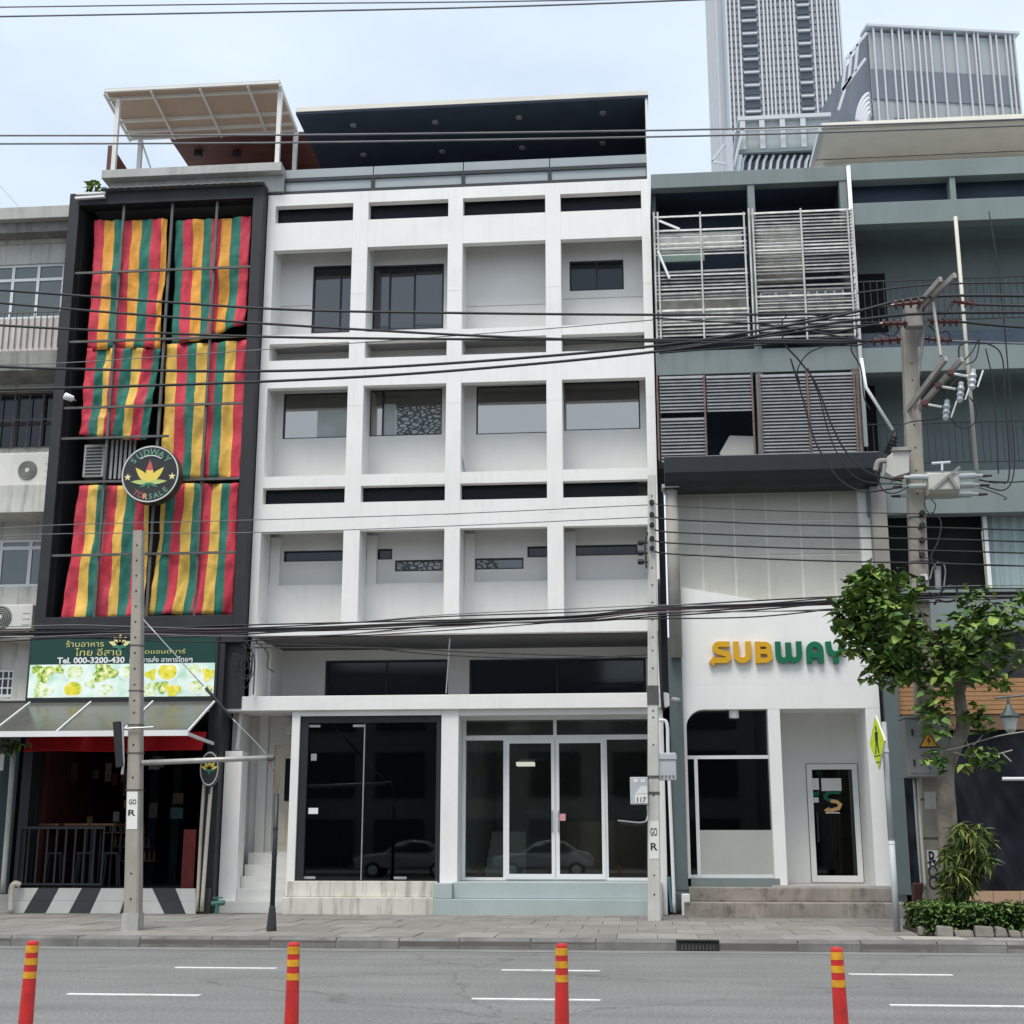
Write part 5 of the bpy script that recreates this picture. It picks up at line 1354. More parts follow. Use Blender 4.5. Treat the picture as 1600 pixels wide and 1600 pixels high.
# shop window
YG = F+0.28
m_smoke2 = glass('light_smoked_glass', (0.50,0.57,0.54), 0.04)
zt3 = Z(1140,1183,YG)
b = MB(); b.box(ow0,ow1+0.1,YG+0.0,YG+0.06,ZS+0.13,ZS+0.19); b.box(ow0,ow1+0.1,YG,YG+0.06,zt3-0.035,zt3+0.035)
xa = X(1090,1280,YG); b.box(xa-0.035,xa+0.035,YG+0.002,YG+0.058,ZS+0.19,zt3-0.035)
sw = part('window', b, m_alu, shopb)
b = MB(); b.box(ow0,xa-0.036,YG+0.03,YG+0.036,ZS+0.19,zt3-0.035); part('pane', b, m_smoke2, sw)
b = MB(); b.box(xa+0.036,ow1+0.1,YG+0.03,YG+0.036,ZS+0.19,zt3-0.035); part('pane', b, m_smoked, sw)
b = MB(); b.box(ow0-0.02,ow1+0.1,YG+0.07,YG+0.076,zt3-0.02,zo+0.2); part('pane', b, m_smoke2, sw)
zf_ = Z(1140,1297,YG)
b = MB(); b.box(xa+0.036,ow1+0.1,YG+0.018,YG+0.023,ZS+0.19,zf_); part('frosted_band', b, M('frosted_film',(0.42,0.43,0.40),rough=0.5,var=0.08,scale=0.8), sw)
b = MB(); b.box(ow0-0.3,ow1+0.1,F-0.0,YG+0.3,ZS-0.12,ZS+0.128); part('sill', b, m_sage, shopb)
b = MB(); b.box(ow0-0.1,ow1+0.1,F+3.2,F+3.3,ZS,zo+0.3); b.box(ow0-0.06,ow0-0.01,F+0.4,F+3.2,ZS,zo+0.3); b.box(ow1+0.04,ow1+0.099,F+0.4,F+3.2,ZS,zo+0.3); b.box(ow0,ow1+0.1,F+0.4,F+3.2,zo+0.25,zo+0.3)
part('shop_interior', b, M('shop_window_room',(0.30,0.34,0.32),rough=0.9,var=0.2), shopb)
(xd, zd) = P(1147,1118,F+0.15)
b = MB(); b.lathe((xd,F+0.17,zo-0.0),(0,0,-1),[(0,0.10),(0.16,0.10),(0.17,0.08)],14); part('downlight', b, m_white, shopb)
# steps
m_steps = M('worn_step_concrete', (0.30,0.27,0.235), rough=0.9, var=0.2, bump=0.3, patch=1.0, patch_col=(0.09,0.075,0.06), pscale=3.2, streak=0.6, sscale=4)
xs0, xs1 = X(1077,1400,F-0.4), X(1398,1400,F-0.4)
b = MB(); b.box(xs0,xs1,F-0.42,F+0.5,PAVE_Z+0.28,ZS-0.252+0.22); part('step', b, m_steps, shopb, bevel=0.015)
b = MB(); b.box(X(1070,1420,F-0.8),X(1402,1420,F-0.8)+0.2,F-0.85,F+0.5,PAVE_Z-0.02,PAVE_Z+0.278); part('step', b, m_steps, shopb, bevel=0.015)

# ---- raised lettering: S, U, B in yellow; W, A, Y in green
YLt = F-0.10
sgn = thing('lettering_sign', P3(1215,1038,F), 'raised shop name of three yellow and three green letters on white fascia', 'sign')
def glyph(px0, px1, paths, mat, extra=None, w=0.112):
    xa, xb = X(px0,1019,YLt), X(px1,1019,YLt); z0, z1 = Z((px0+px1)/2,1036,YLt), Z((px0+px1)/2,1002,YLt)
    W_, H_ = xb-xa, z1-z0
    def T(p): return (xa+p[0]*W_, z0+p[1]*H_)
    b = MB()
    for i, path in enumerate(paths): stroke([T(p) for p in path], w, YLt+0.0006*i, YLt+0.095+0.0006*i, b)
    if extra:
        for k, poly in enumerate(extra): b.prism_y([T(p) for p in poly], YLt+0.003+0.0007*k, YLt+0.09)
    part('letter', b, mat, sgn)
def arcp(cx_, cz_, rx, rz, a0, a1, n=8):
    return [(cx_+rx*math.cos(R(a0+(a1-a0)*i/n)), cz_+rz*math.sin(R(a0+(a1-a0)*i/n))) for i in range(n+1)]
glyph(1114,1140,[[(1.02,0.87),(0.34,0.87)]+arcp(0.36,0.70,0.22,0.17,100,250,6)+[(0.70,0.44)]+arcp(0.72,0.28,0.22,0.15,80,-90,6)+[(0.05,0.13)]],m_suby,
      extra=[[(-0.25,0.06),(0.08,-0.16),(0.08,0.36)]])
glyph(1146,1174,[[(0.16,1.0),(0.16,0.38)]+arcp(0.5,0.38,0.34,0.25,180,360,8)+[(0.84,1.0)]],m_suby)
glyph(1180,1207,[[(0.16,0.0),(0.16,1.0)],[(0.1,0.87),(0.58,0.87)]+arcp(0.58,0.70,0.24,0.17,90,-90,6)+[(0.1,0.53)],[(0.1,0.53),(0.60,0.53)]+arcp(0.60,0.33,0.26,0.20,90,-90,6)+[(0.1,0.13)]],m_suby,w=0.10)
glyph(1212,1253,[[(0.10,1.0),(0.10,0.38)]+arcp(0.30,0.38,0.20,0.25,180,360,6)+[(0.50,0.95)],[(0.50,0.95),(0.50,0.38)]+arcp(0.70,0.38,0.20,0.25,180,360,6)+[(0.90,1.0)]],m_subg)
glyph(1260,1287,[[(0.16,0.0),(0.16,0.60)]+arcp(0.5,0.60,0.34,0.27,180,0,8)+[(0.84,0.0)],[(0.2,0.36),(0.8,0.36)]],m_subg)
glyph(1292,1320,[[(0.10,1.0),(0.14,0.66)]+arcp(0.5,0.64,0.34,0.22,180,360,6)+[(0.86,0.66),(0.90,1.0)],[(0.5,0.45),(0.5,0.0)]],m_subg,extra=[[(0.70,0.95),(1.10,0.95),(0.92,1.22)]])

# ================================================================== balcony building at the right edge
m_sage2 = M('sage_grey_render_b', (0.200,0.240,0.238), rough=0.8, var=0.08, scale=1.0, bump=0.06, streak=0.22, streak_col=(0.11,0.125,0.125), sscale=2.2)
KX0, KX1 = 4.862, 14.0
balc = thing('balcony_building', (KX0/2+KX1/2,F+3,PAVE_Z), 'grey-green building with deep balconies, thin railings and timber boards below', 'building')
def kz(py, px=1470, Y=F): return P(px,py,Y)[1]
b = MB(); b.box(KX0,KX1,F-0.03,F+0.3,kz(277),kz(252)+0.02); part('parapet', b, m_sage2, balc, bevel=0.01)
for (p1,p0) in ((313,347),(541,580),(737,803)):
    b = MB(); b.box(KX0,KX1,F-0.03,F+0.3,kz(p0),kz(p1)); part('beam', b, m_sage2, balc, bevel=0.01)
    b = MB(); b.box(KX0,KX1,F+0.31,F+1.6,kz(p0)+0.25,kz(p1)-0.02); part('slab', b, m_sage2, balc)
b = MB(); b.box(KX0,KX1,F+0.31,F+9,15.9,16.0); part('roof_slab', b, m_navy, balc)
b = MB(); b.box(KX0,KX1,F+1.6,F+1.75,kz(803),kz(313)); part('rear_wall', b, m_sage2, balc)
b = MB(); b.box(KX0,KX1,F+0.5,F+0.6,kz(313)-0.1,15.899); part('slot_wall', b, m_navy, balc)
b = MB(); b.box(KX0,KX1,F+0.5,F+0.6,kz(541)-0.1,kz(505)); part('slot_wall', b, m_navy, balc)
xk = X(1489,295)
b = MB(); b.box(xk-0.06,xk+0.06,F+0.0,F+0.29,kz(313)+0.001,kz(277)-0.001); part('column', b, m_sage2, balc)
# white drain pipe up the front
xpp = X(1498,400,F-0.2)
b = MB(); b.tube([(xpp,F-0.2,kz(740)),(xpp,F-0.2,kz(346))],0.042,8); part('drain_pipe', b, M('weathered_pipe',(0.55,0.52,0.46),rough=0.6,var=0.12,streak=0.4,streak_col=(0.25,0.2,0.15)), balc, smooth=True)
b = MB(); x_ = X(1326,270,F-0.1); b.tube([(x_,F-0.1,9.6),(x_,F-0.1,kz(257))],0.045,8); part('drain_pipe', b, m_shopwhite, balc, smooth=True)
b = MB(); b.tube([P3(1346,560,F-0.2),P3(1353,605,F-0.2),P3(1395,672,F-0.2)],0.035,6); part('drain_pipe', b, m_shopwhite, balc, smooth=True)
# dark door openings on the balconies
for (q) in ((1345,428,1382,520),(1352,600,1366,720)):
    (xa, za), (xb, zb_) = P(q[0],q[3],F+1.59), P(q[2],q[1],F+1.59)
    b = MB(); b.box(xa,xb,F+1.56,F+1.595,za,zb_); part('dark_door', b, m_char_in, balc)
def railing(pt, pb, label):
    rl = thing('balcony_railing', (KX0+2,F+0.1,kz(pb)), label, 'railing', 'balcony railings')
    z1, z0 = kz(pt), kz(pb)
    b = MB(); b.box(KX0+0.05,KX1,F+0.08,F+0.11,z1-0.02,z1+0.01); part('top_rail', b, m_rail, rl)
    b = MB(); b.box(KX0+0.05,KX1,F+0.08,F+0.11,z0,z0+0.02); part('bottom_rail', b, m_rail, rl)
    b = MB(); b.box(-0.008,0.008,-0.008,0.008,z0+0.021,z1-0.021); s_ = None
    k = 0
    while KX0+0.1+0.14*k < 10.2:
        x_ = KX0+0.1+0.14*k
        if s_ is None: s_ = part('baluster', b, m_rail, rl, origin=(0,0,0)); s_.location = Vector((x_,F+0.095,0))-WL[rl.name]
        else: dup(s_, (x_,F+0.095,0), rl)
        k += 1
railing(433,498,'thin black railing of the highest balcony')
railing(658,722,'thin black railing of the balcony behind the transformer')
# window and curtain on the floor above the tree
YC = F+0.4
(xa, za), (xb, zb_) = P(1384,922,YC), P(1537,806,YC)
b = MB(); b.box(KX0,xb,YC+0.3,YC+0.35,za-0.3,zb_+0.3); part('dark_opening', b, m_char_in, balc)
b = MB(); b.box(xb-0.05,xb+0.03,YC-0.1,YC+0.02,za,zb_+0.1); part('window_post', b, m_shopwhite, balc)
m_curt = M('pale_teal_curtain', (0.34,0.42,0.42), rough=0.8, var=0.08)
b = MB(); n_ = 50; x9 = KX1
for i in range(n_):
    u0, u1 = i/n_, (i+1)/n_
    f0 = lambda u: (xb+0.03+(9.6-xb)*u, YC+0.05+0.03*math.sin(u*70))
    (a1,c1),(a2,c2) = f0(u0), f0(u1)
    b.quad((a1,c1,za-0.1),(a2,c2,za-0.1),(a2,c2,zb_+0.1),(a1,c1,zb_+0.1))
part('curtain', b, m_curt, balc, smooth=True)
b = MB(); b.box(KX0,KX1,F-0.03,F+0.5,kz(985),kz(921)); part('beam', b, m_sage2, balc)
b = MB(); b.box(KX0,KX1,F+0.1,F+0.3,kz(1060),kz(985)-0.002); part('fascia', b, m_char, balc)
# timber boards
m_board = M('orange_timber', (0.40,0.215,0.095), rough=0.6, var=0.16, scale=2.5, streak=0.1)
zb1, zb0 = kz(1061), kz(1117); nbd = 8
for k in range(nbd):
    z1 = zb1-(zb1-zb0)*k/nbd; z0 = zb1-(zb1-zb0)*(k+1)/nbd+0.012
    b = MB(); b.box(5.22,11.0,F-0.05+0.004*(k%2),F+0.05,z0,z1); part('timber_board', b, m_board, balc)
b = MB(); b.box(5.22,11,F-0.02,F+0.2,zb0-0.3,zb0-0.002); part('lintel', b, m_in_brown, balc)
# black tarpaulin with folds
m_tarp = M('black_tarpaulin', (0.011,0.013,0.018), rough=0.4, var=0.2, scale=3, spec=0.2)
zt4, zb4 = kz(1130), kz(1391)
b = MB(); nu, nv = 110, 40
for j in range(nv+1):
    for i in range(nu+1):
        u, v = i/nu, j/nv
        x_ = 5.25+5.5*u; z_ = zt4+(zb4-zt4)*v
        d = 0.16*noise.noise(Vector((x_*1.3+0.6*z_,z_*0.3,2)))+0.09*noise.noise(Vector((x_*3.4-1.5*z_,z_*0.7,5)))+0.03*noise.noise(Vector((x_*9+3*z_,z_*2,8)))
        b.v.append((x_,F+0.12+d,z_))
for j in range(nv):
    for i in range(nu):
        a = j*(nu+1)+i; b.f.append((a+nu+1,a+nu+2,a+1,a)); b.mi.append(0)
tp = part('tarpaulin', b, m_tarp, None, smooth=True); tag(tp,'black tarpaulin covering the shopfront behind the street tree','tarpaulin')
b = MB(); b.box(5.22,11,F+0.3,F+0.4,PAVE_Z,zt4+0.3); part('ground_wall', b, m_char_in, balc)
m_peach = M('peach_tile', (0.55,0.36,0.23), rough=0.6, var=0.12)
xk0 = 5.25
for k in range(12):
    b = MB(); b.box(xk0+0.005,xk0+0.495,F-0.12,F+0.1,PAVE_Z+0.2,kz(1392)); part('base_tile', b, m_peach, balc); xk0 += 0.5
b = MB(); b.box(5.22,11,F-0.10,F+0.1,PAVE_Z-0.02,PAVE_Z+0.198); part('plinth', b, m_conc, balc)
b = MB(); b.tube([P3(1566,1217,F-0.15),P3(1620,1217,F-0.15)],0.035,8); part('fluorescent_tube', b, m_shopwhite, balc)
# hanging lantern on an arm
m_lant = M('lantern_grey', (0.10,0.13,0.13), rough=0.45, var=0.1, metal=0.3)
YN = F-1.3
lp = P3(1575,1110,YN)
t = thing('lantern', lp, 'old style grey street lantern hanging beside the tree', 'lantern')
p0 = P3(1575,1092,YN)
b = MB(); b.lathe(p0,(0,0,-1),[(0,0.02),(0.06,0.03),(0.10,0.03),(0.22,0.10),(0.32,0.19),(0.34,0.19),(0.36,0.16)],8); part('hood', b, m_lant, t)
b = MB(); b.lathe(p0+Vector((0,0,-0.361)),(0,0,-1),[(0,0.15),(0.22,0.11),(0.30,0.04)],8); part('lantern_glass', b, M('milky_glass',(0.42,0.45,0.44),rough=0.3,var=0.05), t)
b = MB(); b.tube([p0,p0+Vector((0,0,0.05))],0.02,6); b.tube([P3(1555,1091,YN),P3(1625,1084,YN)],0.022,6); b.tube([P3(1625,1084,YN),P3(1625,1084,F)],0.022,6); part('arm', b, m_lant, t)
# ================================================================== buildings behind
m_tower = M('tower_glass', (0.29,0.30,0.32), rough=0.25, var=0.06, scale=0.08, spec=0.5)
m_towerd = M('tower_glass_dark', (0.16,0.175,0.20), rough=0.2, var=0.08, scale=0.08, spec=0.5)
m_fin = M('tower_fin', (0.50,0.51,0.53), rough=0.5, var=0.03)
m_tside = M('tower_side', (0.40,0.42,0.45), rough=0.5, var=0.05, scale=0.1)
m_towin = M('tower_window', (0.07,0.08,0.10), rough=0.15, var=0.1, spec=0.5)  # dark glass lightened: distance haze is put into the colour
YT_ = 215.0
tx0, tx1 = P(1140,150,YT_)[0], P(1320,150,YT_)[0]
tower = thing('tower_block', ((tx0+tx1)/2,YT_,0), 'tall grey glass tower with white vertical fins behind the terrace', 'skyscraper')
zt_ = 230.0
b = MB(); b.box(tx0,tx1,YT_,YT_+44,0,zt_); part('tower_body', b, m_tower, tower)
b = MB(); b.box(tx0-0.6,tx0-0.01,YT_+10,YT_+43,0,zt_-1); part('side_panel', b, m_tside, tower)
for k in range(4):
    b = MB(); b.box(tx0-1.1,tx0-0.61,YT_+12+8*k,YT_+12.9+8*k,0,zt_); part('fin', b, m_fin, tower)
def txa(px, py=150): return P(px,py,YT_)[0]
for px_ in (1140,1146,1153,1160,1192,1199,1205,1211,1218,1226,1234,1241,1247,1276,1284,1290,1297,1303,1310,1316,1320):
    x_ = txa(px_); b = MB(); b.box(x_-0.15,x_+0.15,YT_-0.6,YT_-0.002,0,zt_+0.5); part('fin', b, m_fin, tower)
# balcony windows, one per storey in two stacks
zs0 = P(1175,253,YT_)[1]; st = P(1175,232,YT_)[1]-zs0
for k in range(-4,14):
    z_ = zs0+st*k
    for (q0,q1) in ((1161,1190),(1249,1274)):
        xa, xb = txa(q0)+0.3, txa(q1)-0.3
        b = MB(); b.box(xa,xb,YT_-0.3,YT_-0.05,z_,z_+st*0.55); w_ = part('window', b, m_towin, tower)
        b = MB(); b.box(xa,xb,YT_-0.8,YT_-0.31,z_+st*0.55,z_+st*0.68); part('sill', b, m_fin, w_)
    b = MB(); b.box(tx0+0.1,tx1-0.1,YT_-0.15,YT_-0.003,z_+st*0.70,z_+st*0.80); part('floor_band', b, m_towerd, tower)
    b = MB(); b.box(tx0+0.1,tx1-0.1,YT_-0.14,YT_-0.003,z_+st*0.2,z_+st*0.24); part('floor_band', b, m_towerd, tower)
# second block, turned away to the right
YL_ = 165.0
def kzz(px,py): return (_ray(px,py).z/_ray(px,py).y)
YR_ = YL_*kzz(1355,50)/kzz(1586,62)
A_ = P3(1356,50,YL_); B_ = P3(1586,62,YR_); A2_ = P3(1322,88,YL_+22)
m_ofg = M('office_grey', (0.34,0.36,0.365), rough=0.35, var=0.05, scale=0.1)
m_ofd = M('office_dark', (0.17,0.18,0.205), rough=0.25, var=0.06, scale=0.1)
off = thing('office_block', (A_+B_)/2*Vector((1,1,0)) if False else ((A_.x+B_.x)/2,YL_,0), 'grey office block with white vertical strips beside the tower', 'building')
dirv = (B_-A_); dirv.z = 0; ln_ = dirv.length; dirv.normalize(); nrm = Vector((dirv.y,-dirv.x,0))
def op(s, z, out=0.0): p = A_+dirv*s+nrm*out; return (p.x,p.y,z)
zT = A_.z
def offbox(s0,s1,z0,z1,o0,o1,mat,name,parent=None):
    b = MB(); b.hexa([op(s0,z0,o1),op(s1,z0,o1),op(s1,z0,o0),op(s0,z0,o0),op(s0,z1,o1),op(s1,z1,o1),op(s1,z1,o0),op(s0,z1,o0)])
    return part(name, b, mat, parent or off)
offbox(0,ln_,0,zT,-30,0,m_ofg,'office_body')
zd1, zd0 = P(1470,103,YL_)[1], P(1470,150,YL_)[1]
offbox(0.05,ln_-0.05,zd0,zd1,-0.2,0.15,m_ofd,'dark_glazing')
for u in (0.03,0.085,0.155,0.20,0.225,0.29,0.33,0.37,0.41,0.49,0.58,0.66,0.71,0.735,0.82,0.86,0.925,0.955,0.985):
    s = ln_*u; offbox(s-0.10,s+0.10,P(1470,230,YL_)[1],zT+0.5,0.16,0.5,m_fin,'fin')
for k in range(6):
    s = ln_*(0.13+0.055*k); offbox(s,s+1.2,P(1470,187,YL_)[1],P(1470,180,YL_)[1],0.152,0.3,m_towin,'window')
offbox(-0.4,ln_+0.4,zT+0.51,zT+0.85,-2,0.7,m_fin,'roof_rail')
m_ofside = M('office_side',(0.12,0.13,0.15),rough=0.5,var=0.2,scale=0.3)  # tone raised to paint in the haze of distance
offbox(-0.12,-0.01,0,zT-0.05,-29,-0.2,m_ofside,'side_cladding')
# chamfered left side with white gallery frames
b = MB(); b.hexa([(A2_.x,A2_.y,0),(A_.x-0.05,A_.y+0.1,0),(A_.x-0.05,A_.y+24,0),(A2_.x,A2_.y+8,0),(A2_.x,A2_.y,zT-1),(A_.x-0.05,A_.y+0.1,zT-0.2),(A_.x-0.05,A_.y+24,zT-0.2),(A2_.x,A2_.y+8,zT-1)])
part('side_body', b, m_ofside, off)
for (q0,q1) in (((1354,52),(1322,92)),((1352,92),(1316,142)),((1322,92),(1316,142)),((1340,70),(1336,112)),((1330,82),(1326,128)),((1320,140),(1310,172)),((1316,142),(1330,120))):
    b = MB(); b.beam(P3(*q0,YL_-0.5),P3(*q1,YL_-0.5),0.35,0.35); part('gallery_frame', b, m_fin, off)
for k in range(5):
    rr = 22-3.4*k
    pts = [P3(1362-rr*math.cos(R(a))*1.0-0, 195-rr*2.2*math.sin(R(a)), YL_-1.2-0.2*k) for a in range(8,92,12)]
    b = MB(); b.tube(pts, 0.38, 5); part('curved_rib', b, m_fin, off)
# glazed roof block in the middle distance
YQ = 120.0
gl = thing('glazed_block', P3(1215,262,YQ), 'low glazed roof block with white bars in front of the tower', 'building')
(xa, z1), (xb, _) = P(1158,196,YQ), P(1290,196,YQ)
z0 = P(1215,240,YQ)[1]
m_pglass = M('pale_green_glass', (0.33,0.37,0.36), rough=0.2, var=0.1, scale=0.3, spec=0.5)
b = MB(); b.box(xa,xb+6,YQ,YQ+14,0,z0-0.1); part('lower_block', b, m_towin, gl)
b = MB(); b.box(xa,xb+0.3,YQ-0.6,YQ+10,z0,z1); part('glazed_storey', b, m_pglass, gl)
b = MB(); b.box(xa-0.4,xb+0.4,YQ-1.0,YQ+10,z1+0.01,z1+0.4); part('roof_edge', b, m_fin, gl)
b = MB(); b.box(xa-0.4,xb+6,YQ-0.9,YQ-0.61,z0-0.25,z0+0.1); part('sill_band', b, m_sage, gl)
for px_ in (1160,1190,1222,1254):
    x_ = P(px_,220,YQ)[0]; b = MB(); b.box(x_-0.25,x_+0.25,YQ-0.95,YQ-0.61,z0+0.11,z1); part('mullion', b, m_fin, gl)
for k in range(12):
    q = 1160+11*k; b = MB(); b.tube([P3(q+5,243,YQ-0.4),P3(q+1,252,YQ-0.45),P3(q-1,268,YQ-0.4)],0.16,5); part('curved_bar', b, m_fin, gl)
b = MB(); b.box(P(1133,260,YQ)[0],P(1143,260,YQ)[0],YQ-2,YQ+1,0,P(1138,221,YQ)[1]); part('flue', b, m_tside, gl)
for (q0,q1) in (((1150,203),(1112,252)),((1112,252),(1142,258)),((1160,203),(1146,262)),((1150,203),(1290,199))):
    b = MB(); b.beam(P3(*q0,YQ-1.5),P3(*q1,YQ-1.5),0.22,0.22); part('stair_rail', b, m_fin, gl)
# cream roof of the building right behind the terrace
YE = F+9.5
zE = P(1285,204,YE)[1]
m_creamsof = M('cream_soffit', (0.82,0.775,0.665), rough=0.8, var=0.05, patch=0.15, patch_col=(0.45,0.42,0.36))  # tone raised: light bounced off roofs is put into the colour
ev = thing('cream_roofed_building', (10,YE+5,PAVE_Z), 'building behind with a wide cream eave above the grey-green parapets', 'building')
xe = P(1286,204,YE)[0]; xb_, yb_ = G(1266,264,zE)
yb_ = max(yb_, YE+2)
b = MB(); b.hexa([(xe,YE,zE),(16,YE,zE),(16,yb_,zE),(xe,yb_,zE),(xe,YE,zE+0.06),(16,YE,zE+0.06),(16,yb_,zE+0.06),(xe,yb_,zE+0.06)]); part('soffit', b, m_creamsof, ev)
b = MB(); b.box(xe-0.05,16,YE-0.08,yb_,zE+0.061,zE+0.20); part('roof_edge', b, m_fascia, ev)
b = MB(); b.box(xe-0.02,16,YE-0.16,YE-0.085,zE+0.02,zE+0.16); part('gutter', b, m_creamsof, ev)
ym_ = (YE+yb_)/2+0.6
b = MB(); b.box(xe+0.02,16,ym_,ym_+0.03,zE-0.012,zE-0.001); part('soffit_joint', b, m_in_brown, ev)
b = MB(); b.box(xe+0.3,16,yb_-0.3,yb_+6,PAVE_Z,zE-0.002); part('wall', b, m_creamsof, ev)
b = MB(); b.beam((xe-0.06,YE-0.02,zE+0.05),(xe-0.06,yb_,zE+0.05),0.12,0.2); part('barge_board', b, m_fin, ev)

# ================================================================== the other side of the street, seen mirrored in the shop glass
opp = thing('opposite_terrace', (0,-15,0), 'terrace across the street, mirrored in the shop windows', 'building')
m_opp = M('opposite_render', (0.20,0.19,0.175), rough=0.85, var=0.2, scale=0.3, streak=0.4)
m_oppd = M('opposite_opening', (0.03,0.035,0.04), rough=0.4, var=0.2)
for k in range(9):
    xa = -34+8*k; hh = (9.5,12,11,13,10,12.5,11.5,9,12)[k]
    b = MB(); b.box(xa,xa+7.97,-24,-14-0.3*(k%3),0,hh); part('house_front', b, m_opp, opp)
    for s in range(2):
        for l in range(3):
            b = MB(); b.box(xa+0.7+3.7*s,xa+3.3+3.7*s,-14.0-0.3*(k%3)+0.001,-13.9-0.3*(k%3),0.3+3.4*l,2.6+3.4*l); part('opening', b, m_oppd, opp)
b = MB(); b.box(-40,40,-14,-5.0,0.001,0.15); part('footway', b, m_slab, opp)

# two cars parked on the near side, mirrored in the shop glass
m_silver = M('silver_paint', (0.50,0.51,0.52), rough=0.25, var=0.03, metal=0.5, spec=0.5)
m_carglass = M('car_glass', (0.02,0.022,0.025), rough=0.05, var=0)
m_tyre = M('tyre_rubber', (0.02,0.02,0.02), rough=0.8, var=0.1)
def parked_car(cx, cy, label):
    t = thing('parked_car', (cx,cy,0), label, 'car', 'cars parked across the street')
    prof = [(-2.2,0.62),(-2.15,0.85),(-1.6,0.98),(-0.95,1.02),(-0.35,1.46),(0.2,1.56),(0.9,1.50),(1.5,1.12),(2.05,1.02),(2.2,0.8),(2.2,0.45),(-2.2,0.4)]
    b = MB(); n = len(prof)
    def ring(y, k): return [(cx+x*(1-0.03*abs(k)), cy+y*(1.0 if z < 1.05 else 0.8), z) for x, z in prof]
    vs = ring(-0.86,1)+ring(0.86,1)
    b._add(vs,[tuple(range(n)),tuple(range(2*n-1,n-1,-1))]+[((i+1)%n,i,i+n,(i+1)%n+n) for i in range(n)])
    part('body', b, m_silver, t, bevel=0.06)
    for s in (-1,1):
        b = MB(); yy = cy+s*0.80; q = [(-0.78,1.05),(-0.28,1.40),(0.25,1.47),(0.85,1.42),(1.25,1.08)]
        vs = [(cx+x,cy+s*(0.87 if z < 1.1 else 0.715),z) for x, z in q]
        b._add(vs,[tuple(range(5)) if s < 0 else tuple(range(4,-1,-1))]); part('side_window', b, m_carglass, t)
        for x in (-1.35,1.4):
            b = MB(); b.lathe((cx+x,cy+s*0.72,0.33),(0,s,0),[(0,0.33),(0.18,0.33),(0.2,0.28)],20); w_ = part('wheel', b, m_tyre, t)
            b = MB(); b.lathe((cx+x,cy+s*0.905,0.33),(0,s,0),[(0,0.22),(0.02,0.2)],14); part('rim', b, m_alu, w_)
        b = MB(); b.box(cx+2.02,cx+2.19,cy+s*0.6-0.2,cy+s*0.6+0.2,0.72,0.86); part('tail_light', b, m_sr, t)
        b = MB(); b.box(cx-2.19,cx-2.0,cy+s*0.6-0.2,cy+s*0.6+0.2,0.68,0.82); part('headlight', b, m_paper, t)
parked_car(-9.9,-3.2,'silver car mirrored in the black glazed shopfront')
parked_car(-4.1,-3.2,'silver car mirrored in the white aluminium shop doors')
# ================================================================== bollards on the lane line
m_bred = M('bollard_red', (0.55,0.030,0.028), rough=0.45, var=0.12, scale=8, patch=0.5, patch_col=(0.25,0.03,0.03), pscale=9, streak=0.35, streak_col=(0.16,0.03,0.03), sscale=30)
m_byel = M('reflective_yellow', (0.66,0.33,0.025), rough=0.35, var=0.25, scale=14, patch=0.45, patch_col=(0.34,0.16,0.03), pscale=12)
m_rub = M('black_rubber', (0.03,0.03,0.03), rough=0.8, var=0.2)
blabels = ('red and yellow flexible bollard in front of the bar building','red and yellow flexible bollard in front of the strut post and stair entry',
           'red and yellow flexible bollard in front of the white aluminium shop doors','red and yellow flexible bollard in front of the white sandwich shop')
for (px_,py_), lb, lean in zip(((50,1470),(460,1472),(877,1474),(1308,1480)), blabels, (0.6,-0.3,0.2,-0.4)):
    x_, y_ = G(px_,py_,0.75)
    t = thing('bollard', (x_,y_,0), lb, 'bollard', 'bollards along the lane line')
    b = MB(); b.lathe((x_,y_,0.0),(0,0,1),[(0,0.14),(0.03,0.13),(0.055,0.07)],18); part('base', b, m_rub, t)
    rr = lambda z: 0.062-0.012*(z/0.75)
    b = MB(); b.lathe((x_,y_,0.04),(0,0,1),[(0,rr(0)),(0.69,rr(0.7)),(0.705,rr(0.7)*0.9),(0.71,rr(0.7)*0.6)],18); part('post', b, m_bred, t, smooth=False)
    for (za, zb_) in ((0.655,0.715),(0.555,0.61),(0.445,0.50)):
        b = MB(); b.lathe((x_,y_,za),(0,0,1),[(0,rr(za)+0.0025),(zb_-za,rr(zb_)+0.0025)],18); part('reflective_band', b, m_byel, t)
    t.rotation_euler = (0,R(lean),R(40*lean))

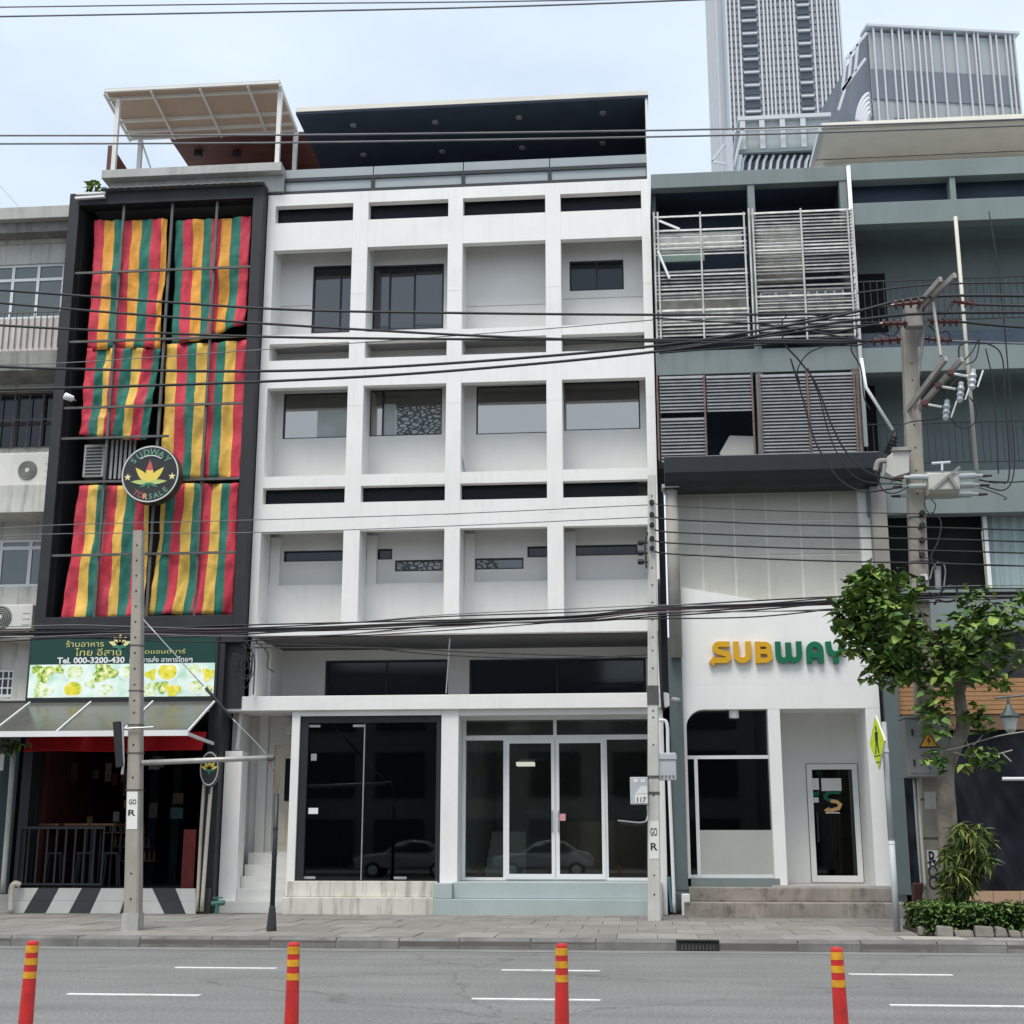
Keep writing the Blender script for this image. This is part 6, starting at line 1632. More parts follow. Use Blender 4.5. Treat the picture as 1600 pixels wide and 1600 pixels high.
# ================================================================== poles
m_pole = M('pole_concrete', (0.345,0.315,0.27), rough=0.85, var=0.12, scale=2, bump=0.15, streak=0.4, streak_col=(0.19,0.165,0.14), sscale=5)
m_polew = M('pole_concrete_pale', (0.56,0.55,0.51), rough=0.85, var=0.1, scale=2, bump=0.1, streak=0.3, streak_col=(0.3,0.29,0.26), sscale=5)
m_hole = M('bolt_hole', (0.05,0.045,0.04), rough=0.9, var=0)
m_ins = M('brown_porcelain', (0.095,0.028,0.024), rough=0.2, var=0.15, spec=0.5)
m_cable = M('black_cable', (0.022,0.022,0.024), rough=0.55, var=0.15)
m_cable2 = M('maroon_cable', (0.06,0.025,0.028), rough=0.55, var=0.2)
m_cableg = M('grey_cable', (0.16,0.16,0.17), rough=0.5, var=0.15)
def cpole(base, top, w0, w1, mat, parent, name='shaft'):
    b = MB(); B_, T_ = Vector(base), Vector(top)
    c = 0.22
    def ring(p, w):
        h = w/2; k = h*(1-c)
        return [(p.x-k,p.y-h,p.z),(p.x+k,p.y-h,p.z),(p.x+h,p.y-k,p.z),(p.x+h,p.y+k,p.z),(p.x+k,p.y+h,p.z),(p.x-k,p.y+h,p.z),(p.x-h,p.y+k,p.z),(p.x-h,p.y-k,p.z)]
    n = 8; vs = []
    for i in range(6): vs += ring(B_.lerp(T_, i/5), w0+(w1-w0)*i/5)
    fs = []
    for i in range(5):
        for j in range(8): fs.append((i*8+j, i*8+(j+1)%8, (i+1)*8+(j+1)%8, (i+1)*8+j))
    fs += [tuple(range(7,-1,-1)), tuple(range(40,48))]
    b._add(vs, fs); o = part(name, b, mat, parent)
    return lambda u: (B_.lerp(T_, u), w0+(w1-w0)*u)
def holes_on(at, us, parent):
    for u in us:
        p, w = at(u); b = MB(); b.lathe((p.x,p.y-w/2-0.004,p.z),(0,1,0),[(0,0.018),(0.003,0.018)],8); part('bolt_hole', b, m_hole, parent)
def band_on(at, u, parent, mat=None, h=0.03):
    p, w = at(u); h2 = w/2+0.006; b = MB(); b.box(p.x-h2,p.x+h2,p.y-h2,p.y+h2,p.z-h/2,p.z+h/2); part('strap', b, mat or m_gridbar, parent)
def poster(at, u0, u1, parent, mat, texts=(), wscale=0.8):
    p, w = at((u0+u1)/2); z0 = at(u0)[0].z; z1 = at(u1)[0].z
    q0, w0 = at(u0); q1, w1 = at(u1); y_ = min(q0.y-w0/2,q1.y-w1/2)-0.006
    b = MB(); h = w*wscale/2; b.hexa([(q0.x-h,y_,z0),(q0.x+h,y_,z0),(q0.x+h,y_+0.004,z0),(q0.x-h,y_+0.004,z0),(q1.x-h,y_,z1),(q1.x+h,y_,z1),(q1.x+h,y_+0.004,z1),(q1.x-h,y_+0.004,z1)])
    o = part('poster', b, mat, parent)
    for (s, a, c) in texts:
        b = MB(); za, zb_ = z0+(z1-z0)*a, z0+(z1-z0)*c; text_box(b, s, p.x-h*0.7, p.x+h*0.7, za, zb_, y_-0.003, 0.02); part('lettering', b, m_black, o)
# --- leaning pole with the spreader arm
bx, by = G(208,1453,PAVE_Z)
pole1 = thing('utility_pole', (bx,by,PAVE_Z), 'leaning concrete pole with a horizontal spreader pipe in front of the bar', 'utility pole', 'concrete poles')
tp_ = P3(217,830,by)
at1 = cpole((bx,by,PAVE_Z-0.05), tp_, 0.255, 0.165, m_pole, pole1)
holes_on(at1,(0.08,0.14,0.33,0.37,0.45,0.49,0.53,0.56,0.60,0.64,0.68,0.72,0.76,0.80,0.84,0.88,0.92,0.96), pole1)
for u in (0.34,0.43,0.50,0.585,0.70): band_on(at1,u,pole1,h=0.02)
poster(at1,0.245,0.335,pole1,m_paper,(('GO',0.66,0.80),('R',0.36,0.52)))
b = MB(); p_, w_ = at1(0.04); b.box(p_.x-w_/2-0.012,p_.x+w_/2+0.012,p_.y-w_/2-0.012,p_.y+w_/2+0.012,PAVE_Z-0.02,PAVE_Z+0.27); part('foot_collar', b, m_conc, pole1)
a_ = P3(222,1192,by-0.05); c_ = P3(421,1184,by-0.05)
b = MB(); b.tube([a_,c_],0.045,10); part('spreader_arm', b, M('weathered_steel',(0.42,0.41,0.39),rough=0.5,var=0.2,scale=5,metal=0.4), pole1, smooth=True)
b = MB(); b.lathe(c_,(1,0,0),[(-0.02,0.055),(0.08,0.055),(0.1,0.02)],10); part('arm_cap', b, m_gridbar, pole1)
# dark banner board hung on the pole
q = [P3(x_,y_,by-0.25) for x_,y_ in ((176,1128),(187,1127),(192,1196),(181,1199))]
t = thing('hanging_board', q[0], 'narrow black board hung beside the leaning concrete pole', 'board')
b = MB(); b.hexa([q[3],q[2],q[2]+Vector((0,0.08,0)),q[3]+Vector((0,0.08,0)),q[0],q[1],q[1]+Vector((0,0.08,0)),q[0]+Vector((0,0.08,0))]); part('panel', b, m_black, t)
b = MB(); b.tube([P3(186,1139,by-0.15),P3(240,1136,by-0.15)],0.014,5); b.tube([P3(191,1128,by-0.2),P3(193,1192,by-0.2),P3(191,1210,by-0.2)],0.022,6); part('bracket', b, m_steel, t)
# guy wire and strut post
sx_, sy_ = G(424,1455,PAVE_Z)
strut = thing('strut_post', (sx_,sy_,PAVE_Z), 'slim dark steel strut post holding the guy wire on the pavement', 'post')
b = MB(); b.lathe((sx_,sy_,PAVE_Z),(0,0,1),[(0,0.085),(0.05,0.085),(0.36,0.055),(0.40,0.045)],12); part('foot', b, m_rail, strut)
zt_ = P(423,1240,sy_)[1]
b = MB(); b.tube([(sx_,sy_,PAVE_Z+0.4),(sx_,sy_,zt_)],0.042,10); part('tube', b, m_rail, strut, smooth=True)
for z_ in (1.35,1.75): 
    b = MB(); b.lathe((sx_,sy_,z_),(0,0,1),[(0,0.048),(0.04,0.048)],10); part('collar', b, m_rail, strut)
top_ = c_+Vector((0,0,-0.04))
b = MB()
for s_ in (-1,1): b.tube([(sx_+s_*0.01,sy_,zt_),(sx_+s_*0.035,sy_,(zt_+top_.z)/2),(top_.x+s_*0.012,top_.y,top_.z)],0.008,5)
part('rod_pair', b, m_rust, strut)
def wire(name, pts, r, mat, label, cat='cable', group=None, n=8, seg=5):
    b = MB(); b.tube(spline(pts, n), r, seg); o = part(name, b, mat, None, smooth=True); return tag(o, label, cat, group)
g0 = P3(224,968,by-0.1); g1 = P3(318,1072,by-0.1); g2 = P3(362,1122,by-0.1)
wire('guy_wire',[g0,g1],0.010,m_steel,'steel guy wire slanting down from the leaning concrete pole',n=4)
wire('guy_sleeve',[P3(322,1075,by-0.1),g2],0.030,m_black,'black sleeve on the slanting guy wire',n=4)
wire('guy_wire',[g2,P3(395,1155,by-0.08),c_],0.008,m_steel,'thin lower end of the guy wire meeting the spreader pipe',n=4)

# --- pale middle pole with meters
bx2, by2 = G(1022.5,1438,PAVE_Z)
pole2 = thing('utility_pole', (bx2,by2,PAVE_Z), 'pale slender concrete pole with meter boxes between the two shops', 'utility pole', 'concrete poles')
tp2 = P3(1018,744,by2)
at2 = cpole((bx2,by2,PAVE_Z-0.05), tp2, 0.245, 0.155, m_polew, pole2)
holes_on(at2,(0.06,0.10,0.27,0.38,0.44,0.455,0.50,0.55,0.59,0.62,0.66,0.70,0.74,0.78,0.95), pole2)
for u in (0.275,0.31,0.49): band_on(at2,u,pole2,h=0.05)
poster(at2,0.135,0.215,pole2,m_paper,(('GO',0.60,0.82),('R',0.22,0.42)))
b = MB(); p_, w_ = at2(0.49); b.box(p_.x-w_/2-0.012,p_.x+w_/2+0.012,p_.y-w_/2-0.012,p_.y+w_/2+0.012,p_.z-0.18,p_.z+0.18); part('steel_wrap', b, m_gridbar, pole2)
for k, py_ in enumerate((787,806,822,843,858)):
    u = (P(1020,py_,by2)[1]-PAVE_Z)/(tp2.z-PAVE_Z); p_, w_ = at2(u)
    b = MB(); b.lathe((p_.x,p_.y-w_/2,p_.z),(0,-1,0),[(0,0.045),(0.03,0.05),(0.05,0.03),(0.08,0.05),(0.10,0.04)],10); part('spool_insulator', b, m_black, pole2)
for k, py_ in enumerate((848,864,878)):
    p_ = P3(1001,py_,by2-0.15)
    b = MB(); b.lathe(p_+Vector((-0.06,0,0)),(1,0,0),[(0,0.03),(0.02,0.055),(0.10,0.055),(0.13,0.02),(0.2,0.02)],10); part('spool_insulator', b, m_black, pole2)
b = MB(); b.tube(spline([P3(1012,832,by2-0.15),P3(1008,850,by2-0.15),P3(1009,870,by2-0.15),P3(1010,888,by2-0.15)],5),0.018,5); part('bracket', b, m_black, pole2)
m_meter = M('meter_grey', (0.46,0.49,0.51), rough=0.45, var=0.06)
def meterbox(px0,py0,px1,py1,Y,label,txt):
    (xa, za), (xb, zb_) = P(px0,py1,Y), P(px1,py0,Y)
    t = thing('meter_box', ((xa+xb)/2,Y,za), label, 'meter box', 'meter boxes')
    b = MB(); b.box(xa,xb,Y,Y+0.18,za,zb_); part('casing', b, m_meter, t, bevel=0.015)
    if txt:
        w_, h_ = xb-xa, zb_-za
        b = MB(); b.box(xa+0.25*w_,xb-0.04*w_,Y-0.006,Y-0.001,za+0.05*h_,za+0.38*h_); lb = part('number_plate', b, m_paper, t)
        b = MB(); text_box(b,'117',xa+0.38*w_,xb-0.12*w_,za+0.08*h_,za+0.26*h_,Y-0.009,0.02); part('lettering', b, m_black, lb)
        b = MB(); b.prism_y([(xa+0.25*w_,za+0.40*h_),(xb-0.05*w_,za+0.40*h_),(xb-0.05*w_,za+0.66*h_),(xa+0.6*w_,za+0.66*h_),(xa+0.4*w_,za+0.48*h_)],Y-0.007,Y-0.001); part('white_label', b, m_paper, t)
        for k in range(2):
            b = MB(); b.box(xa+(0.2+0.4*k)*w_,xa+(0.45+0.4*k)*w_,Y-0.005,Y-0.001,za+0.80*h_,za+0.93*h_); part('white_label', b, m_paper, t)
    else:
        b = MB(); b.box(xa-0.01,xb+0.01,Y-0.02,Y-0.001,zb_-0.12,zb_-0.03); part('lid_rim', b, m_meter, t)
        for k in range(4): 
            b = MB(); b.box(xa+0.05+0.07*k,xa+0.09+0.07*k,Y-0.006,Y-0.001,za+0.04,za+0.09); part('lettering', b, m_cableg, t)
    return t
meterbox(985,1214,1012,1257,by2-0.25,'grey meter box with a number plate, left of the pale pole',True)
meterbox(1029,1176,1056,1219,by2-0.05,'plain light grey box right of the pale pole',False)
YJ = F-0.2
wire('conduit',[P3(1030,1125,YJ),P3(1042,1131,YJ),P3(1044,1180,YJ),P3(1049,1300,YJ),P3(1054,1426,YJ)],0.035,m_shopwhite,'white conduit pipe running down behind the light grey box','pipe','pipes along the shopfronts',seg=8)
wire('conduit',[P3(1011,1258,by2-0.2),P3(1012,1275,by2-0.2),P3(1004,1285,by2-0.2),P3(965,1282,by2+0.2)],0.016,m_steel,'bent steel conduit below the numbered meter box','pipe')
wire('hose',[P3(1045,1370,F-0.5),P3(1047,1400,F-0.5),P3(1050,1426,F-0.5)],0.03,M('blue_hose',(0.10,0.20,0.26),rough=0.5),'blue water hose standing by the grey-green plinth','hose')
b = MB(); x_, z_ = P(1072,1366+28,F-0.45); b.box(x_-0.09,x_+0.07,F-0.55,F-0.3,PAVE_Z,PAVE_Z+0.42); tag(part('junction_box', b, m_shopwhite, None, bevel=0.02),'small white box at the foot of the slate column','box')
t = thing('security_camera', P3(1053,1095,F-0.25), 'small camera on the slate column beside the canopy end', 'camera')
b = MB(); c0 = P3(1051,1093,F-0.45); b.lathe(c0,(0.6,-0.7,-0.2),[(0,0.03),(0.02,0.06),(0.18,0.055),(0.2,0.02)],10); part('housing', b, m_soffit, t, smooth=True)
b = MB(); b.tube([c0,P3(1062,1092,F-0.14)],0.02,6); part('arm', b, m_black, t)
wire('downpipe',[P3(1030,905,F-0.25),P3(1031,1000,F-0.25),P3(1034,1080,F-0.25),P3(1036,1110,F-0.25)],0.035,m_black,'black downpipe in the gap behind the pale pole','pipe','pipes along the shopfronts',seg=8)

# --- main pole with switchgear on the right
YQ3 = 24.4
bx3 = P(1457,1430,YQ3)[0]
pole3 = thing('utility_pole', (bx3,YQ3,PAVE_Z), 'tall concrete power pole with crossarms, insulators and switchgear beside the tree', 'utility pole', 'concrete poles')
tp3 = P3(1420,512,YQ3)
at3 = cpole((bx3,YQ3,PAVE_Z-0.05), tp3, 0.335, 0.265, m_pole, pole3)
holes_on(at3,(0.28,0.45,0.52,0.56,0.60,0.64,0.70,0.74,0.78,0.82,0.86,0.90,0.93), pole3)
for u in (0.14,0.2,0.585,0.66): band_on(at3,u,pole3)
# two-channel crossarm reaching towards the road
m_arm = M('galvanised_arm', (0.30,0.285,0.265), rough=0.6, var=0.2, scale=4, metal=0.3)
def arm(q0, Y0, q1, Y1, w=0.06, h=0.10, nm='crossarm', mat=None):
    b = MB(); b.beam(P3(*q0,Y0),P3(*q1,Y1),w,h); return part(nm, b, mat or m_arm, pole3)
arm((1414,646),24.4,(1478,560),22.9); arm((1434,640),24.35,(1503,561),22.85)
arm((1420,500),24.4,(1492,430),22.9); arm((1412,502),24.4,(1470,436),23.1)
for (q0,Y0,q1,Y1) in (((1428,648),24.3,(1448,475),23.9),((1470,556),23.2,(1458,472),23.6),((1436,540),24.2,(1452,482),23.8),((1412,535),24.4,(1424,505),24.3)):
    b = MB(); b.tube([P3(*q0,Y0),P3(*q1,Y1)],0.03,6); part('brace', b, m_arm, pole3)
def string(q0, Y0, q1, Y1, n, r=0.092):
    a_, c_ = P3(*q0,Y0), P3(*q1,Y1); d = (c_-a_); ln = d.length
    prof = [(0,0.02)]
    for k in range(n):
        s = ln*(k+0.35)/n
        prof += [(s-0.012,0.03),(s,r),(s+0.02,r*0.9),(s+0.03,0.032)]
    prof += [(ln,0.02)]
    b = MB(); b.lathe(a_,d,prof,10); part('insulator_string', b, m_ins, pole3)
string((1408,530),24.3,(1358,534),24.2,4); string((1438,528),24.3,(1487,533),24.2,5)
string((1418,505),23.9,(1374,506),23.9,4); string((1452,503),23.9,(1500,503),23.9,5)
string((1440,472),23.3,(1392,477),23.3,4); string((1486,470),23.2,(1524,476),23.2,4)
b = MB(); b.box(P(1414,500,24)[0],P(1440,500,24)[0],23.9,24.1,P(1425,512,24)[1],P(1425,480,24)[1]); part('arm_plate', b, m_arm, pole3)
# drop-out fuses hanging from the lower arm
m_fuse = M('fuse_porcelain', (0.42,0.46,0.47), rough=0.3, var=0.1)
for k,(q,Y) in enumerate((((1476,640),23.6),((1498,612),23.3),((1517,592),23.0))):
    c = P3(*q,Y)
    b = MB(); b.lathe(c+Vector((0,0,-0.2)),(0.15,0,1),[(0,0.03),(0.05,0.06),(0.10,0.045),(0.15,0.07),(0.2,0.045),(0.25,0.07),(0.3,0.045),(0.38,0.04)],10); part('fuse', b, m_fuse, pole3)
    b = MB(); b.tube([c+Vector((-0.28,0,0.1)),c+Vector((-0.05,0,0.05))],0.022,6); b.tube([c+Vector((0.1,0,-0.15)),c+Vector((0.22,0,0.15))],0.016,6); part('fuse_link', b, m_alu, pole3)
    b = MB(); b.lathe(c+Vector((-0.34,0,0.08)),(0,0.3,1),[(0,0.05),(0.06,0.07),(0.1,0.05)],10); part('pin_insulator', b, m_ins, pole3)
# oil switch tank with bushings
YX = 23.9
t = thing('switch_tank', P3(1474,775,YX), 'pale steel switch tank with bushings mounted on the power pole', 'switchgear')
(xa, za), (xb, zb_) = P(1452,770,YX), P(1498,735,YX)
b = MB(); b.prism_x([(YX,za+0.06),(YX+0.1,za),(YX+0.5,za),(YX+0.6,za+0.06),(YX+0.6,zb_-0.05),(YX+0.5,zb_),(YX+0.1,zb_),(YX,zb_-0.05)],xa,xb); part('tank', b, M('tank_grey',(0.50,0.49,0.45),rough=0.5,var=0.1,streak=0.3,streak_col=(0.25,0.22,0.18)), t, bevel=0.01)
b = MB(); b.beam((xa+0.05,YX-0.02,za+0.05),(xb+0.02,YX-0.02,zb_+0.06),0.05,0.03,up=(0,1,0)); part('brace_bar', b, m_arm, t)
b = MB(); b.beam((xa+0.35,YX-0.05,za+0.3),(xb-0.05,YX-0.05,za+0.05),0.05,0.03,up=(0,1,0)); part('brace_bar', b, m_arm, t)
for sgn_, xx in ((-1,xa),(1,xb)):
    for k in range(3):
        y_, z_ = YX+0.05+0.2*k, za+0.30-0.12*k
        b = MB(); b.lathe((xx,y_,z_),(sgn_,0,0.02),[(0,0.06),(0.3,0.055),(0.31,0.035),(0.42,0.03)],10); part('bushing', b, m_fuse, t)
        b = MB(); b.lathe((xx+sgn_*0.42,y_,z_),(sgn_,0,0.02),[(0,0.028),(0.16,0.02)],8); part('bushing_boot', b, m_cable2, t)
b = MB(); b.tube([P3(1456,724,YX),P3(1485,722,YX)],0.022,6); b.tube([P3(1472,723,YX),P3(1472,735,YX)],0.02,6); part('lift_handle', b, m_alu, t)
# box transformer
YB_ = 24.0
t = thing('transformer', P3(1400,745,YB_), 'small grey box transformer with a black bushing on the power pole', 'transformer')
pts = [P(*q,YB_) for q in ((1384,738),(1396,746),(1421,738),(1421,702),(1398,704),(1386,714))]
b = MB(); b.prism_y(pts,YB_,YB_+0.45); part('tank', b, MATS['tank_grey'], t, bevel=0.012)
(xa, za), (xb, zb_) = P(1394,705,YB_), P(1424,699,YB_)
b = MB(); b.box(xa,xb,YB_-0.05,YB_+0.5,za,zb_); part('lid', b, m_arm, t)
prof = []
for k in range(5): prof += [(0.075*k,0.07-0.006*k),(0.075*k+0.05,0.12-0.012*k),(0.075*k+0.06,0.07-0.006*k)]
b = MB(); b.lathe(P3(1389,711,YB_+0.2),(0.35,0,1),prof+[(0.45,0.02),(0.52,0.015)],12); part('bushing', b, m_black, t)
b = MB(); b.tube(spline([P3(1384,720,YB_),P3(1372,722,YB_),P3(1368,735,YB_)],5),0.05,7); part('cable_gland', b, m_arm, t)
# street lamp-like clamp and lower insulators
for k, py_ in enumerate((803,822,845,868,905)):
    p_ = P3(1440,py_,YQ3-0.17); b = MB(); b.lathe(p_,(0,-1,0),[(0,0.05),(0.03,0.055),(0.05,0.03),(0.08,0.055),(0.1,0.04)],10); part('spool_insulator', b, m_black, pole3)
c = P3(1466,920,YQ3-0.2)
b = MB(); b.tube([c,P3(1465,885,YQ3-0.2)],[0.05,0.06],10); b.tube(spline([P3(1453,905,YQ3-0.2),P3(1459,885,YQ3-0.2),P3(1470,878,YQ3-0.2),P3(1477,890,YQ3-0.2),P3(1475,915,YQ3-0.2)],6),0.012,5); part('cable_joint', b, m_soffit, pole3)
p_ = P3(1444,902,YQ3-0.17); b = MB(); b.box(p_.x-0.06,p_.x+0.06,p_.y-0.01,p_.y,p_.z-0.05,p_.z+0.06); part('number_plate', b, m_paper, pole3)
poster(at3,0.185,0.212,pole3,m_polew,(),0.6); poster(at3,0.095,0.122,pole3,m_paper,(('R',0.1,0.95),),0.55)
pq, wq = at3(0.075); y_ = pq.y-wq/2-0.01
b = MB(); b.tube([(pq.x+0.09*math.cos(a)*0.8,y_,pq.z-0.02+0.10*math.sin(a)) for a in [i*0.5 for i in range(13)]],0.012,4); b.tube([(pq.x+0.07*math.cos(a),y_,pq.z+0.16+0.09*math.sin(a)) for a in [i*0.5 for i in range(13)]],0.012,4); b.tube([(pq.x-0.08,y_,pq.z+0.30),(pq.x+0.05,y_,pq.z+0.34),(pq.x+0.09,y_,pq.z+0.26)],0.012,4); part('painted_scrawl', b, m_black, pole3)
# control cabinet with a warning triangle
YV_ = YQ3-0.75
(xa, za), (xb, zb_) = P(1419,1214,YV_), P(1482,1122,YV_)
cab = thing('control_cabinet', ((xa+xb)/2,YV_,za), 'grey control cabinet with a yellow warning triangle on the power pole', 'cabinet')
b = MB(); b.box(xa,xb,YV_,YV_+0.5,za,zb_); part('casing', b, M('cabinet_grey',(0.22,0.22,0.215),rough=0.55,var=0.1,streak=0.2,streak_col=(0.12,0.11,0.1)), cab, bevel=0.02)
b = MB(); b.box(xa-0.02,xb+0.02,YV_-0.03,YV_+0.52,zb_+0.002,zb_+0.05); part('lid', b, m_arm, cab)
b = MB(); b.box(xa+0.05,xb-0.05,YV_-0.012,YV_-0.001,za+0.06,zb_-0.05); dr_ = part('door', b, MATS['cabinet_grey'], cab, bevel=0.005)
for (u,v) in ((0.16,0.70),(0.16,0.18)):
    x_, z_ = xa+(xb-xa)*u, za+(zb_-za)*v; b = MB(); b.box(x_-0.015,x_+0.015,YV_-0.03,YV_-0.013,z_,z_+0.11); part('hinge', b, m_black, dr_)
x_, z_ = P(1451,1157,YV_-0.02); s_ = 0.17
b = MB(); b.prism_y([(x_-s_,z_-s_*0.75),(x_+s_,z_-s_*0.75),(x_,z_+s_*0.95)],YV_-0.018,YV_-0.013); tr = part('warning_triangle', b, m_black, dr_)
b = MB(); s2 = s_*0.8; b.prism_y([(x_-s2,z_-s2*0.72),(x_+s2,z_-s2*0.72),(x_,z_+s2*0.92)],YV_-0.021,YV_-0.0182); part('triangle_face', b, M('warning_orange',(0.62,0.30,0.02),rough=0.5,var=0.05), tr)
b = MB(); b.prism_y([(x_-0.01,z_-0.09),(x_+0.035,z_+0.005),(x_+0.005,z_+0.005),(x_+0.03,z_+0.09),(x_-0.035,z_-0.015),(x_-0.003,z_-0.015)],YV_-0.023,YV_-0.0212); part('bolt_mark', b, m_black, tr)
x_, z_ = P(1452,1181,YV_); b = MB(); b.box(x_-0.14,x_+0.14,YV_-0.016,YV_-0.0125,z_-0.03,z_+0.03); part('name_strip', b, m_gridbar, dr_)
# conduits under the cabinet
for k, (q0,q1) in enumerate((((1428,1216),(1441,1395)),((1434,1216),(1446,1390)))):
    wire('conduit',[P3(*q0,YQ3-0.35),P3((q0[0]+q1[0])/2-1,1300,YQ3-0.35),P3(*q1,YQ3-0.35)],0.025,(m_steel,m_pvc)[k],('grey conduit running down from the control cabinet','cream conduit beside the grey one below the control cabinet')[k],'pipe','pipes below the cabinet',seg=7)
# red post box style hydrant stub near the hedge end
b = MB(); p_ = P3(1432,1440,24.0); b.box(p_.x-0.045,p_.x+0.045,23.95,24.05,PAVE_Z,PAVE_Z+0.38); b.hexa([(p_.x-0.05,23.9,PAVE_Z+0.38),(p_.x+0.09,23.9,PAVE_Z+0.38),(p_.x+0.09,24.08,PAVE_Z+0.38),(p_.x-0.05,24.08,PAVE_Z+0.38),(p_.x-0.02,23.9,PAVE_Z+0.74),(p_.x+0.14,23.9,PAVE_Z+0.74),(p_.x+0.14,24.08,PAVE_Z+0.74),(p_.x-0.02,24.08,PAVE_Z+0.74)]); tag(part('marker_post', b, M('dark_red_paint',(0.055,0.018,0.016),rough=0.6,var=0.3,scale=5), None, bevel=0.02),'short dark red marker post at the end of the hedge','post')

# --- pedestrian sign
spx, spy = G(1402,1456,PAVE_Z)
ps = thing('road_sign', (spx,spy,PAVE_Z), 'yellow-green diamond pedestrian sign on a pale grey post, seen edge on', 'road sign')
ztp = P(1384,1128,spy)[1]
b = MB(); b.tube([(spx,spy,PAVE_Z),(spx,spy,1.55)],0.052,12); b.tube([(spx,spy,1.551),(spx,spy,ztp)],0.045,12); part('post', b, M('sign_post_paint',(0.42,0.46,0.47),rough=0.5,var=0.08), ps, smooth=True)
for z_ in (1.52,3.0):
    b = MB(); b.lathe((spx,spy,z_),(0,0,1),[(0,0.056),(0.05,0.056)],12); part('collar', b, m_alu, ps)
zc_s = P(1380,1160,spy)[1]; hs = P(1380,1118,spy)[1]-zc_s
ang = R(-83)
def sgnpt(u, w, off=0.0):
    # u across the plate, w up; plate turned to face along the street towards the left
    cx_ = spx-0.13; cy_ = spy-0.05
    ux, uy = math.cos(ang), math.sin(ang); nx, ny = math.sin(ang), -math.cos(ang)
    return (cx_+u*ux+off*nx, cy_+u*uy+off*ny, zc_s+w)
def plate(pts, o0, o1, mat, nm, parent):
    n = len(pts); b = MB(); v = [sgnpt(u,w,o1) for u,w in pts]+[sgnpt(u,w,o0) for u,w in pts]
    b._add(v,[tuple(range(n)),tuple(range(2*n-1,n-1,-1))]+[(i,i+n,(i+1)%n+n,(i+1)%n) for i in range(n)]); return part(nm, b, mat, parent)
m_fluo = M('fluorescent_yellow', (0.68,0.84,0.03), rough=0.4, var=0.04)
pl_ = plate([(0,-hs),(hs*0.98,0),(0,hs),(-hs*0.98,0)],-0.012,0.012,m_alu,'sign_back',ps)
pf_ = plate([(0,-hs*0.97),(hs*0.95,0),(0,hs*0.97),(-hs*0.95,0)],0.0125,0.016,m_fluo,'sign_face',ps)
plate([(-0.07,0.0),(0.07,0.0),(0.09,0.16),(0.02,0.18),(-0.08,0.16)],0.0165,0.019,m_black,'pictogram',pf_)
plate([(-0.035,0.19),(0.035,0.19),(0.035,0.26),(-0.035,0.26)],0.0165,0.019,m_black,'pictogram',pf_)
plate([(-0.12,-0.19),(-0.06,-0.19),(0.0,-0.005),(-0.06,-0.005)],0.0165,0.019,m_black,'pictogram',pf_)
plate([(0.06,-0.19),(0.12,-0.19),(0.06,-0.005),(0.0,-0.005)],0.0165,0.019,m_black,'pictogram',pf_)
plate([(-0.20,-0.23),(0.20,-0.23),(0.20,-0.215),(-0.20,-0.215)],0.0165,0.019,m_black,'lettering_bar',pf_)
plate([(-0.11,-0.335),(0.11,-0.335),(0.11,-0.32),(-0.11,-0.32)],0.0165,0.019,m_black,'lettering_bar',pf_)

# ================================================================== overhead cables
YCb = 23.6
def cab_(pts, r, mat, label, Y=YCb, Ys=None, grp='overhead cables along the street'):
    r = r*1.35
    q = [P3(p[0],p[1],(Ys[i] if Ys else Y)) for i,p in enumerate(pts)]
    return wire('overhead_cable', q, r, mat, label, 'cable', grp, n=10)
cab_([(-60,12),(400,6),(800,2),(1250,-8)],0.011,m_cableg,'thin cable across the top of the sky, upper of two')
cab_([(-60,27),(690,13),(1150,-3),(1300,-12)],0.014,m_cableg,'thin cable across the top of the sky, lower of two')
cab_([(-60,212),(440,211),(1013,204),(1320,196),(1660,184)],0.014,m_cableg,'upper of two sky cables crossing the rooftop pergola')
cab_([(-60,225),(440,223),(1013,214),(1320,206),(1660,194)],0.014,m_cableg,'lower of two sky cables crossing the rooftop pergola')
cab_([(-60,449),(120,462),(430,483),(700,489),(1024,492),(1300,491)],0.019,m_cable,'highest black cable crossing the striped cloths')
cab_([(-60,468),(120,484),(400,505),(750,525),(1040,534),(1340,536)],0.019,m_cable,'second black cable crossing the striped cloths')
cab_([(-60,505),(120,515),(400,526),(700,530),(1030,531),(1350,533)],0.019,m_cable,'third black cable crossing the striped cloths')
cab_([(-60,571),(120,577),(420,580),(700,568),(1030,540),(1240,507),(1330,489),(1450,464),(1660,463)],0.021,m_cable,'upper thick cable sweeping up to the power pole top')
cab_([(-60,610),(120,606),(420,596),(700,580),(1030,549),(1240,515),(1340,500),(1450,490),(1660,488)],0.021,m_cable,'lower thick cable sweeping up to the power pole top')
cab_([(-60,572),(120,566),(400,547),(800,518),(1020,500)],0.007,m_cableg,'hair-thin grey wire rising across the white grid front')
cab_([(1180,505),(1280,520),(1350,535)],0.016,m_cable,'short cable tied to the left insulator strings of the power pole',Y=24.2)
cab_([(1487,533),(1560,536),(1660,539)],0.016,m_cableg,'pale cable leaving the lower right insulator string',Y=24.2)
cab_([(1500,503),(1560,509),(1660,516)],0.018,m_cable,'dark cable leaving the upper right insulator string',Y=23.9)
cab_([(1524,476),(1600,478),(1660,479)],0.018,m_cable,'dark cable leaving the topmost right insulator string',Y=23.2)
cab_([(-60,830),(100,820),(380,813),(700,803),(1012,789)],0.007,m_cableg,'hair-thin wire over the middle of the white grid front, upper of two',Y=25.5)
cab_([(-60,842),(100,834),(400,832),(700,822),(1012,808)],0.007,m_cableg,'hair-thin wire over the middle of the white grid front, lower of two',Y=25.5)
